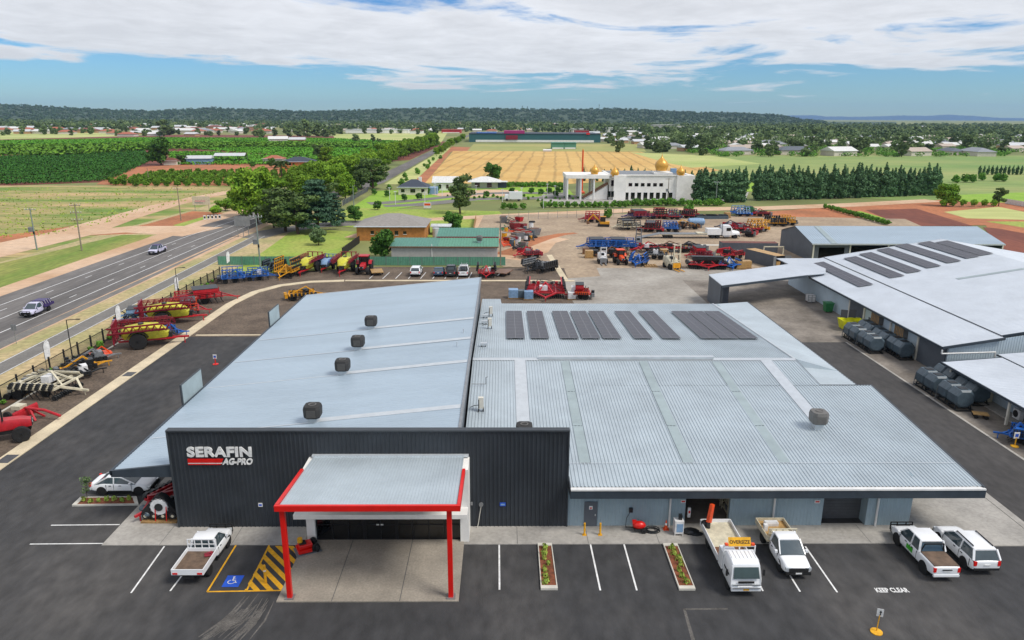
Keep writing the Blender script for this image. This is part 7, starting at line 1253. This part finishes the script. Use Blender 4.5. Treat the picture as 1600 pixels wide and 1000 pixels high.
p = G(1079, 834); t = thing('tarpaulin', 'black tarpaulin heap dumped by the loading door', 'tarpaulin', (p.x, p.y, .12)); MB().ell((0, 0, .08), .65, .45, .22, 9, 5).build('heap', 'm_black', t); MB().ell((.35, -.25, .04), .5, .3, .12, 8, 5).build('fold', 'm_black', t)
t = thing('wall_extinguisher', 'white extinguisher cabinet beside the loading door', 'extinguisher', (13.55, 46.9, .9)); MB().box(-.1, .1, -.16, 0, 0, .75).build('case', 'm_white', t); MB().cb(0, -.17, .45, .12, .02, .2).build('mark', 'red_paint', t)
# zero-turn mower by the entrance
p = G(481, 862); t = thing('ride_mower', 'red zero turn mower with yellow engine on a grey board at the entrance', 'mower', (p.x, p.y, .136), R(28)); MB().box(-.85, .85, -.6, .6, 0, .05).build('board', 'm_grey', t); MB().prism([(-.7, -.5, .12), (.2, -.55, .12), (.35, .5, .12), (-.7, .5, .12)], (0, 0, .2)).build('deck', 'red_paint', t); MB().box(-.6, .3, -.35, .35, .33, .62).build('body', 'red_paint', t, bevel=.06); MB().box(-.55, -.1, -.22, .25, .62, .72).build('seat', 'm_black', t); MB().tube((-.45, .1, .7), (-.45, .1, 1.0), .18, 10).build('engine', 'paint_yellow', t); [bigwheel(t, sx, sy*.5, .26, .16) for sx in (.55,) for sy in (-1, 1)] and None; MB().tube((.5, .35, .31), (.5, .55, .31), .26, 12).build('wheel', 'rubber', t); MB().tube((.5, -.55, .31), (.5, -.35, .31), .26, 12).build('wheel', 'rubber', t)
# portable signs
p = G(1369, 989); t = thing('portable_sign', 'yellow round based portable sign with white arrow plate on the asphalt', 'sign', (p.x, p.y, .064), R(-20)); MB().lathe([(.34, 0), (.34, .05), (.1, .1), (.05, .1)], (0, 0, 0), 20).build('base', 'paint_yellow', t); MB().tube((0, 0, .1), (.04, .05, 1.15), .03, 8).build('post', 'paint_yellow', t); MB().box(-.13, .22, .04, .06, 1.05, 1.55).build('plate', 'paint_white', t); MB().prism([(.045, .035, 1.15), (.1, .035, 1.15), (.1, .035, 1.32), (.15, .035, 1.32), (.07, .035, 1.46), (-.01, .035, 1.32), (.045, .035, 1.32)], (0, -.004, 0)).build('arrow', 'm_black', t)
p = G(337, 570); t = thing('portable_sign', 'small red and white portable sign on the left driveway', 'sign', (p.x, p.y, .064)); MB().lathe([(.34, 0), (.34, .06), (.1, .12)], (0, 0, 0), 16).build('base', 'red_paint', t); MB().tube((0, 0, .1), (0, 0, .8), .06, 8).build('post', 'red_paint', t); MB().box(-.22, .22, -.02, .02, .7, 1.25).build('plate', 'paint_white', t); MB().box(-.14, .14, -.026, -.02, .85, 1.1).build('symbol', 'paint_blue', t)
t = thing('portable_sign', 'white and blue portable sign by the blue implement at the right edge', 'sign', (46.9, 60.2, .066)); MB().lathe([(.34, 0), (.34, .06), (.1, .12)], (0, 0, 0), 16).build('base', 'paint_yellow', t); MB().tube((0, 0, .1), (0, 0, .9), .05, 8).build('post', 'paint_yellow', t); MB().box(-.25, .25, -.02, .02, .8, 1.4).build('plate', 'paint_white', t); MB().box(-.15, .15, -.026, -.02, .95, 1.25).build('symbol', 'paint_blue', t)
# ---- black roadside fence: posts, rails and pickets
fx = -52.6; fe = thing('palisade_fence', 'black palisade fence along the display strip', 'fence', (fx, 60, 0)); pm_ = MB().box(-.075, .075, -.075, .075, 0, 2.0).mesh('post'); pm_.materials.append(M['fence_black'])
ys_ = [48+k*2.9 for k in range(30)]
for y in ys_: o = link(pm_, 'post', None, fe); o.location = (0, y-60, 0)
for z0 in (.3, 1.65): MB().box(-.03, .03, -12, 72.1, z0, z0+.06).build('rail', 'fence_black', fe)
mb = MB(); y = 48.2
while y < 132: mb.box(-.012, .012, y-60-.012, y-60+.012, .12, 1.75); y += .16
mb.build('pickets', 'fence_black', fe)['kind'] = 'stuff'
fg = thing('boundary_fence', 'green sheet metal fence behind the rear bays', 'fence', (-25, 143.5, 0)); xa_, xb_ = G(330, 420).x, G(790, 421).x
for k in range(24): a = xa_+(xb_-xa_)*k/24; b = xa_+(xb_-xa_)*(k+1)/24; mb = MB(); corr(mb, a+.03, b-.03, .35, .04, lambda u: (u+25, 0, .05), lambda u: (u+25, 0, 1.8), (0, -1, 0)); mb.build('panel', 'fence_green', fg, fix=False); MB().box(a+25-.04, a+25+.04, -.05, .08, 0, 1.9).build('post', 'm_grey', fg)
fd = thing('dark_fence', 'dark lattice fence running back beside the brick house', 'fence', (G(535, 400).x, G(535, 400).y, 0)); a, b = G(535, 398), G(562, 378); d = b-a
for k in range(12): q = d*(k/12); q2 = d*((k+1)/12); MB().bar(q+Vector((0, 0, .9)), q2*.995+Vector((0, 0, .9)), .05, 1.7).build('panel', 'fence_black', fd); MB().bar(q, q+Vector((0, 0, 1.9)), .09).build('post', 'fence_black', fd)
a, b = G(535, 322), G(575, 299); fq = thing('dark_fence', 'dark metal fence along the temple grounds', 'fence', (a.x, a.y, 0)); d = b-a
for k in range(20): q = d*(k/20); q2 = d*((k+1)/20); MB().bar(q+Vector((0, 0, .9)), q2*.998+Vector((0, 0, .9)), .06, 1.6).build('panel', 'm_navy', fq); MB().bar(q, q+Vector((0, 0, 2)), .12).build('post', 'm_cream', fq)
a, b = G(1570, 318), G(1640, 330); fw = thing('pale_fence', 'pale sheet fence at the far right garden', 'fence', (a.x, a.y, 0)); d = b-a
for k in range(10): q = d*(k/10); q2 = d*((k+1)/10); MB().bar(q+Vector((0, 0, .9)), q2*.99+Vector((0, 0, .9)), .06, 1.7).build('panel', 'm_white', fw)
a, b = G(740, 364), G(744, 342); fh = thing('timber_fence', 'timber paling fence along the dirt drive', 'fence', (a.x, a.y, 0)); d = b-a
for k in range(10): q = d*(k/10); q2 = d*((k+1)/10); MB().bar(q+Vector((0, 0, .9)), q2*.99+Vector((0, 0, .9)), .06, 1.7).build('panel', 'timber', fh)
# wire fence in front of the gravel road
fy = thing('wire_fence', 'wire mesh fence between the yard and the gravel road', 'fence', (G(800, 345).x, G(800, 345).y, 0)); a, b = G(795, 345), G(1000, 336); d = b-a
for k in range(15): q = d*(k/14)+a-fy.location; MB().tube(q, q+Vector((0, 0, 2.6)), .05, 6).build('post', 'steel', fy)
for z0 in (.6, 1.6, 2.5): MB().tube(a-fy.location+Vector((0, 0, z0)), b-fy.location+Vector((0, 0, z0)), .015, 4).build('wire', 'steel', fy)
# ---- flags, lamps, poles
for px_, py_, l in ((49, 582, 'nearest'), (153, 520, 'second nearest'), (241, 469, 'second farthest'), (314, 424, 'farthest')):
    p = G(px_, py_); t = thing('feather_flag', 'white feather flag on the fence line, '+l+' one', 'flag', (-53.2, p.y, 0)); MB().path([(0, 0, 0), (0, 0, 3.2), (.1, .1, 3.7), (.35, .3, 3.9)], .03, 6, .015).build('pole', 'fence_black', t)
    MB().loft([[(0, 0, 1.5), (.01, .02, 1.5), (.02, .02, 1.52)], [(.0, 0, 1.9), (.5, .25, 1.95), (.5, .27, 1.95)], [(0, 0, 3.2), (.55, .34, 3.2), (.55, .36, 3.2)], [(.1, .1, 3.7), (.5, .36, 3.6), (.5, .38, 3.6)], [(.3, .27, 3.88), (.36, .3, 3.88), (.36, .31, 3.88)]]).build('banner', 'paint_white', t)
for px_, py_, h, l in ((115, 568, 5.4, 'nearest black lamp post with side arm inside the fence'), (268, 473, 5.6, 'black lamp post farther along the fence')):
    p = G(px_, py_); t = thing('lamp_post', l, 'lamp', (-52.0, p.y, .06)); MB().tube((0, 0, 0), (0, 0, h), .07, 8, .05).build('pole', 'fence_black', t); MB().bar((0, 0, h), (1.3, .3, h+.05), .07).build('arm', 'fence_black', t); MB().cb(1.2, .3, h+.03, .5, .22, .08).build('lamp_head', 'fence_black', t)
def upole(label, px_, py_, toppx, arms=1, box=False, m_='pole_wood', lamp=False, arm_rz=0):
    p = G(px_, py_); h = D(px_, toppx, p.y).z; t = thing('power_pole', label, 'pole', (p.x, p.y, 0), arm_rz); MB().tube((0, 0, 0), (0, 0, h), .17, 8, .11).build('pole', m_, t)
    for k in range(arms): ca_ = MB().cb(0, 0, h-.4-k*1.6, 2.4, .12, .14).build('crossarm', m_, t); [MB().tube((x, 0, h-.33-k*1.6), (x, 0, h-.05-k*1.6), .06, 6).build('insulator', 'm_white', ca_) for x in (-1.1, -.5, .5, 1.1)]
    if box: MB().cb(-.45, -.2, h*.5, .8, .7, 1.0).build('transformer', 'm_grey', t); MB().cb(.1, -.25, h*.42, .3, .2, .6).build('meter_box', 'm_black', t)
    return t
upole('power pole with grey transformer at the left dirt road', 58, 391, 325, 1, True, 'pole_grey'); upole('power pole with white insulators beside the left dirt road', 128, 392, 318, 3, False); upole('power pole behind the roadside billboard', 283, 345, 293, 1); upole('leaning short pole in the orchard edge', 233, 287, 262, 0)
upole('power pole with box at the corner lawn', 407, 418, 336, 1, True, 'pole_grey'); upole('power pole by the yard gate', 782, 415, 338, 0); upole('power pole with drooping wires before the temple', 1043, 316, 278, 1, True); upole('pale power pole right of the temple', 1118, 320, 283, 1, False, 'pole_grey'); upole('slim pole by the metal fence junction', 553, 322, 290, 0, False, 'pole_grey'); upole('pole in the orange house garden', 469, 284, 255, 0)
for k, (px_, py_) in enumerate(((609, 313), (618, 320), (664, 321), (691, 307), (680, 305), (785, 316), (744, 309), (849, 326), (867, 309), (815, 313), (855, 306))): p = G(px_, py_); t = thing('garden_lamp', 'white garden lamp post on the temple drive', 'lamp', (p.x, p.y, 0), group='lamps along the temple drive'); MB().tube((0, 0, 0), (0, 0, 4.3), .09, 6).build('post', 'm_white', t); MB().cb(0, 0, 4.4, .9, .3, .2).build('lamp_head', 'm_white', t)
# wires between the left poles
def board(name, label, px0, px1, pyb, pyt, wd, m_, legs, rz=0, base=None):
    p = G((px0+px1)/2, base); a, b = D(px0, pyb, p.y), D(px1, pyt, p.y); t = thing(name, label, 'sign', (p.x, p.y, 0), rz); x = (b.x-a.x)/2; bd_ = MB().box(-x, x, -.06, .06, a.z, b.z).build('panel', m_, t); [MB().bar((f_*x, .12, 0), (f_*x, .12, b.z-.1), .14).build('leg', 'steel', t) for f_ in legs]; return t, bd_, x, a.z, b.z
t, bd_, x, za_, zb__ = board('billboard', 'white roadside billboard with faded red lettering', 303, 329, 320, 307, 0, 'm_cream', (-.8, .8), 0, 330)
me = textmesh('TYRES', 1.0, .002, .01, align='CENTER') if False else None
for k in range(3): MB().box(-x*.75+k*.1, x*(.2+.25*k), -.075, -.065, za_+.5+k*.55, za_+.75+k*.55).build('faded_line', ('m_grey', 'm_pink', 'm_cream')[k], bd_)
t, bd_, x, za_, zb__ = board('road_sign', 'large road direction sign seen from behind at the junction', 369, 392, 353, 338, 0, 'steel', (-.7, 0, .7), 0, 371); [MB().box(-x, x, -.1, -.07, za_+.3+k*.6, za_+.38+k*.6).build('stiffener', 'steel', bd_) for k in range(3)]
p = G(26, 538); t = thing('road_sign', 'small road sign on the highway verge', 'sign', (p.x, p.y, 0)); MB().tube((0, 0, 0), (0, 0, 2.6), .04, 6).build('post', 'steel', t); MB().cb(0, 0, 2.3, .7, .04, .8).build('plate', 'm_grey', t)
p = G(331, 343); t = thing('name_sign', 'white lettered boards leaning on the junction grass', 'sign', (p.x, p.y, 0), R(25)); [MB().box(-2.2+k*1.0, -1.5+k*1.0, -.06, .06, .1, 1.3).build('board', 'm_white', t) for k in range(5)]; [MB().box(-2.1+k*1.0, -1.6+k*1.0, -.07, -.062, .4, 1.0).build('board_mark', 'm_black', t) for k in range(5)]
p = G(344, 341); t = thing('marker_post', 'orange marker post beside the junction grass', 'post', (p.x, p.y, 0)); MB().tube((0, 0, 0), (0, 0, 1.6), .12, 8).build('post', 'm_orange', t); MB().cb(0, 0, 1.4, .3, .06, .3).build('reflector', 'm_white', t)
p = G(792, 314); t = thing('box_truck', 'white box truck on the temple drive', 'truck', (p.x+2, p.y, .06), R(90)); MB().box(-1.1, 1.1, -3.5, 1.2, .7, 3.2).build('box_body', 'car_white', t); MB().loft([xring(1.3, .6, 2.4, 1.0, .95), xring(2.6, .6, 2.3, 1.0, .9), xring(2.9, .6, 1.4, 1.0, .9)]).build('cab', 'car_white', t); MB().prism([(-.85, 2.88, 1.5), (.85, 2.88, 1.5), (.8, 2.66, 2.2), (-.8, 2.66, 2.2)], (0, .03, 0)).build('windscreen', 'glass_dark', t); wheels(t, (-2.2, 2.0), .9, .45, .3, 12)
p = G(668, 327); t = thing('site_sign', 'small orange and white board at the temple gate', 'sign', (p.x, p.y, 0)); MB().box(-1.2, 1.2, -.05, .05, .4, 2.2).build('board', 'm_white', t); MB().box(-1.0, 1.0, -.06, -.052, 1.2, 1.9).build('stripe', 'm_orange', t); [MB().bar((x, .08, 0), (x, .08, 2.1), .1).build('leg', 'steel', t) for x in (-1, 1)]
# ---- air between here and the hills
hz_ = MB().box(-14000, 14000, -60, 17500, -1.2, 330).build('haze', None); hz_['kind'] = 'stuff'; hz_['label'] = 'thin summer haze over the plain'; hz_['category'] = 'haze'
hm = bpy.data.materials.new('haze'); hm.use_nodes = True; n, l = hm.node_tree.nodes, hm.node_tree.links; n.remove(n['Principled BSDF']); pv = n.new('ShaderNodeVolumePrincipled'); pv.inputs['Color'].default_value = (.45, .69, 1, 1); pv.inputs['Density'].default_value = 4.5e-5; pv.inputs['Anisotropy'].default_value = .2
l.new(pv.outputs[0], n['Material Output'].inputs['Volume']); hz_.data.materials.append(hm)
